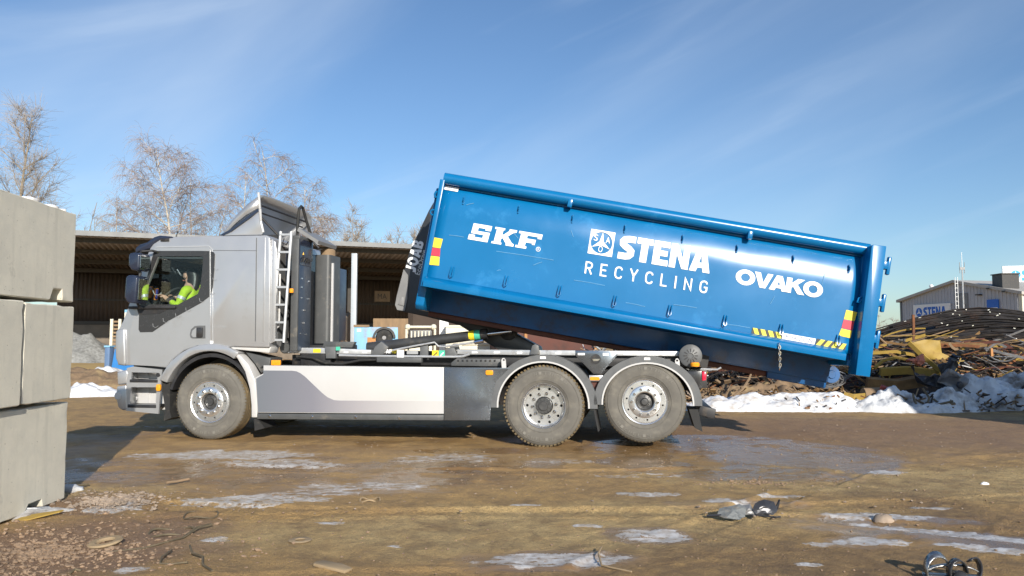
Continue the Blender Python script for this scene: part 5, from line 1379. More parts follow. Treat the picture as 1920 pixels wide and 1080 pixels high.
def ground_material():
    m, n, l, p = node_mat('muddy_yard')
    tc_ = n.new("ShaderNodeTexCoord")
    def noise(sc, det=8, ro=.6, dist=0.0):
        t = n.new("ShaderNodeTexNoise"); t.inputs["Scale"].default_value = sc; t.inputs["Detail"].default_value = det
        t.inputs["Roughness"].default_value = ro; t.inputs["Distortion"].default_value = dist
        l.new(tc_.outputs["Object"], t.inputs[0]); return t.outputs[0]
    def att(nm):
        t = n.new("ShaderNodeAttribute"); t.attribute_name = nm; return t.outputs["Fac"]
    def rng(x, a, b, c=0, d=1):
        t = n.new("ShaderNodeMapRange"); t.inputs[1].default_value = a; t.inputs[2].default_value = b; t.inputs[3].default_value = c; t.inputs[4].default_value = d
        l.new(x, t.inputs[0]); return t.outputs[0]
    def mth(op, a, b):
        t = n.new("ShaderNodeMath"); t.operation = op
        for i, q in enumerate((a, b)):
            if isinstance(q, (int, float)): t.inputs[i].default_value = q
            else: l.new(q, t.inputs[i])
        return t.outputs[0]
    def mix(f, a, b):
        t = n.new("ShaderNodeMix"); t.data_type = 'RGBA'
        for s, q in ((0, f), (6, a), (7, b)):
            if isinstance(q, tuple): t.inputs[s].default_value = (*q, 1)
            elif isinstance(q, (int, float)): t.inputs[s].default_value = q
            else: l.new(q, t.inputs[s])
        return t.outputs[2]
    base = mix(rng(noise(.8), .35, .65), (0.66, 0.415, 0.155), (0.55, 0.345, 0.14))
    base = mix(mth('MULTIPLY', att('sand'), rng(noise(3.5, 7, .7), .32, .55, .3, 1)), base, (0.74, 0.53, 0.24))
    base = mix(rng(noise(2.3, 8, .7, .5), .50, .66, 0, .75), base, (0.25, 0.16, 0.075))
    base = mix(rng(noise(5.0, 8, .7), .42, .68, 0, .6), base, (0.25, 0.165, 0.085))
    base = mix(rng(noise(38, 6, .7), .50, .72, 0, .55), base, (0.20, 0.13, 0.07))
    base = mix(rng(noise(60, 4, .7), .60, .74, 0, .45), base, (0.55, 0.42, 0.25))
    base = mix(rng(noise(170, 4, .7), .44, .66, 0, .6), base, (0.17, 0.105, 0.05))
    base = mix(rng(noise(240, 3, .7), .58, .70, 0, .5), base, (0.62, 0.46, 0.25))
    base = mix(mth('MULTIPLY', att('dark'), rng(noise(9), .35, .6, .25, 1)), base, (0.17, 0.105, 0.06))
    base = mix(mth('MULTIPLY', att('red'), .75), base, mix(rng(noise(24), .4, .62), (0.20, 0.115, 0.075), (0.30, 0.19, 0.14)))
    wetn = mth('MULTIPLY', att('wet'), rng(noise(1.6, 7, .65, .4), .34, .55, .35, 1))
    wetf = rng(wetn, .15, .75)
    col = mix(mth('MULTIPLY', wetf, .8), base, mix(rng(noise(.7), .4, .6), (0.17, 0.095, 0.04), (0.25, 0.15, 0.065)))
    icen = mth('ADD', att('ice'), mth('MULTIPLY', mth('SUBTRACT', noise(9, 8, .75, .6), .5), 2.6))
    st = n.new("ShaderNodeMapping"); st.inputs["Scale"].default_value = (2.2, 16, 1); l.new(tc_.outputs["Object"], st.inputs[0])
    sn = n.new("ShaderNodeTexNoise"); sn.inputs["Scale"].default_value = 1.4; sn.inputs["Detail"].default_value = 6; l.new(st.outputs[0], sn.inputs[0])
    icen = mth('ADD', icen, mth('MULTIPLY', mth('SUBTRACT', sn.outputs[0], .5), 2.0))
    icef = mth('MULTIPLY', mth('MULTIPLY', rng(icen, .58, .86), rng(att('ice'), .05, .3)), rng(noise(16, 7, .7), .36, .58, .35, 1))
    icol = mix(rng(noise(6), .4, .62), (0.66, 0.64, 0.62), (0.48, 0.44, 0.40))
    col = mix(icef, col, icol)
    l.new(col, p.inputs["Base Color"])
    ro = rng(wetf, 0, 1, .95, .23)
    ro2 = n.new("ShaderNodeMix"); ro2.data_type = 'FLOAT'; l.new(icef, ro2.inputs[0]); l.new(ro, ro2.inputs[2]); ro2.inputs[3].default_value = .42
    l.new(ro2.outputs[0], p.inputs["Roughness"])
    hb1 = mth('ADD', mth('ADD', mth('MULTIPLY', noise(30, 8, .7), .6), mth('MULTIPLY', noise(110, 6, .7), .4)), mth('MULTIPLY', icef, .35))
    b = n.new("ShaderNodeBump"); b.inputs["Distance"].default_value = .06
    l.new(hb1, b.inputs["Height"])
    l.new(mth('MULTIPLY', rng(wetf, 0, 1, 1.0, .10), rng(icef, 0, 1, 1, .5)), b.inputs["Strength"])
    l.new(b.outputs[0], p.inputs["Normal"])
    return m
gm.materials.append(ground_material())

def gz(x, y):
    return float(ground_h(np.array([[float(x)]]), np.array([[float(y)]]))[0, 0])

# loose stones: uncountable gravel as one object each area
def stones(name, n_, area, smin, smax, mt, seed, dens=None):
    rr = random.Random(seed); o = MB()
    px_ = []; 
    for _ in range(n_):
        x, y = area(rr)
        px_.append((x, y, smin * (smax / smin) ** (rr.random() ** 2)))
    hs_ = ground_h(np.array([[p[0] for p in px_]]), np.array([[p[1] for p in px_]]))[0]
    base = [(1, 0, 0), (-1, 0, 0), (0, 1, 0), (0, -1, 0), (0, 0, 1), (0, 0, -1), (.6, .6, .6), (-.6, .6, .6), (-.6, -.6, .6), (.6, -.6, .6)]
    fs = [(4, 6, 7), (4, 7, 8), (4, 8, 9), (4, 9, 6), (0, 2, 6), (2, 7, 6), (2, 1, 7), (1, 8, 7), (1, 3, 8), (3, 9, 8), (3, 0, 9), (0, 6, 9), (0, 5, 2), (2, 5, 1), (1, 5, 3), (3, 5, 0)]
    for (x, y, s), h in zip(px_, hs_):
        a = rr.random() * 6.28; ca, sa = math.cos(a), math.sin(a)
        sx, sy, sz = s * rr.uniform(.7, 1.4), s * rr.uniform(.7, 1.2), s * rr.uniform(.4, .8)
        vs = []
        for b in base:
            j = rr.uniform(.8, 1.15)
            u, v = b[0] * sx * j, b[1] * sy * j
            vs.append((x + u * ca - v * sa, y + u * sa + v * ca, h + b[2] * sz * j + sz * .25))
        o.add(vs, fs)
    ob = o.build(name, mt, None, fix=False, smooth=False)
    tag(ob, kind='stuff')
    return ob
def ell_area(cx, cy, rx, ry):
    def f(rr):
        a = rr.random() * 6.283; q = abs(rr.gauss(0, .55))
        return cx + rx * q * math.cos(a), cy + ry * q * math.sin(a)
    return f
stones('gravel', 3000, ell_area(-3.0, 5.1, 1.1, 1.0), .004, .022, M['pebble'], 5)
stones('gravel', 800, ell_area(*(-3.383, 6.698), .5, .45), .008, .03, M['stone'], 6)
stones('gravel', 2200, lambda rr: (rr.uniform(-3.4, 5.5), 4.4 + 4.6 * rr.random() ** 1.6), .003, .012, M['pebble'], 8)
stones('gravel', 700, lambda rr: (rr.uniform(-3, 7), rr.uniform(6, 13)), .006, .018, M['stone'], 9)
stones('gravel', 380, ell_area(*(1.861, 12.477), .9, .7), .008, .022, M['stone'], 10)
stones('gravel', 260, ell_area(*(2.349, 7.570), .7, .25), .006, .018, M['pebble'], 12)

# ================================================================== CONCRETE BLOCKS
WD = Vector((-0.064, 1, 0)).normalized(); WN = Vector((WD.y, -WD.x, 0))   # along the wall, and out of its face
W0 = Vector((*(-3.816, 6.764), 0))
W_ROT = math.atan2(WD.y, WD.x)
def cblock(name, along0, length, z0, height, label, notches=(), seed=1, tilt=0.0, proud=0.0):
    """local x runs back along the wall (towards the far end = 0), y into the wall"""
    t = empty(name, tuple(W0 + WD * along0 + WN * proud + Vector((0, 0, z0))), (0, 0, W_ROT + tilt))
    tag(t, label, 'concrete block', 'cast concrete blocks stacked as a wall')
    poly = [(-length, 0.012), (-.012, 0.012)]
    ntx = []
    outer = [(-length + .01, .012)]
    for (a, b, h, sl) in notches:
        outer += [(a, .012), (a + sl, h), (b - sl * .3, h), (b, .012)]
    outer += [(-.01, .012), (-.01, height - .012), (-length + .01, height - .012)]
    m_b = MB().prism(outer, 0.0, .82)
    o = m_b.build('body', M['concrete'], t, bevel=.009, seg=1)
    bm = bmesh.new(); bm.from_mesh(o.data)
    rr = random.Random(seed)
    bmesh.ops.triangulate(bm, faces=bm.faces)
    bmesh.ops.subdivide_edges(bm, edges=[e for e in bm.edges if e.calc_length() > .09], cuts=3, use_grid_fill=True)
    bmesh.ops.subdivide_edges(bm, edges=[e for e in bm.edges if e.calc_length() > .09], cuts=2)
    for v in bm.verts:
        q = v.co * 3.3 + Vector((seed * 7.1, 0, 0))
        import mathutils
        nz = mathutils.noise.noise(q) * .0015 + mathutils.noise.noise(q * 4.7) * .0006
        # chipped arrises
        ex_ = min(abs(v.co.x), abs(v.co.x + length)); ez_ = min(abs(v.co.z), abs(v.co.z - height))
        edge = max(0, 1 - max(min(ex_, 9), 0) / .03) * .5 + max(0, 1 - ez_ / .03) * .5
        ch_ = max(0, mathutils.noise.noise(q * 1.9 + Vector((3, 3, 3))) - .02) * .085 * edge
        v.co += v.normal * (nz - ch_)
    bm.to_mesh(o.data); bm.free()
    o.data.polygons.foreach_set("use_smooth", [True] * len(o.data.polygons)); o.data.set_sharp_from_angle(angle=R(24))
    return t
HB = .83
cblock('concrete_block', .0, 1.7, .0, .845, 'bottom concrete block of the wall, standing on the gravel', [(-.62, -.36, .075, .06)], 2, R(-.4))
cblock('concrete_block', -.02, .79, .85, .81, 'middle row concrete block with a dark patch, at the wall end', [], 3, R(.5), .03)
cblock('concrete_block', -.83, 1.6, .85, .82, 'middle row concrete block cut off by the left picture edge', [], 4, R(.0), .05)
cblock('concrete_block', .02, 1.7, 1.675, .80, 'top concrete block with chipped top edge and lifting notch', [(-.40, -.20, .11, .05)], 5, R(.2), .0)
# bits of snow lying on the top block
def lump(mb, c, rx, ry, rz, n=14, m=6, seed=0, amp=.25):
    import mathutils
    vs = []; fs = []
    for i in range(m + 1):
        a = math.pi / 2 * i / m
        for q in range(n):
            t = 2 * math.pi * q / n
            k = 1 + amp * mathutils.noise.noise(Vector((math.cos(t) * 1.7 + seed, math.sin(t) * 1.7, i * .6)))
            vs.append((c[0] + rx * k * math.sin(a) * math.cos(t), c[1] + ry * k * math.sin(a) * math.sin(t), c[2] + rz * k * math.cos(a) if i < m else c[2] - .01))
    for i in range(m):
        for q in range(n):
            q2 = (q + 1) % n
            fs.append((i * n + q, (i + 1) * n + q, (i + 1) * n + q2, i * n + q2))
    mb.add(vs, fs); return mb
for k, (al, rx, rz, lb) in enumerate(((-.58, .10, .03, 'larger snow remnant on top of the wall nearest the left edge'), (-.29, .07, .022, 'small snow remnant in the middle of the wall top'), (-.12, .035, .015, 'tiny snow crumb near the far end of the wall top'))):
    p = W0 + WD * al - WN * .09 + Vector((0, 0, 2.474))
    o = lump(MB(), (0, 0, 0), rx, .07, rz, seed=k * 3).build('snow_patch', M['snow'], None, ang=80)
    o.location = p; o.rotation_euler = (0, 0, W_ROT)
    tag(o, lb, 'snow', 'snow left on the block wall')

# ================================================================== STORAGE SHED
SA = Vector((-27.0, 41.1, 0)); SB = Vector((3.0, 51.6, 0))
SX = (SB - SA).normalized(); SY = Vector((-SX.y, SX.x, 0)); SL = (SB - SA).length; SDp = 13.5
shed = empty('storage_shed', SA, (0, 0, math.atan2(SX.y, SX.x)))
tag(shed, 'long open fronted storage shed with dark corrugated roof behind the truck', 'shed')
ZE, ZB = 7.0, 6.15
def corr(n_, pitch, amp, f):
    v = []; fc = []
    k = int(n_ / pitch) * 2
    for i in range(k + 1):
        x = i * pitch / 2
        a = amp if i % 2 else 0
        p0, p1 = f(x, a)
        v += [p0, p1]
    for i in range(k):
        fc.append((2 * i, 2 * i + 1, 2 * i + 3, 2 * i + 2))
    return MB().add(v, fc)
def corr2(L_, pitch, amp, f):
    v = []; fc = []
    xs = []
    x = 0
    while x < L_:
        xs += [(x, 0), (x + pitch * .35, 0), (x + pitch * .5, amp), (x + pitch * .85, amp)]
        x += pitch
    for x, a in xs:
        p0, p1 = f(x, a); v += [p0, p1]
    for i in range(len(xs) - 1):
        fc.append((2 * i, 2 * i + 1, 2 * i + 3, 2 * i + 2))
    return MB().add(v, fc)
bayw = SL / 6
for b in range(6):
    o = corr2(bayw, .32, .10, lambda x, a: ((b * bayw + x, -.6, ZE + .12 + a), (b * bayw + x, SDp + .3, ZB + .12 + a))).build('roof_sheet', M['roof_sheet'], shed, fix=False, ang=10)
    md = o.modifiers.new('sheet', 'SOLIDIFY'); md.thickness = .02
    o = corr2(bayw, .26, .04, lambda x, a: ((b * bayw + x, SDp - a, 2.55), (b * bayw + x, SDp - a, ZB + .10))).build('wall_sheet', M['wall_sheet'], shed, fix=False, ang=10)
    md = o.modifiers.new('sheet', 'SOLIDIFY'); md.thickness = .02
    MB().box(b * bayw + .01, (b + 1) * bayw - .01, SDp - .25, SDp + .1, 0, 2.5).build('concrete_wall', M['concrete_dirty'], shed)
    MB().box(b * bayw, (b + 1) * bayw, SDp - .2, SDp - .06, 4.2, 4.32).build('wall_rail', M['darksteel'], shed)
MB().box(0, SL, SDp - .3, SDp + .05, 2.5, 2.75).build('wall_beam', M['darksteel'], shed)
for i, yy in enumerate((.5, 4.3, 8.2, 12.2)):
    zz = ZE + (ZB - ZE) * yy / SDp
    MB().box(0, SL, yy - .09, yy + .09, zz - .16, zz + .11).build('purlin', M['darksteel'], shed)
MB().box(0, SL, -.68, -.60, ZE + .05, ZE + .32).build('fascia', M['fascia'], shed)
for i in range(7):
    xx = min(SL - .15, i * bayw)
    if i not in (0,): continue
    MB().box(xx - .12, xx + .12, .3, .55, 0, ZE - .1).build('post', M['post'], shed)
# the pale post seen beside the truck gear and a darker one behind it
pp = empty('steel_post', ((-9.333, 3.866)[0], 46.0, 0))
tag(pp, 'pale bluish steel post holding up the shed roof', 'post')
MB().box(-.16, .16, -.16, .16, 0, 6.55).build('column', M['post'], pp, bevel=.02)
MB().box(-.25, .25, -.25, .25, 0, .04).build('base_plate', M['darksteel'], pp)
pq = empty('steel_post', ((-10.835, 4.195)[0], 52.0, 0))
tag(pq, 'thin dark steel post deeper in the shed, lower half coloured pale as if sunlit', 'post')
MB().box(-.13, .13, -.13, .13, 3.0, 6.3).build('column', M['darksteel'], pq)
MB().box(-.13, .13, -.13, .13, 0, 3.0).build('sunlit_tone_foot', M['scrap_tan'], pq)  # tan lower half paints in the sunlight reaching the post
# partition walls and stored things inside the shed
def slab_wall(name, a, b, z0a, z0b, th, mt, label, cat):
    a, b = Vector((*a, 0)), Vector((*b, 0)); d = (b - a); L = d.length
    o = MB().prism([(0, 0), (L, 0), (L, z0b), (0, z0a)], -th / 2, th / 2).build(name, M[mt])
    o.location = a; o.rotation_euler = (0, 0, math.atan2(d.y, d.x)); tag(o, label, cat); return o
slab_wall('bay_wall', ((-9.874, 2.551)[0], 44), ((-10.530, 2.770)[0], 52), 2.3, 3.6, .3, 'concrete_dirty', 'brown concrete bay wall rising behind the truck gear, left of pale post', 'wall')
slab_wall('bay_wall', ((-9.427, 2.797)[0], 53), ((-6.722, 2.808)[0], 53.4), 2.9, 2.9, .4, 'timber', 'low brown timber bay wall at the back of the shed', 'wall')
slab_wall('bay_wall', ((-5.849, 2.579)[0], 45), ((-3.612, 2.660)[0], 48), 3.4, 3.4, .4, 'wall_sheet', 'dark brown bay wall under the raised hook arm', 'wall')
wsn = empty('wall_notice', ((-9.243, 4.544)[0], 55.4, (-9.243, 4.544)[1]), (0, 0, math.atan2(SX.y, SX.x)))
tag(wsn, 'small faded notice board on the dark back wall of the shed', 'notice')
MB().box(-.55, .55, -.04, .0, -.38, .38).build('board', M['timber'], wsn)
nb2 = MB()
text_on(nb2, "MA", (-.32, -.05, -.18), (.64, 0, 0), (0, 0, .36), (0, 0, 0))
nb2.build('lettering', M['darksteel'], wsn)
# rusty pale blue tank box with a wheel
bx = empty('machine_box', ((-6.670, 1.350)[0], 33, 0), (0, 0, R(9)))
tag(bx, 'pale blue rusty machine housing with a black tyre in its side', 'machine')
bw = 1.83; bh = (-6.679, 1.958)[1]
MB().box(0, bw, 0, 1.1, .25, bh).build('housing', M['paleblue'], bx, bevel=.02)
MB().box(-.03, .62, -.04, .9, bh, bh + .09).build('lid', M['timber'], bx)
tw = MB().lathe([(.10, -.10), (.2, -.14), (.33, -.12), (.36, -.04), (.36, .1), (.1, .1)], 28, (1.25, 0, 1.50)).build('tyre', M['rubber'], bx)
MB().lathe([(0, -.10), (.08, -.10), (.12, -.05), (.2, -.06), (.2, 0)], 20, (1.25, 0, 1.50)).build('wheel_hub', M['scrap_grey'], tw)
MB().prism(arc(1.25, 1.50, .48, .46, 0, 180, 14) + arc(1.25, 1.50, .38, .37, 180, 0, 14), -.12, .0).build('wheel_arch', M['black'], bx)
MB().box(.12, .28, -.02, .0, bh - .2, bh - .08).build('label_plate', M['vinyl'], bx)
MB().box(.55, .9, -.03, .0, 1.28, 1.52).build('rust_patch', M['rust_orange'], bx)
for x_ in (.1, 1.6):
    MB().box(x_, x_ + .12, .1, 1.0, 0, .25).build('leg', M['rust'], bx)
# white tubular frame set
gf = empty('power_unit', ((-4.191, 1.350)[0], 31, 0), (0, 0, R(6)))
tag(gf, 'cream power unit in a rounded tube frame beside the pale blue housing', 'machine')
fw = (-3.069, 1.350)[0] - (-4.191, 1.350)[0]; fh = (-3.603, 1.921)[1]
f0 = MB()
for y_ in (0, .8):
    f0.tube([(0, y_, .1), (0, y_, fh - .12), (.08, y_, fh), (fw - .08, y_, fh), (fw, y_, fh - .12), (fw, y_, .1), (0, y_, .1)], .055, 8)
for x_ in (.0, fw):
    f0.tube([(x_, 0, fh - .1), (x_, .8, fh - .1)], .05, 8)
f0.ball((.05, 0, fh), .12); f0.ball((fw - .05, 0, fh), .12)
f0.build('tube_frame', M['cream'], gf)
MB().box(.1, fw - .1, .05, .75, .1, fh - .45).build('housing', M['cream'], gf, bevel=.03)
eg = MB(); eg.box(.12, fw - .12, .1, .7, fh - .46, fh - .12)
eg.build('engine', M['grey'], gf, bevel=.02)
eb = MB()
for i in range(6):
    eb.box(.17 + i * .14, .22 + i * .14, .06, .1, fh - .43, fh - .16)
eb.build('engine_ribs', M['cream'], gf)
# cream boxes partly hidden by the hook arm
cb = MB().box(0, 1.3, 0, .9, 0, 1.0).box(0, 1.3, .0, .9, 1.03, 1.9).box(-.03, 1.33, -.03, .93, 1.9, 1.97).build('stacked_box', M['cream']); cb.location = ((-2.543, 1.759)[0], 30, 0); cb.rotation_euler = (0, 0, R(4))
tag(cb, 'cream box with a pale lid under the middle of the hook arm', 'box')
cb2 = MB().box(0, 1.0, 0, .7, 0, 1.22).box(-.05, 1.05, -.05, .75, 1.22, 1.3).build('tool_chest', M['cream'], bevel=.02); cb2.location = ((-1.732, 1.074)[0], 27, 0)
tag(cb2, 'low cream chest behind the grey rail, right of the lift cylinder', 'box')
wb = MB().box(0, .35, 0, .3, 0, 2.2).build('white_cabinet', M['white']); wb.location = ((-2.882, 1.773)[0], 31, 0)
tag(wb, 'narrow white cabinet standing between power unit and cream box', 'cabinet')
# brown waste container
rc_ = empty('waste_container', ((-0.512, 1.180)[0], 25, 0), (0, 0, R(7)))
tag(rc_, 'maroon rusty waste container with orange edge posts seen below the blue container', 'container')
rcw = (2.697, 1.350)[0] - (-0.512, 1.350)[0] + .05
MB().box(0, rcw, 0, 2.2, .15, 2.35).build('body', M['rust_dark'], rc_, bevel=.02)
for x_ in (rcw * .28, rcw - .08):
    MB().box(x_, x_ + .09, -.07, .0, .1, 2.35).build('edge_post', M['rust_orange'], rc_)
MB().box(-.02, rcw + .02, -.08, 0, 2.3, 2.42).build('top_rim', M['rust_dark'], rc_)
MB().box(0.1, rcw - .1, .1, 2.1, 0, .15).build('skid', M['rust'], rc_)
# heap of cardboard and rusty scrap above the rail left of the pale post
def jumble(name, n_, c, r, h, mats, seed, label=None, kind='stuff', cat=None, smin=.06, smax=.3, flat=.3):
    rr = random.Random(seed); o = MB()
    for _ in range(n_):
        a = rr.random() * 6.283; q = math.sqrt(rr.random())
        x, y = c[0] + r[0] * q * math.cos(a), c[1] + r[1] * q * math.sin(a)
        z = c[2] + h * (1 - q * q) * rr.uniform(.3, 1)
        s = rr.uniform(smin, smax)
        mtx = Matrix.Translation((x, y, z)) @ Matrix.Rotation(rr.uniform(0, 6.3), 4, 'Z') @ Matrix.Rotation(rr.uniform(-.8, .8), 4, 'X') @ Matrix.Rotation(rr.uniform(-.8, .8), 4, 'Y')
        b = MB()
        t = rr.random()
        if t < .28:
            b.box(-s, s, -s * rr.uniform(.3, 1), s * rr.uniform(.3, 1), -.012, .012)
        elif t < .88:
            b.bar((-s * 2.6, 0, 0), (s * 2.6, 0, 0), .022, .022)
        else:
            b.box(-s * .4, s * .4, -s * .4, s * .4, -s * .3, s * .3)
        vs = [mtx @ (Vector(v) + Vector((0, 0, .15 * s * math.sin(v[0] * 9)))) for v in b.v]
        o.add(vs, b.f, rr.randrange(len(mats)))
    ob = o.build(name, mats, None, fix=False, smooth=False)
    if label: tag(ob, label, cat)
    if kind: ob['kind'] = kind
    return ob
jumble('scrap_heap', 160, ((-5.376, 1.350)[0], 24, .3), (.9, .8), 1.35, [M['rust'], M['scrap_tan'], M['rust_orange'], M['print_navy']], 3, smin=.05, smax=.2)
jumble('scrap_heap', 420, ((3.003, 1.200)[0], 22, .2), (1.4, 1.2), 1.45, [M['scrap_grey'], M['scrap_dark'], M['snow_dirty'], M['scrap_tan'], M['scrap_grey']], 4, smin=.05, smax=.18)
jumble('scrap_heap', 130, ((0.341, 1.146)[0], 20, .4), (.9, .5), .75, [M['scrap_tan'], M['rust'], M['cream']], 5, smin=.05, smax=.16)

# ---- left of the truck: gravel pile, sand strip, fence, bins
def heap(name, c, r, h, mt, seed, nx_=48, ny_=30, rough=.2, ridge=None, flatk=2.0, label=None, cat=None, kind=None, ns=1.3, profile=None):
    import mathutils
    v = []; f = []
    for j in range(ny_ + 1):
        for i in range(nx_ + 1):
            a = -1 + 2 * i / nx_; b = -1 + 2 * j / ny_
            x = c[0] + r[0] * a; y = c[1] + r[1] * b
            p = Vector((x * ns, y * ns, seed * 3.1))
            nz = mathutils.noise.noise(p) + .45 * mathutils.noise.noise(p * 2.3) + .22 * mathutils.noise.noise(p * 5.1) + .10 * mathutils.noise.noise(p * 11)
            d = math.sqrt(a * a + b * b) + .18 * mathutils.noise.noise(Vector((x * .8 + seed, y * .8, 0)))
            prof = max(0, 1 - max(d, 0.0) ** flatk)
            if profile: prof *= profile(a, b)
            edge = min(1, prof * 5)
            z = c[2] + h * prof * (1 + rough * nz) + edge * rough * nz * h * .3 - .05 * (1 - edge)
            v.append((x, y, z))
    for j in range(ny_):
        for i in range(nx_):
            k = j * (nx_ + 1) + i
            f.append((k, k + 1, k + nx_ + 2, k + nx_ + 1))
    o = MB().add(v, f).build(name, M[mt] if isinstance(mt, str) else mt, None, fix=False, ang=75)
    tag(o, label, cat, None, kind)
    return o
heap('gravel_pile', ((-27.630, 0.669)[0] - 1.0, 50.5, 0), (4.0, 3.0), 1.9, 'gravel', 1, label='grey gravel pile inside the shed at the left', cat='gravel pile', rough=.12, flatk=1.5)
m_sand = mat('ochre_sand', (0.46, 0.31, 0.12), .95, 0, .12, .4, bump=.3, bscale=4)
o = heap('sand', (-19.5, 41.5, -.02), (14, 5.5), .14, m_sand, 4, flatk=6, kind='structure', rough=.2, nx_=30, ny_=14)
# cream lattice gate panel
lt_ = empty('fence_panel', ((-18.548, 1.350)[0], 36, 0), (0, 0, R(6)))
tag(lt_, 'cream slatted fence panel standing left of the truck nose', 'fence')
fz = (-18.547, 2.382)[1]
for x_, h_ in ((0, fz), (.36, fz), (.62, fz + .3)):
    MB().box(x_, x_ + .12, 0, .1, 0, h_).build('post', M['cream'], lt_)
for i in range(12):
    MB().box(.12, .36, .03, .06, .35 + i * .17, .43 + i * .17).build('slat', M['timber'], lt_)
bn = empty('blue_bin', ((-17.401, 0.668)[0], 33.4, 0)); tag(bn, 'dark blue bin at the foot of the cream fence panel', 'bin')
MB().box(0, .21, 0, .4, 0, 1.1).build('body', mat('dull_blue', (.10, .17, .30), .6), bn, bevel=.02); MB().box(-.02, .23, -.03, .43, 1.1, 1.17).build('lid', M['paleblue'], bn)
bs = empty('blue_skip', ((-13.108, 0.996)[0] - .28, 26, 0)); tag(bs, 'bright blue panel leaning behind the truck nose', 'panel')
MB().prism([(0, 0), (1.6, 0), (1.6, 1.1), (.18, 1.1), (.1, .55)], 0, .8).build('body', M['bin_blue'], bs)
MB().box(-.05, 1.6, -.02, .82, 0, .12).build('skid', M['midgrey'], bs)
br_ = MB().box(0, 1.6, 0, 1.0, 2.95, 3.2).box(.1, .2, .1, .2, 0, 2.95).box(1.4, 1.5, .1, .2, 0, 2.95).build('blue_canopy', M['paleblue']); br_.location = ((-18.396, 2.284)[0], 37, -.35)
tag(br_, 'pale blue flat canopy edge just above the cream fence', 'canopy')

# ---- snow and soil banks
heap('snow_bank', ((-11.537, 20.951)[0] - .2, 19.6, 0), (2.9, .9), .30, 'snow', 7, rough=.7, label='sunlit snow bank on the yard left of the truck nose', cat='snow bank', ns=2.0, flatk=1.6, nx_=80, ny_=30)
heap('soil_mound', ((-13.441, 26.514)[0] + 1.3, 22.6, 0), (2.2, 1.2), .50, 'soil', 8, rough=.4, label='low brown soil mound behind the left snow bank', cat='soil mound')
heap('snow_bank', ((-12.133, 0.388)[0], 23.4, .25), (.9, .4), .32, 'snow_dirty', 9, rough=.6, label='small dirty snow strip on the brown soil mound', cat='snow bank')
heap('soil_mound', ((5.284, 18.965)[0] + .1, 16.75, 0), (2.1, 1.0), .40, 'soil', 10, rough=.45, label='stony brown soil mound just behind the truck tail', cat='soil mound', nx_=90, ny_=50, ns=2.6)
heap('snow_bank', ((5.673, 15.335)[0] - .15, 15.75, -.01), (2.7, .72), .26, 'snow', 11, rough=.5, label='bright white snow bank in front of the scrap heap, below the container', cat='snow bank', nx_=180, ny_=60, ns=1.6, flatk=2.6)
heap('snow_bank', ((4.874, 16.886)[0] - .2, 15.55, -.02), (1.7, .42), .20, 'snow', 12, rough=.3, label='low tongue of white snow at the foot of the soil mound', cat='snow bank', nx_=70, ny_=24)
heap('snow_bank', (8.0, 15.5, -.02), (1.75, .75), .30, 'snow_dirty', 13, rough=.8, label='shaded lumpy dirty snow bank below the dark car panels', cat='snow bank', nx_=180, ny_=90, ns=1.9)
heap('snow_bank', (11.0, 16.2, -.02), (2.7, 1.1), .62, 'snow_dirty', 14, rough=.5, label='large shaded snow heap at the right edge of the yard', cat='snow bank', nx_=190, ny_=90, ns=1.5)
heap('snow_bank', ((5.528, 0.235)[0], 16.6, .22), (1.0, .3), .14, 'snow', 15, rough=.5, label='thin snow line on top of the stony soil mound', cat='snow bank')

# ================================================================== SCRAP YARD
heap('scrap_mass', (8.2, 18.2, 0), (5.2, 1.7), .85, 'scrap_dark', 21, rough=.35, kind='stuff', nx_=120, ny_=60, ns=2.0)
heap('scrap_mass', (5.2, 18.3, 0), (3.2, 1.2), .6, 'scrap_dark', 22, rough=.5, kind='stuff', nx_=80, ny_=40, ns=3)
# long dark bars bent over the heap
top = [(9.761, 21.000, 1.665), (10.487, 21.000, 1.895), (11.211, 21.000, 2.067), (11.936, 21.000, 2.211), (12.513, 21.000, 2.254), (13.229, 21.000, 2.196), (13.872, 21.000, 2.096), (14.796, 21.000, 1.880), (16.061, 21.000, 1.350)]
ztop = [(p[0], p[2]) for p in top]
def zcurve(x):
    if x <= ztop[0][0]: return ztop[0][1] - (ztop[0][0] - x) * .32
    for (a, b), (c_, d_) in zip(ztop[:-1], ztop[1:]):
        if a <= x <= c_:
            t = (x - a) / (c_ - a); return b + (d_ - b) * t
    return ztop[-1][1] - (x - ztop[-1][0]) * .45
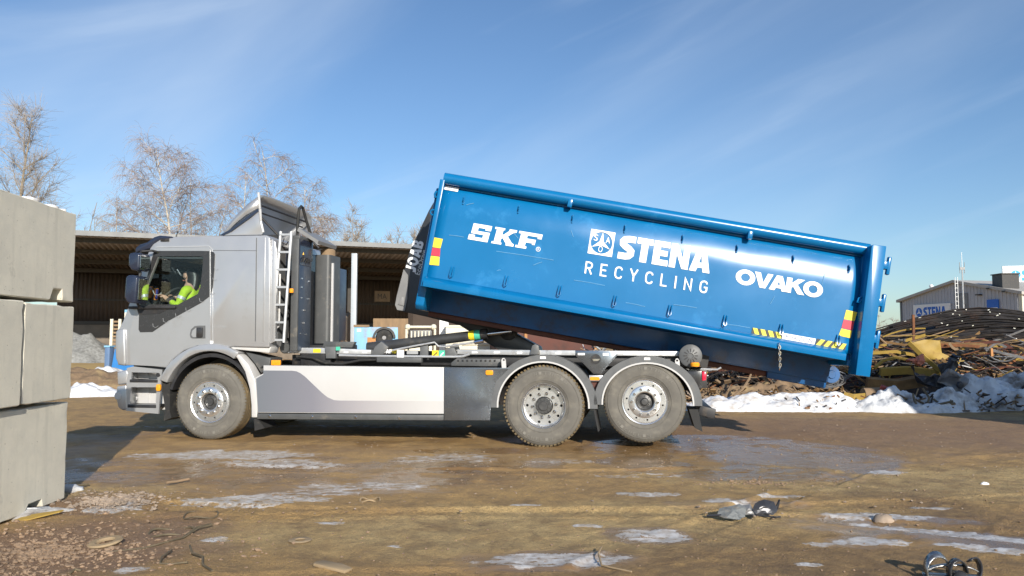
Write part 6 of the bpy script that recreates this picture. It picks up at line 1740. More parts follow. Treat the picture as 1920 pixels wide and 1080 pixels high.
# dark packed core of the bar heap that the loose bars lie on
v_ = []; f_ = []
nx2 = 60
for i in range(nx2 + 1):
    x = 8.7 + 8.0 * i / nx2
    zt = max(.3, zcurve(x) - .07)
    edge = min(1, (x - 8.7) / 1.2)
    for (yy, k) in ((17.9, .0), (18.4, .26), (19.3, .50), (20.3, .76), (21.0, .93), (22.5, .8), (24, 0)):
        v_.append((x, yy + .1 * math.sin(x * 3), zt * k * edge + .02 * math.sin(x * 9 + yy * 5)))
for i in range(nx2):
    for j in range(6):
        f_.append((i * 7 + j, i * 7 + j + 1, i * 7 + j + 8, i * 7 + j + 7))
tag(MB().add(v_, f_).build('packed_bars', M['bar'], None, fix=False, ang=60), kind='stuff')
rb_ = random.Random(11)
BAR_L = 'long bent black steel bar in the layered bar heap at the right'
for k in range(150):
    lay = rb_.random() ** 1.15 if k > 40 else rb_.random() * .12
    kk = 1.0 - .62 * lay
    yy = 21.0 - 2.6 * lay + rb_.uniform(-.15, .15)
    x0 = rb_.uniform(8.7, 12.0) + lay * 1.2; x1 = x0 + rb_.uniform(4.0, 7.5)
    pts = []
    ph = rb_.uniform(0, 6); jz = rb_.uniform(-.01, .05)
    for i in range(11):
        x = x0 + (x1 - x0) * i / 10
        edge = min(1, max(.0, (x - 8.7) / 1.2) + .15)
        flat = zcurve(13.0) + (zcurve(x) - zcurve(13.0)) * (1 - .7 * lay)
        pts.append((x, yy + .05 * math.sin(x * .7 + ph), max(.1, min(zcurve(x) - .04, flat) * kk * edge + jz + .015 * math.sin(x * 1.7 + ph))))
    o = MB().tube(pts, rb_.choice((.018, .022, .028)), 5).build('steel_bar', M['bar'], None, fix=False, ang=50)
    ly = 'top layer' if lay < .15 else ('middle layers' if lay < .55 else 'lowest layers')
    tag(o, 'long bent black steel bar in the ' + ly + ' of the bar heap', 'steel bar', 'steel bars in the ' + ly + ' of the bar heap')
# pale cut ends and glints: short stubs lying across the bars
gsm = mat('bright_cut_steel', (.7, .7, .68), .25, .9, .1, 9)
o = MB()
for k in range(36):
    x = rb_.uniform(9.4, 14.0); q = rb_.random() ** 1.5
    y = 20.95 - 2.2 * q
    z = zcurve(x) * (1.0 - .62 * (21.0 - y) / 2.6) + .02
    s = rb_.uniform(.012, .03)
    o.bar((x - s, y - .1, z), (x + s, y - .1, z + rb_.uniform(-.02, .02)), .018, .018)
tag(o.build('cut_offs', gsm, None, fix=False), kind='stuff')
# tangle of strips and rods
def strip(name, pts, w, th, mt, label, cat='scrap strip', group=None):
    o = MB()
    P = [Vector(p) for p in pts]
    vs = []
    for i, p in enumerate(P):
        d = (P[min(i + 1, len(P) - 1)] - P[max(i - 1, 0)]).normalized()
        u = Vector((0, -.35, 1)).normalized(); s = (u - d * u.dot(d)).normalized(); t = d.cross(s)
        for a, b in ((-1, -1), (1, -1), (1, 1), (-1, 1)):
            vs.append(p + s * (a * w / 2) + t * (b * th / 2))
    fs = []
    for i in range(len(P) - 1):
        for q in range(4):
            q2 = (q + 1) % 4
            fs.append((i * 4 + q, i * 4 + q2, i * 4 + 4 + q2, i * 4 + 4 + q))
    fs += [(3, 2, 1, 0), tuple(len(P) * 4 - 4 + q for q in range(4))]
    ob = MB().add(vs, fs).build(name, M[mt], None, ang=30)
    tag(ob, label, cat, group); return ob
import mathutils
def roughen(ob, amp, sc=6.0, cuts=2, seed=0):
    bm = bmesh.new(); bm.from_mesh(ob.data)
    bmesh.ops.triangulate(bm, faces=bm.faces)
    for _ in range(cuts):
        bmesh.ops.subdivide_edges(bm, edges=[e for e in bm.edges if e.calc_length() > .07], cuts=1)
        bmesh.ops.triangulate(bm, faces=bm.faces)
    for v in bm.verts:
        q = v.co * sc + Vector((seed, 0, 0))
        v.co += Vector((mathutils.noise.noise(q) * .5, mathutils.noise.noise(q + Vector((9, 9, 9))) * 1.6, mathutils.noise.noise(q + Vector((5, 1, 7))) * .8)) * amp
    bm.to_mesh(ob.data); bm.free(); return ob
# named, recognisable pieces
yp = MB().prism([(8.608, 1.327), (8.922, 1.396), (9.198, 1.350), (9.269, 1.097), (9.416, 1.028), (9.310, 0.959), (8.987, 0.959), (8.897, 1.005)], 16.82, 16.87).build('bent_plate', M['ochre'], None, bevel=.004)
roughen(yp, .03, 5)
tag(yp, 'large flat ochre yellow plate tilted on top of the scrap tangle', 'steel plate')
strip('angle_beam', [(8.509, 16.750, 1.327), (8.772, 16.600, 0.989), (9.035, 16.500, 0.711)], .09, .05, 'ochre', 'ochre angle beam sloping down below the large yellow plate', 'steel beam')
for a, b in (((8.862, 16.600, 0.966), (9.047, 16.600, 0.775)), ((8.987, 16.600, 0.977), (9.140, 16.600, 0.831)), ((9.123, 16.600, 0.989), (9.221, 16.600, 0.887))):
    strip('grate_bar', [a, b], .045, .02, 'ochre_rust', 'short ochre grate bar hanging from the large yellow plate', 'grate bar', 'grate bars of the torn yellow grille')
strip('steel_beam', [(7.398, 16.350, 0.495), (7.984, 16.300, 0.443), (8.597, 16.300, 0.553)], .22, .14, 'ochre_rust', 'low muddy ochre beam lying along the foot of the scrap heap', 'steel beam')
strip('steel_beam', [(7.801, 16.600, 0.707), (8.367, 16.600, 0.741), (9.043, 16.600, 0.673)], .16, .08, 'ochre', 'bright ochre flat beam lying above the low muddy beam', 'steel beam')
strip('steel_beam', [(7.737, 16.700, 0.782), (7.912, 16.700, 0.941), (8.199, 16.700, 1.009), (8.482, 16.700, 0.952)], .05, .05, 'ochre', 'arched ochre rod left of the salmon red piece', 'rod')
strip('steel_beam', [(7.793, 17.000, 1.095), (8.351, 17.000, 1.130), (8.835, 17.000, 1.038)], .06, .04, 'ochre', 'long ochre strip left of the large yellow plate', 'steel strip')
strip('steel_beam', [(9.161, 17.200, 1.350), (9.746, 17.200, 1.291), (10.392, 17.200, 1.280)], .05, .04, 'ochre_rust', 'thin ochre tube running right from the yellow plate top', 'tube')
strip('steel_beam', [(10.082, 17.100, 1.175), (10.131, 17.100, 1.245), (10.389, 17.100, 1.268)], .05, .04, 'ochre_rust', 'short crooked ochre tube end below the thin ochre tube', 'tube')
strip('steel_beam', [(10.268, 17.000, 1.211), (10.669, 17.000, 1.095), (11.243, 17.000, 0.968)], .05, .03, 'scrap_grey', 'long grey rail sloping down to the right picture edge', 'rail')
strip('upright_rod', [(9.059, 17.600, 1.951), (9.052, 17.600, 1.590), (9.050, 17.600, 1.350), (8.987, 17.600, 1.266)], .05, .05, 'rust', 'rusty rod standing upright out of the scrap heap', 'rod')
strip('upright_rod', [(10.357, 16.900, 1.200), (10.359, 16.900, 1.120), (10.361, 16.900, 1.028)], .05, .05, 'rust_orange', 'short pale orange stub standing up in the ochre tangle', 'rod')
sl = MB()
sl.prism([(8.336, 0.898), (8.419, 1.041), (8.486, 1.074), (8.469, 0.909), (8.412, 0.843)], 16.1, 16.3); sl.prism([(8.162, 0.975), (8.351, 0.997), (8.348, 0.931), (8.194, 0.942)], 16.12, 16.25)
tag(roughen(sl.build('plastic_casing', M['salmon'], None), .05, 9, 3), 'crumpled salmon red piece in front of the yellow plate', 'casing')
# dark car body pieces
cp = MB()
cp.prism([(8.126, 0.874), (8.207, 0.702), (8.389, 0.637), (8.714, 0.648), (8.976, 0.433), (8.489, 0.422), (8.244, 0.530)], 15.85, 15.95)
tag(roughen(cp.build('crumpled_wing', M['carpanel'], None), .09, 6, 4), 'crumpled dark grey car wing with a torn pointed tip', 'car panel')
cp2 = strip('car_bumper', [(8.623, 15.750, 0.719), (8.799, 15.750, 0.815), (8.940, 15.800, 0.963), (8.933, 15.800, 1.060)], .34, .06, 'carpanel', 'dark curved car bumper piece standing on end', 'car panel')
cp3 = strip('car_door_skin', [(8.583, 15.600, 0.693), (8.731, 15.550, 0.579), (8.919, 15.500, 0.466)], .36, .07, 'scrap_grey', 'bluish grey dented car panel sloping towards the snow', 'car panel')
roughen(cp2, .07, 7, 4, 3); roughen(cp3, .08, 7, 4, 5)
cp4 = MB().lathe([(0, 0), (.05, .01), (.075, .04), (.07, .07)], 14, ((8.828, 0.490)[0], 15.4, (8.828, 0.490)[1])); 
cp4 = cp4.build('lamp_shell', M['carpanel'], None); cp4['label'] = 'round dark lamp shell at the lower end of the grey car panel'; cp4['category'] = 'lamp shell'
strip('maroon_bar', [(7.368, 15.700, 0.423), (7.583, 15.600, 0.345), (7.773, 15.500, 0.247)], .12, .08, 'maroon', 'maroon bar sloping down in front of the low ochre beam', 'bar')
lgm = MB().tube([(7.111, 15.900, 0.261), (7.457, 15.900, 0.261), (7.743, 16.000, 0.276)], [.15, .16, .13], 14).build('log', M['timber'], None); tag(lgm, 'short thick log lying at the right end of the white snow bank', 'log')
strip('ochre_sheet', [(6.679, 15.800, 0.257), (6.828, 15.700, 0.222), (7.063, 15.700, 0.243)], .16, .02, 'ochre', 'ochre torn sheet lying beside the log', 'steel sheet')
# white crushed appliance and wire bundle under the container tail
ap = MB(); ap.prism([(5.480, 0.567), (5.585, 0.579), (5.640, 0.393), (5.511, 0.393)], 17.1, 17.5); ap.prism([(5.655, 0.556), (6.287, 0.532), (6.236, 0.393), (5.686, 0.393)], 17.15, 17.5)
ap = ap.build('crushed_appliance', M['cream'], None, bevel=.02); tag(ap, 'crushed white appliance panel under the container tail', 'appliance')
MB().prism([(5.743, 0.512), (5.883, 0.523), (5.858, 0.465), (5.753, 0.454)], 17.13, 17.16).build('dark_opening', M['black'], ap)
wbn = MB(); rw_ = random.Random(5)
for k in range(34):
    c0 = Vector((6.553, 16.600, 0.538)); r0 = rw_.uniform(.14, .27); tx, ty = rw_.uniform(-.6, .6), rw_.uniform(-.6, .6)
    off = Vector((rw_.uniform(-.14, .22), rw_.uniform(-.1, .1), rw_.uniform(-.06, .05)))
    wbn.tube([c0 + off + Vector((1.25 * r0 * math.cos(a), r0 * (math.sin(a) * math.sin(ty)), r0 * .62 * math.sin(a) * math.cos(ty) + tx * r0 * .3 * math.cos(a))) for a in [2 * math.pi * i / 12 for i in range(12)]], .012, 4, closed=True)
tag(wbn.build('wire_bundle', M['scrap_grey'], None, fix=False), 'tangled coil of grey wire below the container tail', 'wire')
# many unsorted strips, rods and plates
rs_ = random.Random(21)
GL = 'rusty scrap rod or strip lying loose in the tangled scrap heap'
mts = ['ochre_rust', 'scrap_dark', 'ochre', 'scrap_tan', 'rust', 'scrap_dark', 'scrap_grey', 'scrap_dark', 'rust_dark', 'scrap_tan']
kinds = {'ochre_rust': 'ochre rusty', 'ochre': 'ochre yellow', 'scrap_tan': 'tan coloured', 'rust': 'rust brown', 'scrap_grey': 'dull grey', 'scrap_dark': 'blackened', 'rust_dark': 'dark maroon'}
for k in range(280):
    if k < 200:
        px0 = (rs_.uniform(6.9, 11.9)); yy = rs_.uniform(17.0, 18.4); z0 = .42 + rs_.random() * (.95 if px0 < 9.2 else .8) + (yy - 16.5) * .18
    else:
        px0 = rs_.uniform(3.4, 7.2); yy = rs_.uniform(16.6, 18.6); z0 = .35 + rs_.random() * .65
    L2 = rs_.uniform(.4, 1.7); a = rs_.gauss(0, .35); e = rs_.gauss(0, .22)
    cv = rs_.gauss(0, .16)
    pts = []
    for i in range(6):
        t = i / 5 - .5
        pts.append((px0 + L2 * t * math.cos(a) * math.cos(e), yy + L2 * t * math.sin(a), max(.15, z0 + L2 * t * math.sin(e) + cv * (.25 - t * t) * 2)))
    mt = rs_.choice(mts)
    zone = 'under the container tail' if px0 < 7.2 else ('between the container and the yellow plate' if px0 < 9.0 else 'right of the yellow plate')
    if k % 3 == 0:
        strip('scrap_strip', pts, rs_.uniform(.025, .075), .012, mt, kinds[mt] + ' metal strip in the scrap tangle ' + zone, 'scrap strip', kinds[mt] + ' strips ' + zone)
    else:
        o = MB().tube(pts, rs_.uniform(.007, .017), 5).build('scrap_rod', M[mt], None, fix=False)
        tag(o, kinds[mt] + ' thin rod in the scrap tangle ' + zone, 'scrap rod', kinds[mt] + ' rods ' + zone)
jumble('scrap_litter', 900, (9.0, 17.7, .3), (2.9, .8), .75, [M['ochre_rust'], M['scrap_tan'], M['scrap_dark'], M['rust'], M['scrap_grey'], M['scrap_dark'], M['ochre']], 31, smin=.025, smax=.11)
jumble('scrap_litter', 420, (5.3, 17.4, .25), (2.6, .7), .55, [M['scrap_dark'], M['rust'], M['scrap_dark'], M['scrap_grey'], M['scrap_tan'], M['black']], 32, smin=.03, smax=.16)
jumble('scrap_litter', 120, (6.3, 16.4, .12), (1.6, .35), .3, [M['scrap_tan'], M['ochre_rust'], M['scrap_dark']], 33, smin=.03, smax=.12)
jumble('scrap_litter', 260, (4.5, 16.4, .02), (1.9, .7), .38, [M['scrap_tan'], M['stone'], M['ochre_rust'], M['pebble'], M['soil']], 34, smin=.015, smax=.07)
jumble('scrap_litter', 90, (6.3, 15.6, .02), (2.0, .5), .30, [M['scrap_dark'], M['rust'], M['soil']], 35, smin=.008, smax=.04)
jumble('scrap_litter', 160, (8.6, 15.5, .02), (1.8, .6), .40, [M['scrap_dark'], M['soil'], M['scrap_grey'], M['soil']], 36, smin=.015, smax=.08)
jumble('scrap_litter', 120, (11.0, 15.6, .02), (2.2, .7), .55, [M['scrap_dark'], M['soil'], M['soil']], 37, smin=.015, smax=.08)
strip('bent_rod', [(4.896, 15.900, 0.810), (4.755, 15.700, 0.604), (4.583, 15.600, 0.397), (4.372, 15.500, 0.278)], .03, .03, 'scrap_tan', 'thin tan rod leaning over the stony soil mound', 'rod')
# roots and twigs in the shaded snow
for k, pts in enumerate(([(7.770, 15.200, 0.340), (7.735, 15.100, 0.224), (7.741, 15.000, 0.110)], [(7.960, 15.200, 0.442), (8.024, 15.100, 0.275), (7.925, 15.000, 0.131)], [(8.105, 15.100, 0.245), (8.170, 15.000, 0.161), (8.456, 15.000, 0.171)], [(7.870, 14.900, 0.099), (8.095, 14.900, 0.159), (8.417, 15.000, 0.211)])):
    o = MB().tube(pts, .022, 5).build('bent_bar', M['wire'], None)
    tag(o, ['short dark bar bent upright in the shaded snow', 'S shaped dark bar in the shaded snow', 'hooked dark bar lying on the shaded snow', 'long thin dark bar at the foot of the shaded snow'][k], 'bar')

# ================================================================== HALL WITH SIGNS
HA = Vector((44.5, 89, 0)); HBv = Vector((48.5, 74, 0))
hx_ = (HBv - HA); HW = hx_.length
hall = empty('office_hall', HA, (0, 0, math.atan2(hx_.y, hx_.x)))
tag(hall, 'grey clad hall with a gable roof and a white sign, far behind the bar heap', 'building')
zl = (44.521, 5.913)[1]; zr = (48.464, 5.957)[1]; ze_ = (zl + zr) / 2; zp = (46.431, 7.489)[1]
# gable wall faces -y of the local frame
def gz_(x): return ze_ + (zp - ze_) * (1 - abs(x / HW * 2 - 1))
MB().prism([(0, 0), (HW, 0), (HW, ze_), (HW / 2, zp), (0, ze_)], 0, 30).build('wall', M['hall'], hall, smooth=False)
rb2 = MB(); x = .25
while x < HW - .2:
    rb2.box(x, x + .12, -.05, -.002, .2, gz_(x + .06) - .12); x += .42
rb2.build('cladding_ribs', M['hall'], hall, fix=False, smooth=False)
rf_ = MB()
rf_.prism([(-.35, ze_ - .15), (HW / 2, zp + .0), (HW / 2, zp + .28), (-.35, ze_ + .14)], -.4, 30.2); rf_.prism([(HW + .35, ze_ - .15), (HW / 2 + .01, zp), (HW / 2 + .01, zp + .28), (HW + .35, ze_ + .14)], -.4, 30.2)
rf_.build('roof', M['hall_roof'], hall, smooth=False)
MB().box(HW - .25, HW + .12, -.14, -.06, 0, ze_ - .1).build('corner_pipe', M['cream'], hall)
MB().box(-.1, .12, -.12, -.06, 0, ze_ - .1).build('corner_trim', M['fascia'], hall)
sgx0, sgx1 = HW * .13, HW * .46
sz0, sz1 = ze_ - 2.9, ze_ - .55
sb2 = MB().box(sgx0, sgx1, -.22, -.08, sz0, sz1).build('sign_board', M['white'], hall)
sgt = MB()
tot = sum(BOLD[c][0] + .05 for c in "STENA")
word(sgt, "STENA", BOLD, .05, lambda x, y, d: (sgx0 + 1.45 + x * (sgx1 - sgx0 - 1.95) / tot, -.225 - d, sz0 + .95 + y * 1.1)); sgt.build('lettering', M['print_blue'], sb2)
se = MB()
def sem(x, y, d): return (sgx0 + .38 + x * .92, -.225 - d, sz0 + 1.02 + y * .98)
plate(se, [ell(.5, .5, .5, .5, 30)], sem, 0, .004); se.build('emblem', M['print_blue'], sb2)
se = MB(); plate(se, [[(.5 + (.46 if k % 2 == 0 else .10) * math.cos(R(90 + 60 * k)), .5 + (.46 if k % 2 == 0 else .10) * math.sin(R(90 + 60 * k))) for k in range(6)]], lambda x, y, d: sem(x, y, d + .006), 0, .004); se.build('emblem_star', M['white'], sb2)
sr_ = MB(); text_on(sr_, "RECYCLING", (sgx0 + .5, -.23, sz0 + .2), (sgx1 - sgx0 - 1.0, 0, 0), (0, 0, .5), (0, 0, 0), spacing=1.5); sr_.build('lettering', M['print_blue'], sb2)
b2 = MB().box(HW * .755, HW * .84, -.2, -.08, ze_ - 1.55, ze_ - .45).build('notice_board', M['print_blue'], hall)
MB().box(HW * .76, HW * .835, -.215, -.2, ze_ - 1.5, ze_ - 1.25).build('notice_strip', M['white'], b2)
for k, (u_, dz_) in enumerate(((.70, .1), (.785, .65), (.90, .25))):
    lp = MB(); lp.box(HW * u_ - .22, HW * u_ + .22, -.5, -.06, ze_ + dz_ - .06, ze_ + dz_ + .06); lp.build('wall_lamp', M['darksteel'], hall)
MB().box(HW * .50, HW * .60, -.10, -.05, ze_ - 1.9, ze_ + .4).build('wall_recess', M['scrap_grey'], hall)
# mast and ladder in front of the gable
ms = empty('antenna_mast', ((45.230, 5.617)[0], 78, 0)); tag(ms, 'thin pale antenna mast rising above the grey hall gable', 'mast')
mz = (45.351, 8.677)[1]
m2 = MB(); m2.tube([(0, 0, 0), (0, 0, mz)], .07, 6); m2.tube([(0, 0, mz), (0, 0, mz + 1.6)], .025, 5); m2.build('pole', M['galv'], ms)
m3 = MB()
for a in (-.24, .24): m3.tube([(a, 0, mz - .5), (a, 0, mz + .6)], .03, 5)
m3.box(-.24, .24, -.05, .05, mz - .15, mz + .1); m3.build('antenna_head', M['scrap_grey'], ms)
hl_ = empty('wall_ladder', ((45.446, 5.699)[0], 79.5, 0)); tag(hl_, 'slim pale ladder against the gable just left of the mast', 'ladder')
h2 = MB()
for a in (-.13, .13): h2.tube([(a, 0, .3), (a, 0, (45.531, 7.886)[1])], .035, 5)
tag(h2.build('side_rail', M['galv'], hl_), kind='stuff')
h3 = MB()
for i in range(16): h3.bar((-.12, 0, .5 + i * .45), (.12, 0, .5 + i * .45), .04, .04)
tag(h3.build('rung', M['galv'], hl_), kind='stuff')
vt = empty('roof_lamp', ((45.836, 7.168)[0], 85, (45.823, 6.817)[1])); tag(vt, 'small white lamp head on the left roof slope of the hall', 'lamp')
MB().tube([(0, 0, -.6), (0, 0, .4)], .03, 5).ball((0, 0, .55), .22).build('lamp_head', M['white'], vt)
# chimney box and roof sign
chb = empty('roof_vent', ((48.675, 7.112)[0], 76.5, (48.662, 6.797)[1] - .3)); tag(chb, 'black square vent box on the right side of the hall roof', 'vent')
MB().box(-.85, .8, -.7, .9, 0, 1.4).build('box', M['black'], chb); MB().box(-.95, .9, -.8, 1.0, 1.4, 1.5).build('cap', M['darksteel'], chb)
rsn = empty('roof_sign', ((53.087, 7.331)[0], 84, (53.089, 7.388)[1]), (0, 0, R(-16))); tag(rsn, 'white roof sign with a light blue emblem, cut by the right picture edge', 'sign')
MB().box(0, 8.5, 0, .25, 0, (53.179, 9.472)[1] - (53.089, 7.388)[1]).build('board', M['white'], rsn)
r3 = MB(); word(r3, "STENA", BOLD, .05, lambda x, y, d: (1.75 + x * 1.65, -.005 - d, .45 + y * 1.25)); r3.build('lettering', M['sign_cyan'], rsn)
def rem(x, y, d): return (.75 + x * .95, -.005 - d, .65 + y * .95)
r3 = MB(); plate(r3, [ell(.5, .5, .5, .5, 24)], rem, 0, .004); r3.build('emblem', M['sign_cyan'], rsn)
r3 = MB(); plate(r3, [[(.5 + (.46 if k % 2 == 0 else .10) * math.cos(R(90 + 60 * k)), .5 + (.46 if k % 2 == 0 else .10) * math.sin(R(90 + 60 * k))) for k in range(6)]], lambda x, y, d: rem(x, y, d + .008), 0, .004); r3.build('emblem_star', M['white'], rsn)
MB().box(.5, 8, .1, .2, -2.2, 0).build('support', M['darksteel'], rsn)

# ================================================================== BARE TREES
def tree(name, base, H, spread, label, seed, droop=0.0, bark='bark', twig='twig', nprim=22, first=.22, cat='tree', group=None, density=1.0, lean=0.0, r0=None, up=.55, stems=1, twr=.0095):
    rr = random.Random(seed)
    t = empty(name, (base[0], base[1], 0), (0, 0, rr.random() * 0))
    tag(t, label, cat, group)
    tk = MB(); tw_ = MB()
    r0 = r0 or H * .011
    def wander(p, d, L, n, r_a, r_b, upb, wob, sag=0.0):
        pts = [Vector(p)]; d = Vector(d).normalized(); rad = [r_a]
        for i in range(n):
            t_ = (i + 1) / n
            d = (d + Vector((rr.gauss(0, wob), rr.gauss(0, wob), rr.gauss(0, wob) + upb - sag * t_))).normalized()
            pts.append(pts[-1] + d * (L / n)); rad.append(r_a + (r_b - r_a) * t_)
        return pts, rad
    def at_(pts, t_):
        k = min(len(pts) - 2, int(t_ * (len(pts) - 1))); f_ = t_ * (len(pts) - 1) - k
        return pts[k].lerp(pts[k + 1], f_), (pts[k + 1] - pts[k]).normalized()
    for st_ in range(stems):
        az0 = rr.random() * 6.28
        d0 = Vector((lean + (.28 * math.cos(az0) if stems > 1 else 0), .2 * math.sin(az0) if stems > 1 else 0, 1))
        Hs = H * (1 if st_ == 0 else rr.uniform(.7, .95))
        tp_, tr2 = wander((rr.uniform(-.4, .4) if stems > 1 else 0, 0, -.1), d0, Hs, 14, r0 / math.sqrt(stems), .025, .035, .035)
        tk.tube(tp_, tr2, 7)
        for k in range(int(nprim / stems)):
            h_ = first + (1 - first) * ((k + rr.random()) / (nprim / stems)) * .97
            p, d = at_(tp_, min(.985, h_))
            az = k * 2.4 + rr.uniform(-.5, .5)
            Lp = spread * (1 - .72 * h_ ** 1.5) * rr.uniform(.65, 1.1)
            dv_ = Vector((math.cos(az), math.sin(az) * .8, up + rr.uniform(-.1, .35)))
            rb0 = max(.02, r0 * .38 * (1 - h_ * .7))
            bp, br2 = wander(p, dv_, Lp, 8, rb0, .018, .05, .10, droop * .12)
            tk.tube(bp, br2, 5)
            ns_ = max(4, int(Lp * 3.0 * density))
            for q in range(ns_):
                tq = rr.uniform(.22, 1.0)
                p2, d2 = at_(bp, min(.99, tq))
                dv2 = (d2 * .7 + Vector((rr.gauss(0, .6), rr.gauss(0, .6), rr.gauss(.25, .35)))).normalized()
                L2 = Lp * rr.uniform(.18, .42) * (1.15 - .5 * tq)
                sp_, sr2 = wander(p2, dv2, L2, 5, max(.018, rb0 * .35), .011, .03, .14, droop * .3)
                tw_.tube(sp_, sr2, 3, caps=False)
                for w_ in range(int(rr.uniform(5, 9) * density)):
                    p3, d3 = at_(sp_, rr.uniform(.15, .99))
                    dv3 = (d3 * .6 + Vector((rr.gauss(0, .55), rr.gauss(0, .55), rr.gauss(.15, .4)))).normalized()
                    L3 = rr.uniform(.6, 1.7) * (1 + .35 * droop) * H / 18
                    wp_, wr2 = wander(p3, dv3, L3, 4, twr, twr * .65, .0, .12, droop * .75)
                    tw_.tube(wp_, wr2, 3, caps=False)
    tk.build('trunk', M[bark], t, fix=False)
    cr = tw_.build('crown', M[twig], t, fix=False, smooth=False)
    return t
tree('bare_tree', ((-39.380, 13.333)[0], 62), (-39.094, 19.752)[1], 6.2, 'tall bare spreading tree above the concrete block wall', 1, .05, 'bark', 'twig_pale', 30, .25, up=.75, density=1.25, r0=.24)
tree('bare_tree', ((-44.752, 14.106)[0], 66), 15.5, 5.0, 'bare tree cut by the left picture edge above the wall', 2, .05, 'bark', 'twig_pale', 20, .3, up=.8, density=1.0)
tree('birch_tree', ((-31.465, 11.253)[0], 72), (-31.925, 20.021)[1], 8.6, 'tall white stemmed birch with drooping twigs behind the truck cab', 3, 1.0, 'bark_birch', 'twig', 34, .28, up=.5, density=1.05, r0=.21)
tree('birch_tree', ((-36.356, 11.803)[0], 76), (-36.733, 16.944)[1], 6.6, 'shorter birch with reddish drooping twigs left of the tall birch', 4, .9, 'bark_birch', 'twig', 28, .2, up=.5, density=.8, stems=2)
tree('birch_tree', ((-40.055, 12.078)[0], 78), (-40.183, 15.772)[1], 5.2, 'small thin birch left of the shorter reddish birch', 14, .8, 'bark_birch', 'twig_pale', 16, .25, up=.5, density=1.1)
tree('bare_tree', ((-43.453, 12.353)[0], 80), (-43.580, 15.806)[1], 3.0, 'small upright pale bare tree next to the block wall', 5, .0, 'bark', 'twig_pale', 18, .25, up=1.5, density=1.0, stems=3)
tree('birch_tree', ((-22.749, 11.528)[0], 74), (-22.807, 19.236)[1], 8.2, 'birch with forked crown above the tilted roof deflector', 6, .95, 'bark_birch', 'twig', 34, .28, up=.55, density=1.05, stems=2, r0=.2)
tree('birch_tree', ((-20.593, 11.940)[0], 77), (-20.683, 16.879)[1], 6.4, 'drooping birch right of the roof deflector and hose loop', 7, 1.0, 'bark_birch', 'twig', 22, .2, up=.5, density=1.05)
tree('birch_tree', ((-31.321, 12.353)[0], 80), (-31.425, 16.253)[1], 6.0, 'low birch between the tall birch and roof deflector', 8, .9, 'bark_birch', 'twig', 18, .2, up=.5, density=.8)
tree('birch_tree', ((-27.445, 12.215)[0], 79), (-27.817, 18.722)[1], 6.0, 'thin birch just left of the forked birch above the deflector', 41, .9, 'bark_birch', 'twig', 20, .3, up=.55, density=.8)
tree('birch_tree', ((-34.856, 12.903)[0], 84), (-35.370, 18.762)[1], 6.0, 'birch half hidden right behind the tall birch', 42, .9, 'bark_birch', 'twig', 20, .2, up=.5, density=.7)
for k, (px_, lb) in enumerate(((636, 'leftmost'), (688, 'second from left'), (734, 'third from left'), (776, 'rightmost'))):
    xb = [(-21.216, 14.416), (-17.811, 14.416), (-14.799, 14.416), (-12.049, 14.416)][k][0]
    tree('bare_tree', (xb, 95), [16.8, 17.2, 16.4, 16.2][k], 4.6, lb + ' of four small upright bare trees above the shed roof', 20 + k, 0, 'bark', 'twig_pale', 33, .25, 'tree', 'upright bare trees in a row behind the shed', up=1.9, density=1.15, stems=3, r0=.17, twr=.018)
for k, (x_, h_, w_, lb) in enumerate((((-51.879, 14.829)[0], 17.0, 5, 'low hazy bare tree beside the small upright tree'), ((-49.767, 15.104)[0], 17.6, 5.5, 'low hazy bare tree behind the shorter reddish birch'), ((-36.508, 14.966)[0], 18.0, 5.5, 'low hazy bare tree at the front edge of the roof deflector'), ((-23.669, 14.691)[0], 17.6, 5, 'low hazy bare tree between the hose loop and the row of four'), ((-17.778, 15.654)[0], 16.6, 5, 'low hazy bare tree between the second and third of the row'), ((-22.285, 15.929)[0], 16.9, 5, 'low hazy bare tree between the first and second of the row'))):
    tree('bare_tree', (x_, 98 + k), h_, w_, lb, 60 + k, .1, 'bark', 'twig_pale', 24, .2, 'tree', 'low hazy trees behind the shed', up=1.2, density=.8, stems=2, r0=.13)
tree('bare_tree', ((53.841, 3.642)[0], 112), (53.968, 5.174)[1], 2.6, 'small distant bare bush tree between container and grey hall', 30, .2, 'bark', 'twig', 14, .15, up=.6, density=1.0, stems=2)

# ================================================================== THINGS LYING ON THE YARD
def ring(name, c, rx, ry, r, rot, label, mt='wire'):
    pts = [(rx * math.cos(a), ry * math.sin(a), .012 * math.sin(3 * a)) for a in [2 * math.pi * i / 28 for i in range(28)]]
    o = MB().tube(pts, r, 6, closed=True).build(name, M[mt]); o.location = (c[0], c[1], gz(*c) + r * .9); o.rotation_euler = (0, 0, R(rot)); tag(o, label, 'ring'); return o
ring('wire_ring', (-2.420, 6.171), .125, .055 * 2.2 , .006, 5, 'thin wire ring lying furthest from the camera at left')
ring('wire_ring', (-2.418, 5.643), .15, .12, .008, 12, 'thicker oval iron ring beside the forked rod')
ring('wire_ring', (-1.212, 6.764), .085, .07, .007, 5, 'small pale ring lying on the wet ground in front of the skirt', 'plank')
fr_ = MB().lathe([(.058, 0), (.10, 0), (.11, .010), (.10, .020), (.065, .020), (.058, .010), (.058, 0)], 22, axis='z').build('flat_ring', M['plank']); fr_.location = (*(-2.713, 5.307), gz(*(-2.713, 5.307)) + .005); fr_.rotation_euler = (R(6), R(-5), 0); tag(fr_, 'thick muddy flat ring lying at the edge of the reddish gravel', 'ring')
fr_ = MB().lathe([(.035, 0), (.075, 0), (.08, .005), (.07, .009), (.04, .009), (.035, .005), (.035, 0)], 20, axis='z').build('flat_ring', M['plank']); fr_.location = (*(-1.444, 5.419), gz(*(-1.444, 5.419)) + .003); tag(fr_, 'small tan flat ring lying on the sandy ground', 'ring')
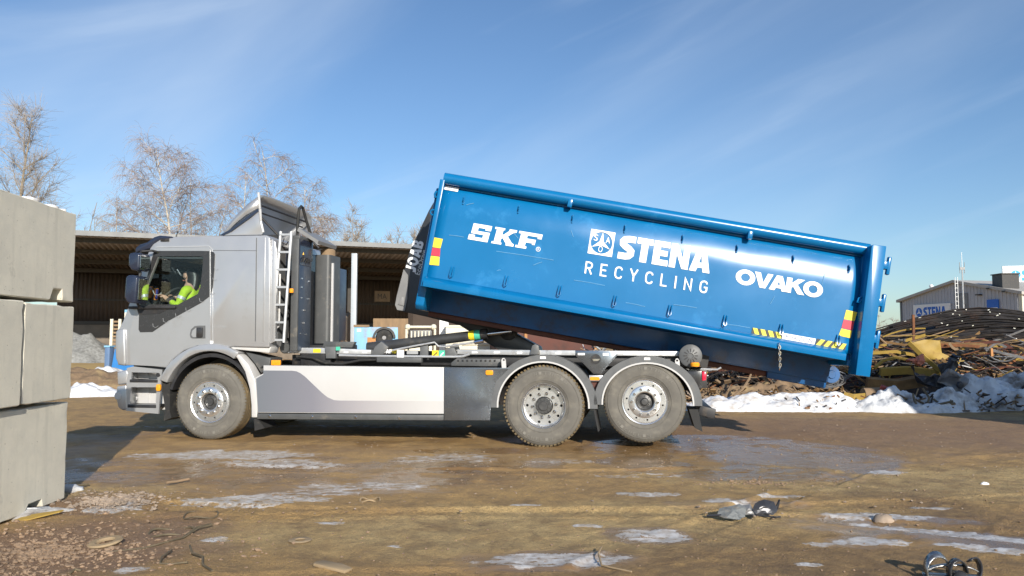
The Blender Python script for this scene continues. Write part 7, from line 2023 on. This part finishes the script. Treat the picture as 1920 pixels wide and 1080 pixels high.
def lying(name, pts, r, label, mt='wire', cat='rod'):
    P = [(x, y, gz(x, y) + r * .8 + dz) for (x, y), dz in pts]
    o = MB().tube(P, r, 6).build(name, M[mt]); tag(o, label, cat); return o
lying('forked_rod', [((-2.604, 5.096), 0), ((-2.419, 5.226), 0), ((-2.249, 5.448), .01), ((-2.235, 5.659), .02), ((-2.173, 5.754), .02)], .006, 'long muddy forked rod pointing right past the iron ring')
lying('forked_rod', [((-2.272, 5.477), .0), ((-2.276, 5.722), .01), ((-2.206, 5.820), .01)], .0055, 'short second prong beside the long forked rod')
lying('bent_iron', [((-2.169, 5.071), .02), ((-2.158, 4.902), .02), ((-2.131, 4.822), 0), ((-2.056, 4.810), 0), ((-1.964, 4.822), .01)], .006, 'V shaped bent iron below the forked rod')
lying('bent_iron', [((-2.096, 5.173), .02), ((-2.010, 4.997), .02), ((-1.914, 4.926), .02), ((-1.855, 4.777), .01), ((-1.756, 4.669), 0)], .0075, 'zigzag bent iron right of the V shaped one')
lying('bent_iron', [((-2.573, 4.637), 0), ((-2.568, 4.679), .01), ((-2.537, 4.690), 0)], .008, 'tiny hooked wire at the bottom left edge')
lying('cable_end', [((0.577, 5.122), .03), ((0.540, 4.973), .02), ((0.541, 4.810), 0), ((0.604, 4.744), 0), ((0.700, 4.669), 0)], .006, 'curled stiff cable rising from the icy patch', 'plank', 'cable')
lying('branch_piece', [((-3.219, 7.378), .02), ((-3.169, 7.459), .02), ((-3.094, 7.570), .02)], .012, 'pale broken stick on the wet ground before the front wheel', 'scrap_tan', 'stick')
# plank
pk = empty('plank', (*(-1.064, 4.744), gz(*(-1.064, 4.744))), (R(3), R(4), R(-22))); tag(pk, 'broken muddy plank lying at the bottom edge of the picture', 'plank')
MB().prism([(-.12, -.035), (.11, -.045), (.12, .02), (.03, .05), (-.10, .04), (-.13, .0)], 0, .018, axis='z').build('board', M['plank'], pk, bevel=.003)
# stone on the ice
stn = MB(); stn = lump(stn, (0, 0, 0), .075, .06, .05, 16, 7, 3, .2).build('stone', M['stone'], None, ang=80); stn.location = (*(2.815, 6.008), gz(*(2.815, 6.008))); tag(stn, 'rounded pale stone lying on the icy puddle at right', 'stone')
# crumpled grey sheet
cg = empty('crumpled_sheet', (*(1.815, 6.134), gz(*(1.815, 6.134))), (0, 0, R(8))); tag(cg, 'crumpled dark grey metal casing lying on the sandy ground', 'metal scrap')
M['casing'] = mat('dull_grey_casing', (0.13, 0.14, 0.145), .6, .1, .15, 30, bump=.4, bscale=40, dirt=(.2, .15, .09), dirt_amt=.2, dscale=12)
cg.scale = (1.2, 1.1, .72)
def crump(pts, th, nm, mt, seed):
    rr = random.Random(seed)
    n = len(pts); c = sum((Vector(p) for p in pts), Vector()) / n
    vs = [c + Vector((0, -.02, .02))] + [Vector(p) + Vector((rr.uniform(-.01, .01), rr.uniform(-.01, .01), rr.uniform(-.008, .008))) for p in pts]
    fs = [(0, i + 1, (i + 1) % n + 1) for i in range(n)]
    o = MB().add(vs, fs).build(nm, M[mt], cg, smooth=False)
    bm = bmesh.new(); bm.from_mesh(o.data)
    bmesh.ops.subdivide_edges(bm, edges=bm.edges, cuts=3, use_grid_fill=True)
    import mathutils
    for v in bm.verts:
        q = mathutils.noise.noise(v.co * 28 + Vector((seed, 0, 0))) * .009 + mathutils.noise.noise(v.co * 60) * .004
        v.co += Vector((q * .3, q, q * .6))
    bm.to_mesh(o.data); bm.free()
    md = o.modifiers.new('sheet', 'SOLIDIFY'); md.thickness = th; return o
crump([(-.20, -.02, .02), (-.16, -.06, .01), (-.08, -.08, .0), (-.02, -.05, .015), (-.015, -.01, .10), (-.05, .01, .125), (-.12, .01, .125), (-.18, .0, .09)], .012, 'left_panel', 'casing', 1)
crump([(.05, -.03, .03), (.17, -.05, .015), (.20, -.02, .06), (.19, .01, .15), (.13, .02, .165), (.05, .0, .13), (.035, -.01, .07)], .012, 'right_panel', 'carpanel', 2)
crump([(-.03, .0, .02), (.06, -.01, .02), (.05, .03, .12), (-.02, .03, .10)], .01, 'middle_fold', 'scrap_grey', 3)
lg_ = MB(); lg_.tube([(-.27, .0, .02), (-.2, -.02, .03), (-.1, .0, .02)], .012, 5); lg_.tube([(.02, 0, .015), (.1, -.03, .01), (.16, -.08, .01), (.2, -.06, .005)], .009, 5); lg_.tube([(.2, 0, .08), (.23, .01, .16), (.22, .02, .06)], .006, 5); lg_.build('torn_strips', M['carpanel'], cg)
# shiny chrome and black car fitting at the bottom right
sf_ = empty('car_fitting', (*(2.500, 4.545), gz(*(2.500, 4.545))), (0, 0, R(-6))); tag(sf_, 'shiny black and chrome car fitting with loops at the bottom right corner', 'car part')
M['dull_chrome'] = mat('dull_chrome', (0.36, 0.36, 0.36), .25, .9, .2, 30, dirt=(.16, .12, .08), dirt_amt=.2, dscale=20)
def band(nm, c, rx, rz, a0, a1, w, ry=0.0, mt='chrome', n=14, tilt=0):
    v = []
    for i in range(n + 1):
        a = R(a0 + (a1 - a0) * i / n)
        x, z = c[0] + rx * math.cos(a), c[2] + rz * math.sin(a)
        y = c[1] + ry * math.cos(a)
        v += [(x, y - w / 2, z - tilt * .01), (x, y + w / 2, z + tilt * .01)]
    f = [(2 * i, 2 * i + 1, 2 * i + 3, 2 * i + 2) for i in range(n)]
    o = MB().add(v, f).build(nm, M[mt], sf_, fix=False, ang=60); md = o.modifiers.new('thick', 'SOLIDIFY'); md.thickness = .008; return o
band('loop', (-.07, .0, .05), .075, .085, -20, 215, .05, .02, 'dull_chrome', tilt=1)
band('loop', (.03, -.02, .04), .055, .075, 0, 250, .055, .01, 'trim')
band('loop', (.125, .0, .05), .05, .07, -60, 130, .05, .02, 'carpanel', tilt=-1)
band('bridge', (.02, .02, .02), .15, .055, 15, 165, .03, .0, 'dull_chrome')
MB().ball((.035, -.04, .02), .045, 12, 8, sq=(1, 1, .8)).build('knob', M['trim'], sf_)
MB().prism([(-.16, -.02), (.16, -.03), (.17, .03), (-.14, .05)], 0, .02, axis='z').build('base', M['trim'], sf_, bevel=.006)
# torn sheeting at the foot of the blocks
sh = MB(); sh.prism([(-.20, -.02), (-.02, -.05), (.18, .02), (.20, .05), (.02, .06), (-.12, .05)], 0, .008, axis='z')
o = sh.build('torn_sheet', M['ochre'], None); o.location = (*(-3.660, 6.061), gz(*(-3.660, 6.061)) + .012); o.rotation_euler = (R(8), R(-6), R(20)); tag(o, 'torn ochre sheet at the foot of the concrete blocks', 'torn sheet')
o = lump(MB(), (0, 0, 0), .32, .14, .05, 20, 6, 8, .4).build('snow_patch', M['snow_dirty'], None, ang=80); o.location = (*(-3.789, 6.190), gz(*(-3.789, 6.190)) - .01); o.rotation_euler = (0, 0, R(38)); tag(o, 'flat dirty ice crust along the foot of the concrete wall', 'snow')
o = lump(MB(), (0, 0, 0), .13, .09, .07, 18, 6, 9, .4).build('snow_patch', M['snow_dirty'], None, ang=80); o.location = (*(-3.992, 7.119), gz(*(-3.992, 7.119)) - .01); tag(o, 'small shaded ice lump at the end of the concrete wall', 'snow')
lying('branch_piece', [((-4.069, 7.272), .02), ((-3.967, 7.246), .02), ((-3.921, 7.324), .01)], .012, 'dark stick lying beside the ice lump at the wall end', 'wire', 'stick')
o = lump(MB(), (0, 0, 0), .04, .025, .02, 10, 4, 2, .3).build('stone', M['white'], None); o.location = (*(4.490, 7.514), gz(*(4.490, 7.514))); tag(o, 'tiny white scrap lying alone on sand at far right', 'stone')

# ================================================================== AN UNSEEN STACK OF BLOCKS ADDED OUTSIDE THE FRAME TO SHADE THE RIGHT SNOW
bt_ = empty('shade_caster_stack', (10.45, 6.5, 0), (0, 0, R(-21.7))); tag(bt_, 'unseen stack of concrete blocks added at right to shade the snow', 'concrete block')
for r_ in range(6):
    for q in range(5):
        MB().box(.02 + q * 1.7, 1.69 + q * 1.7, 0, .8, r_ * .85, r_ * .85 + .84).build('block', M['concrete'], bt_)
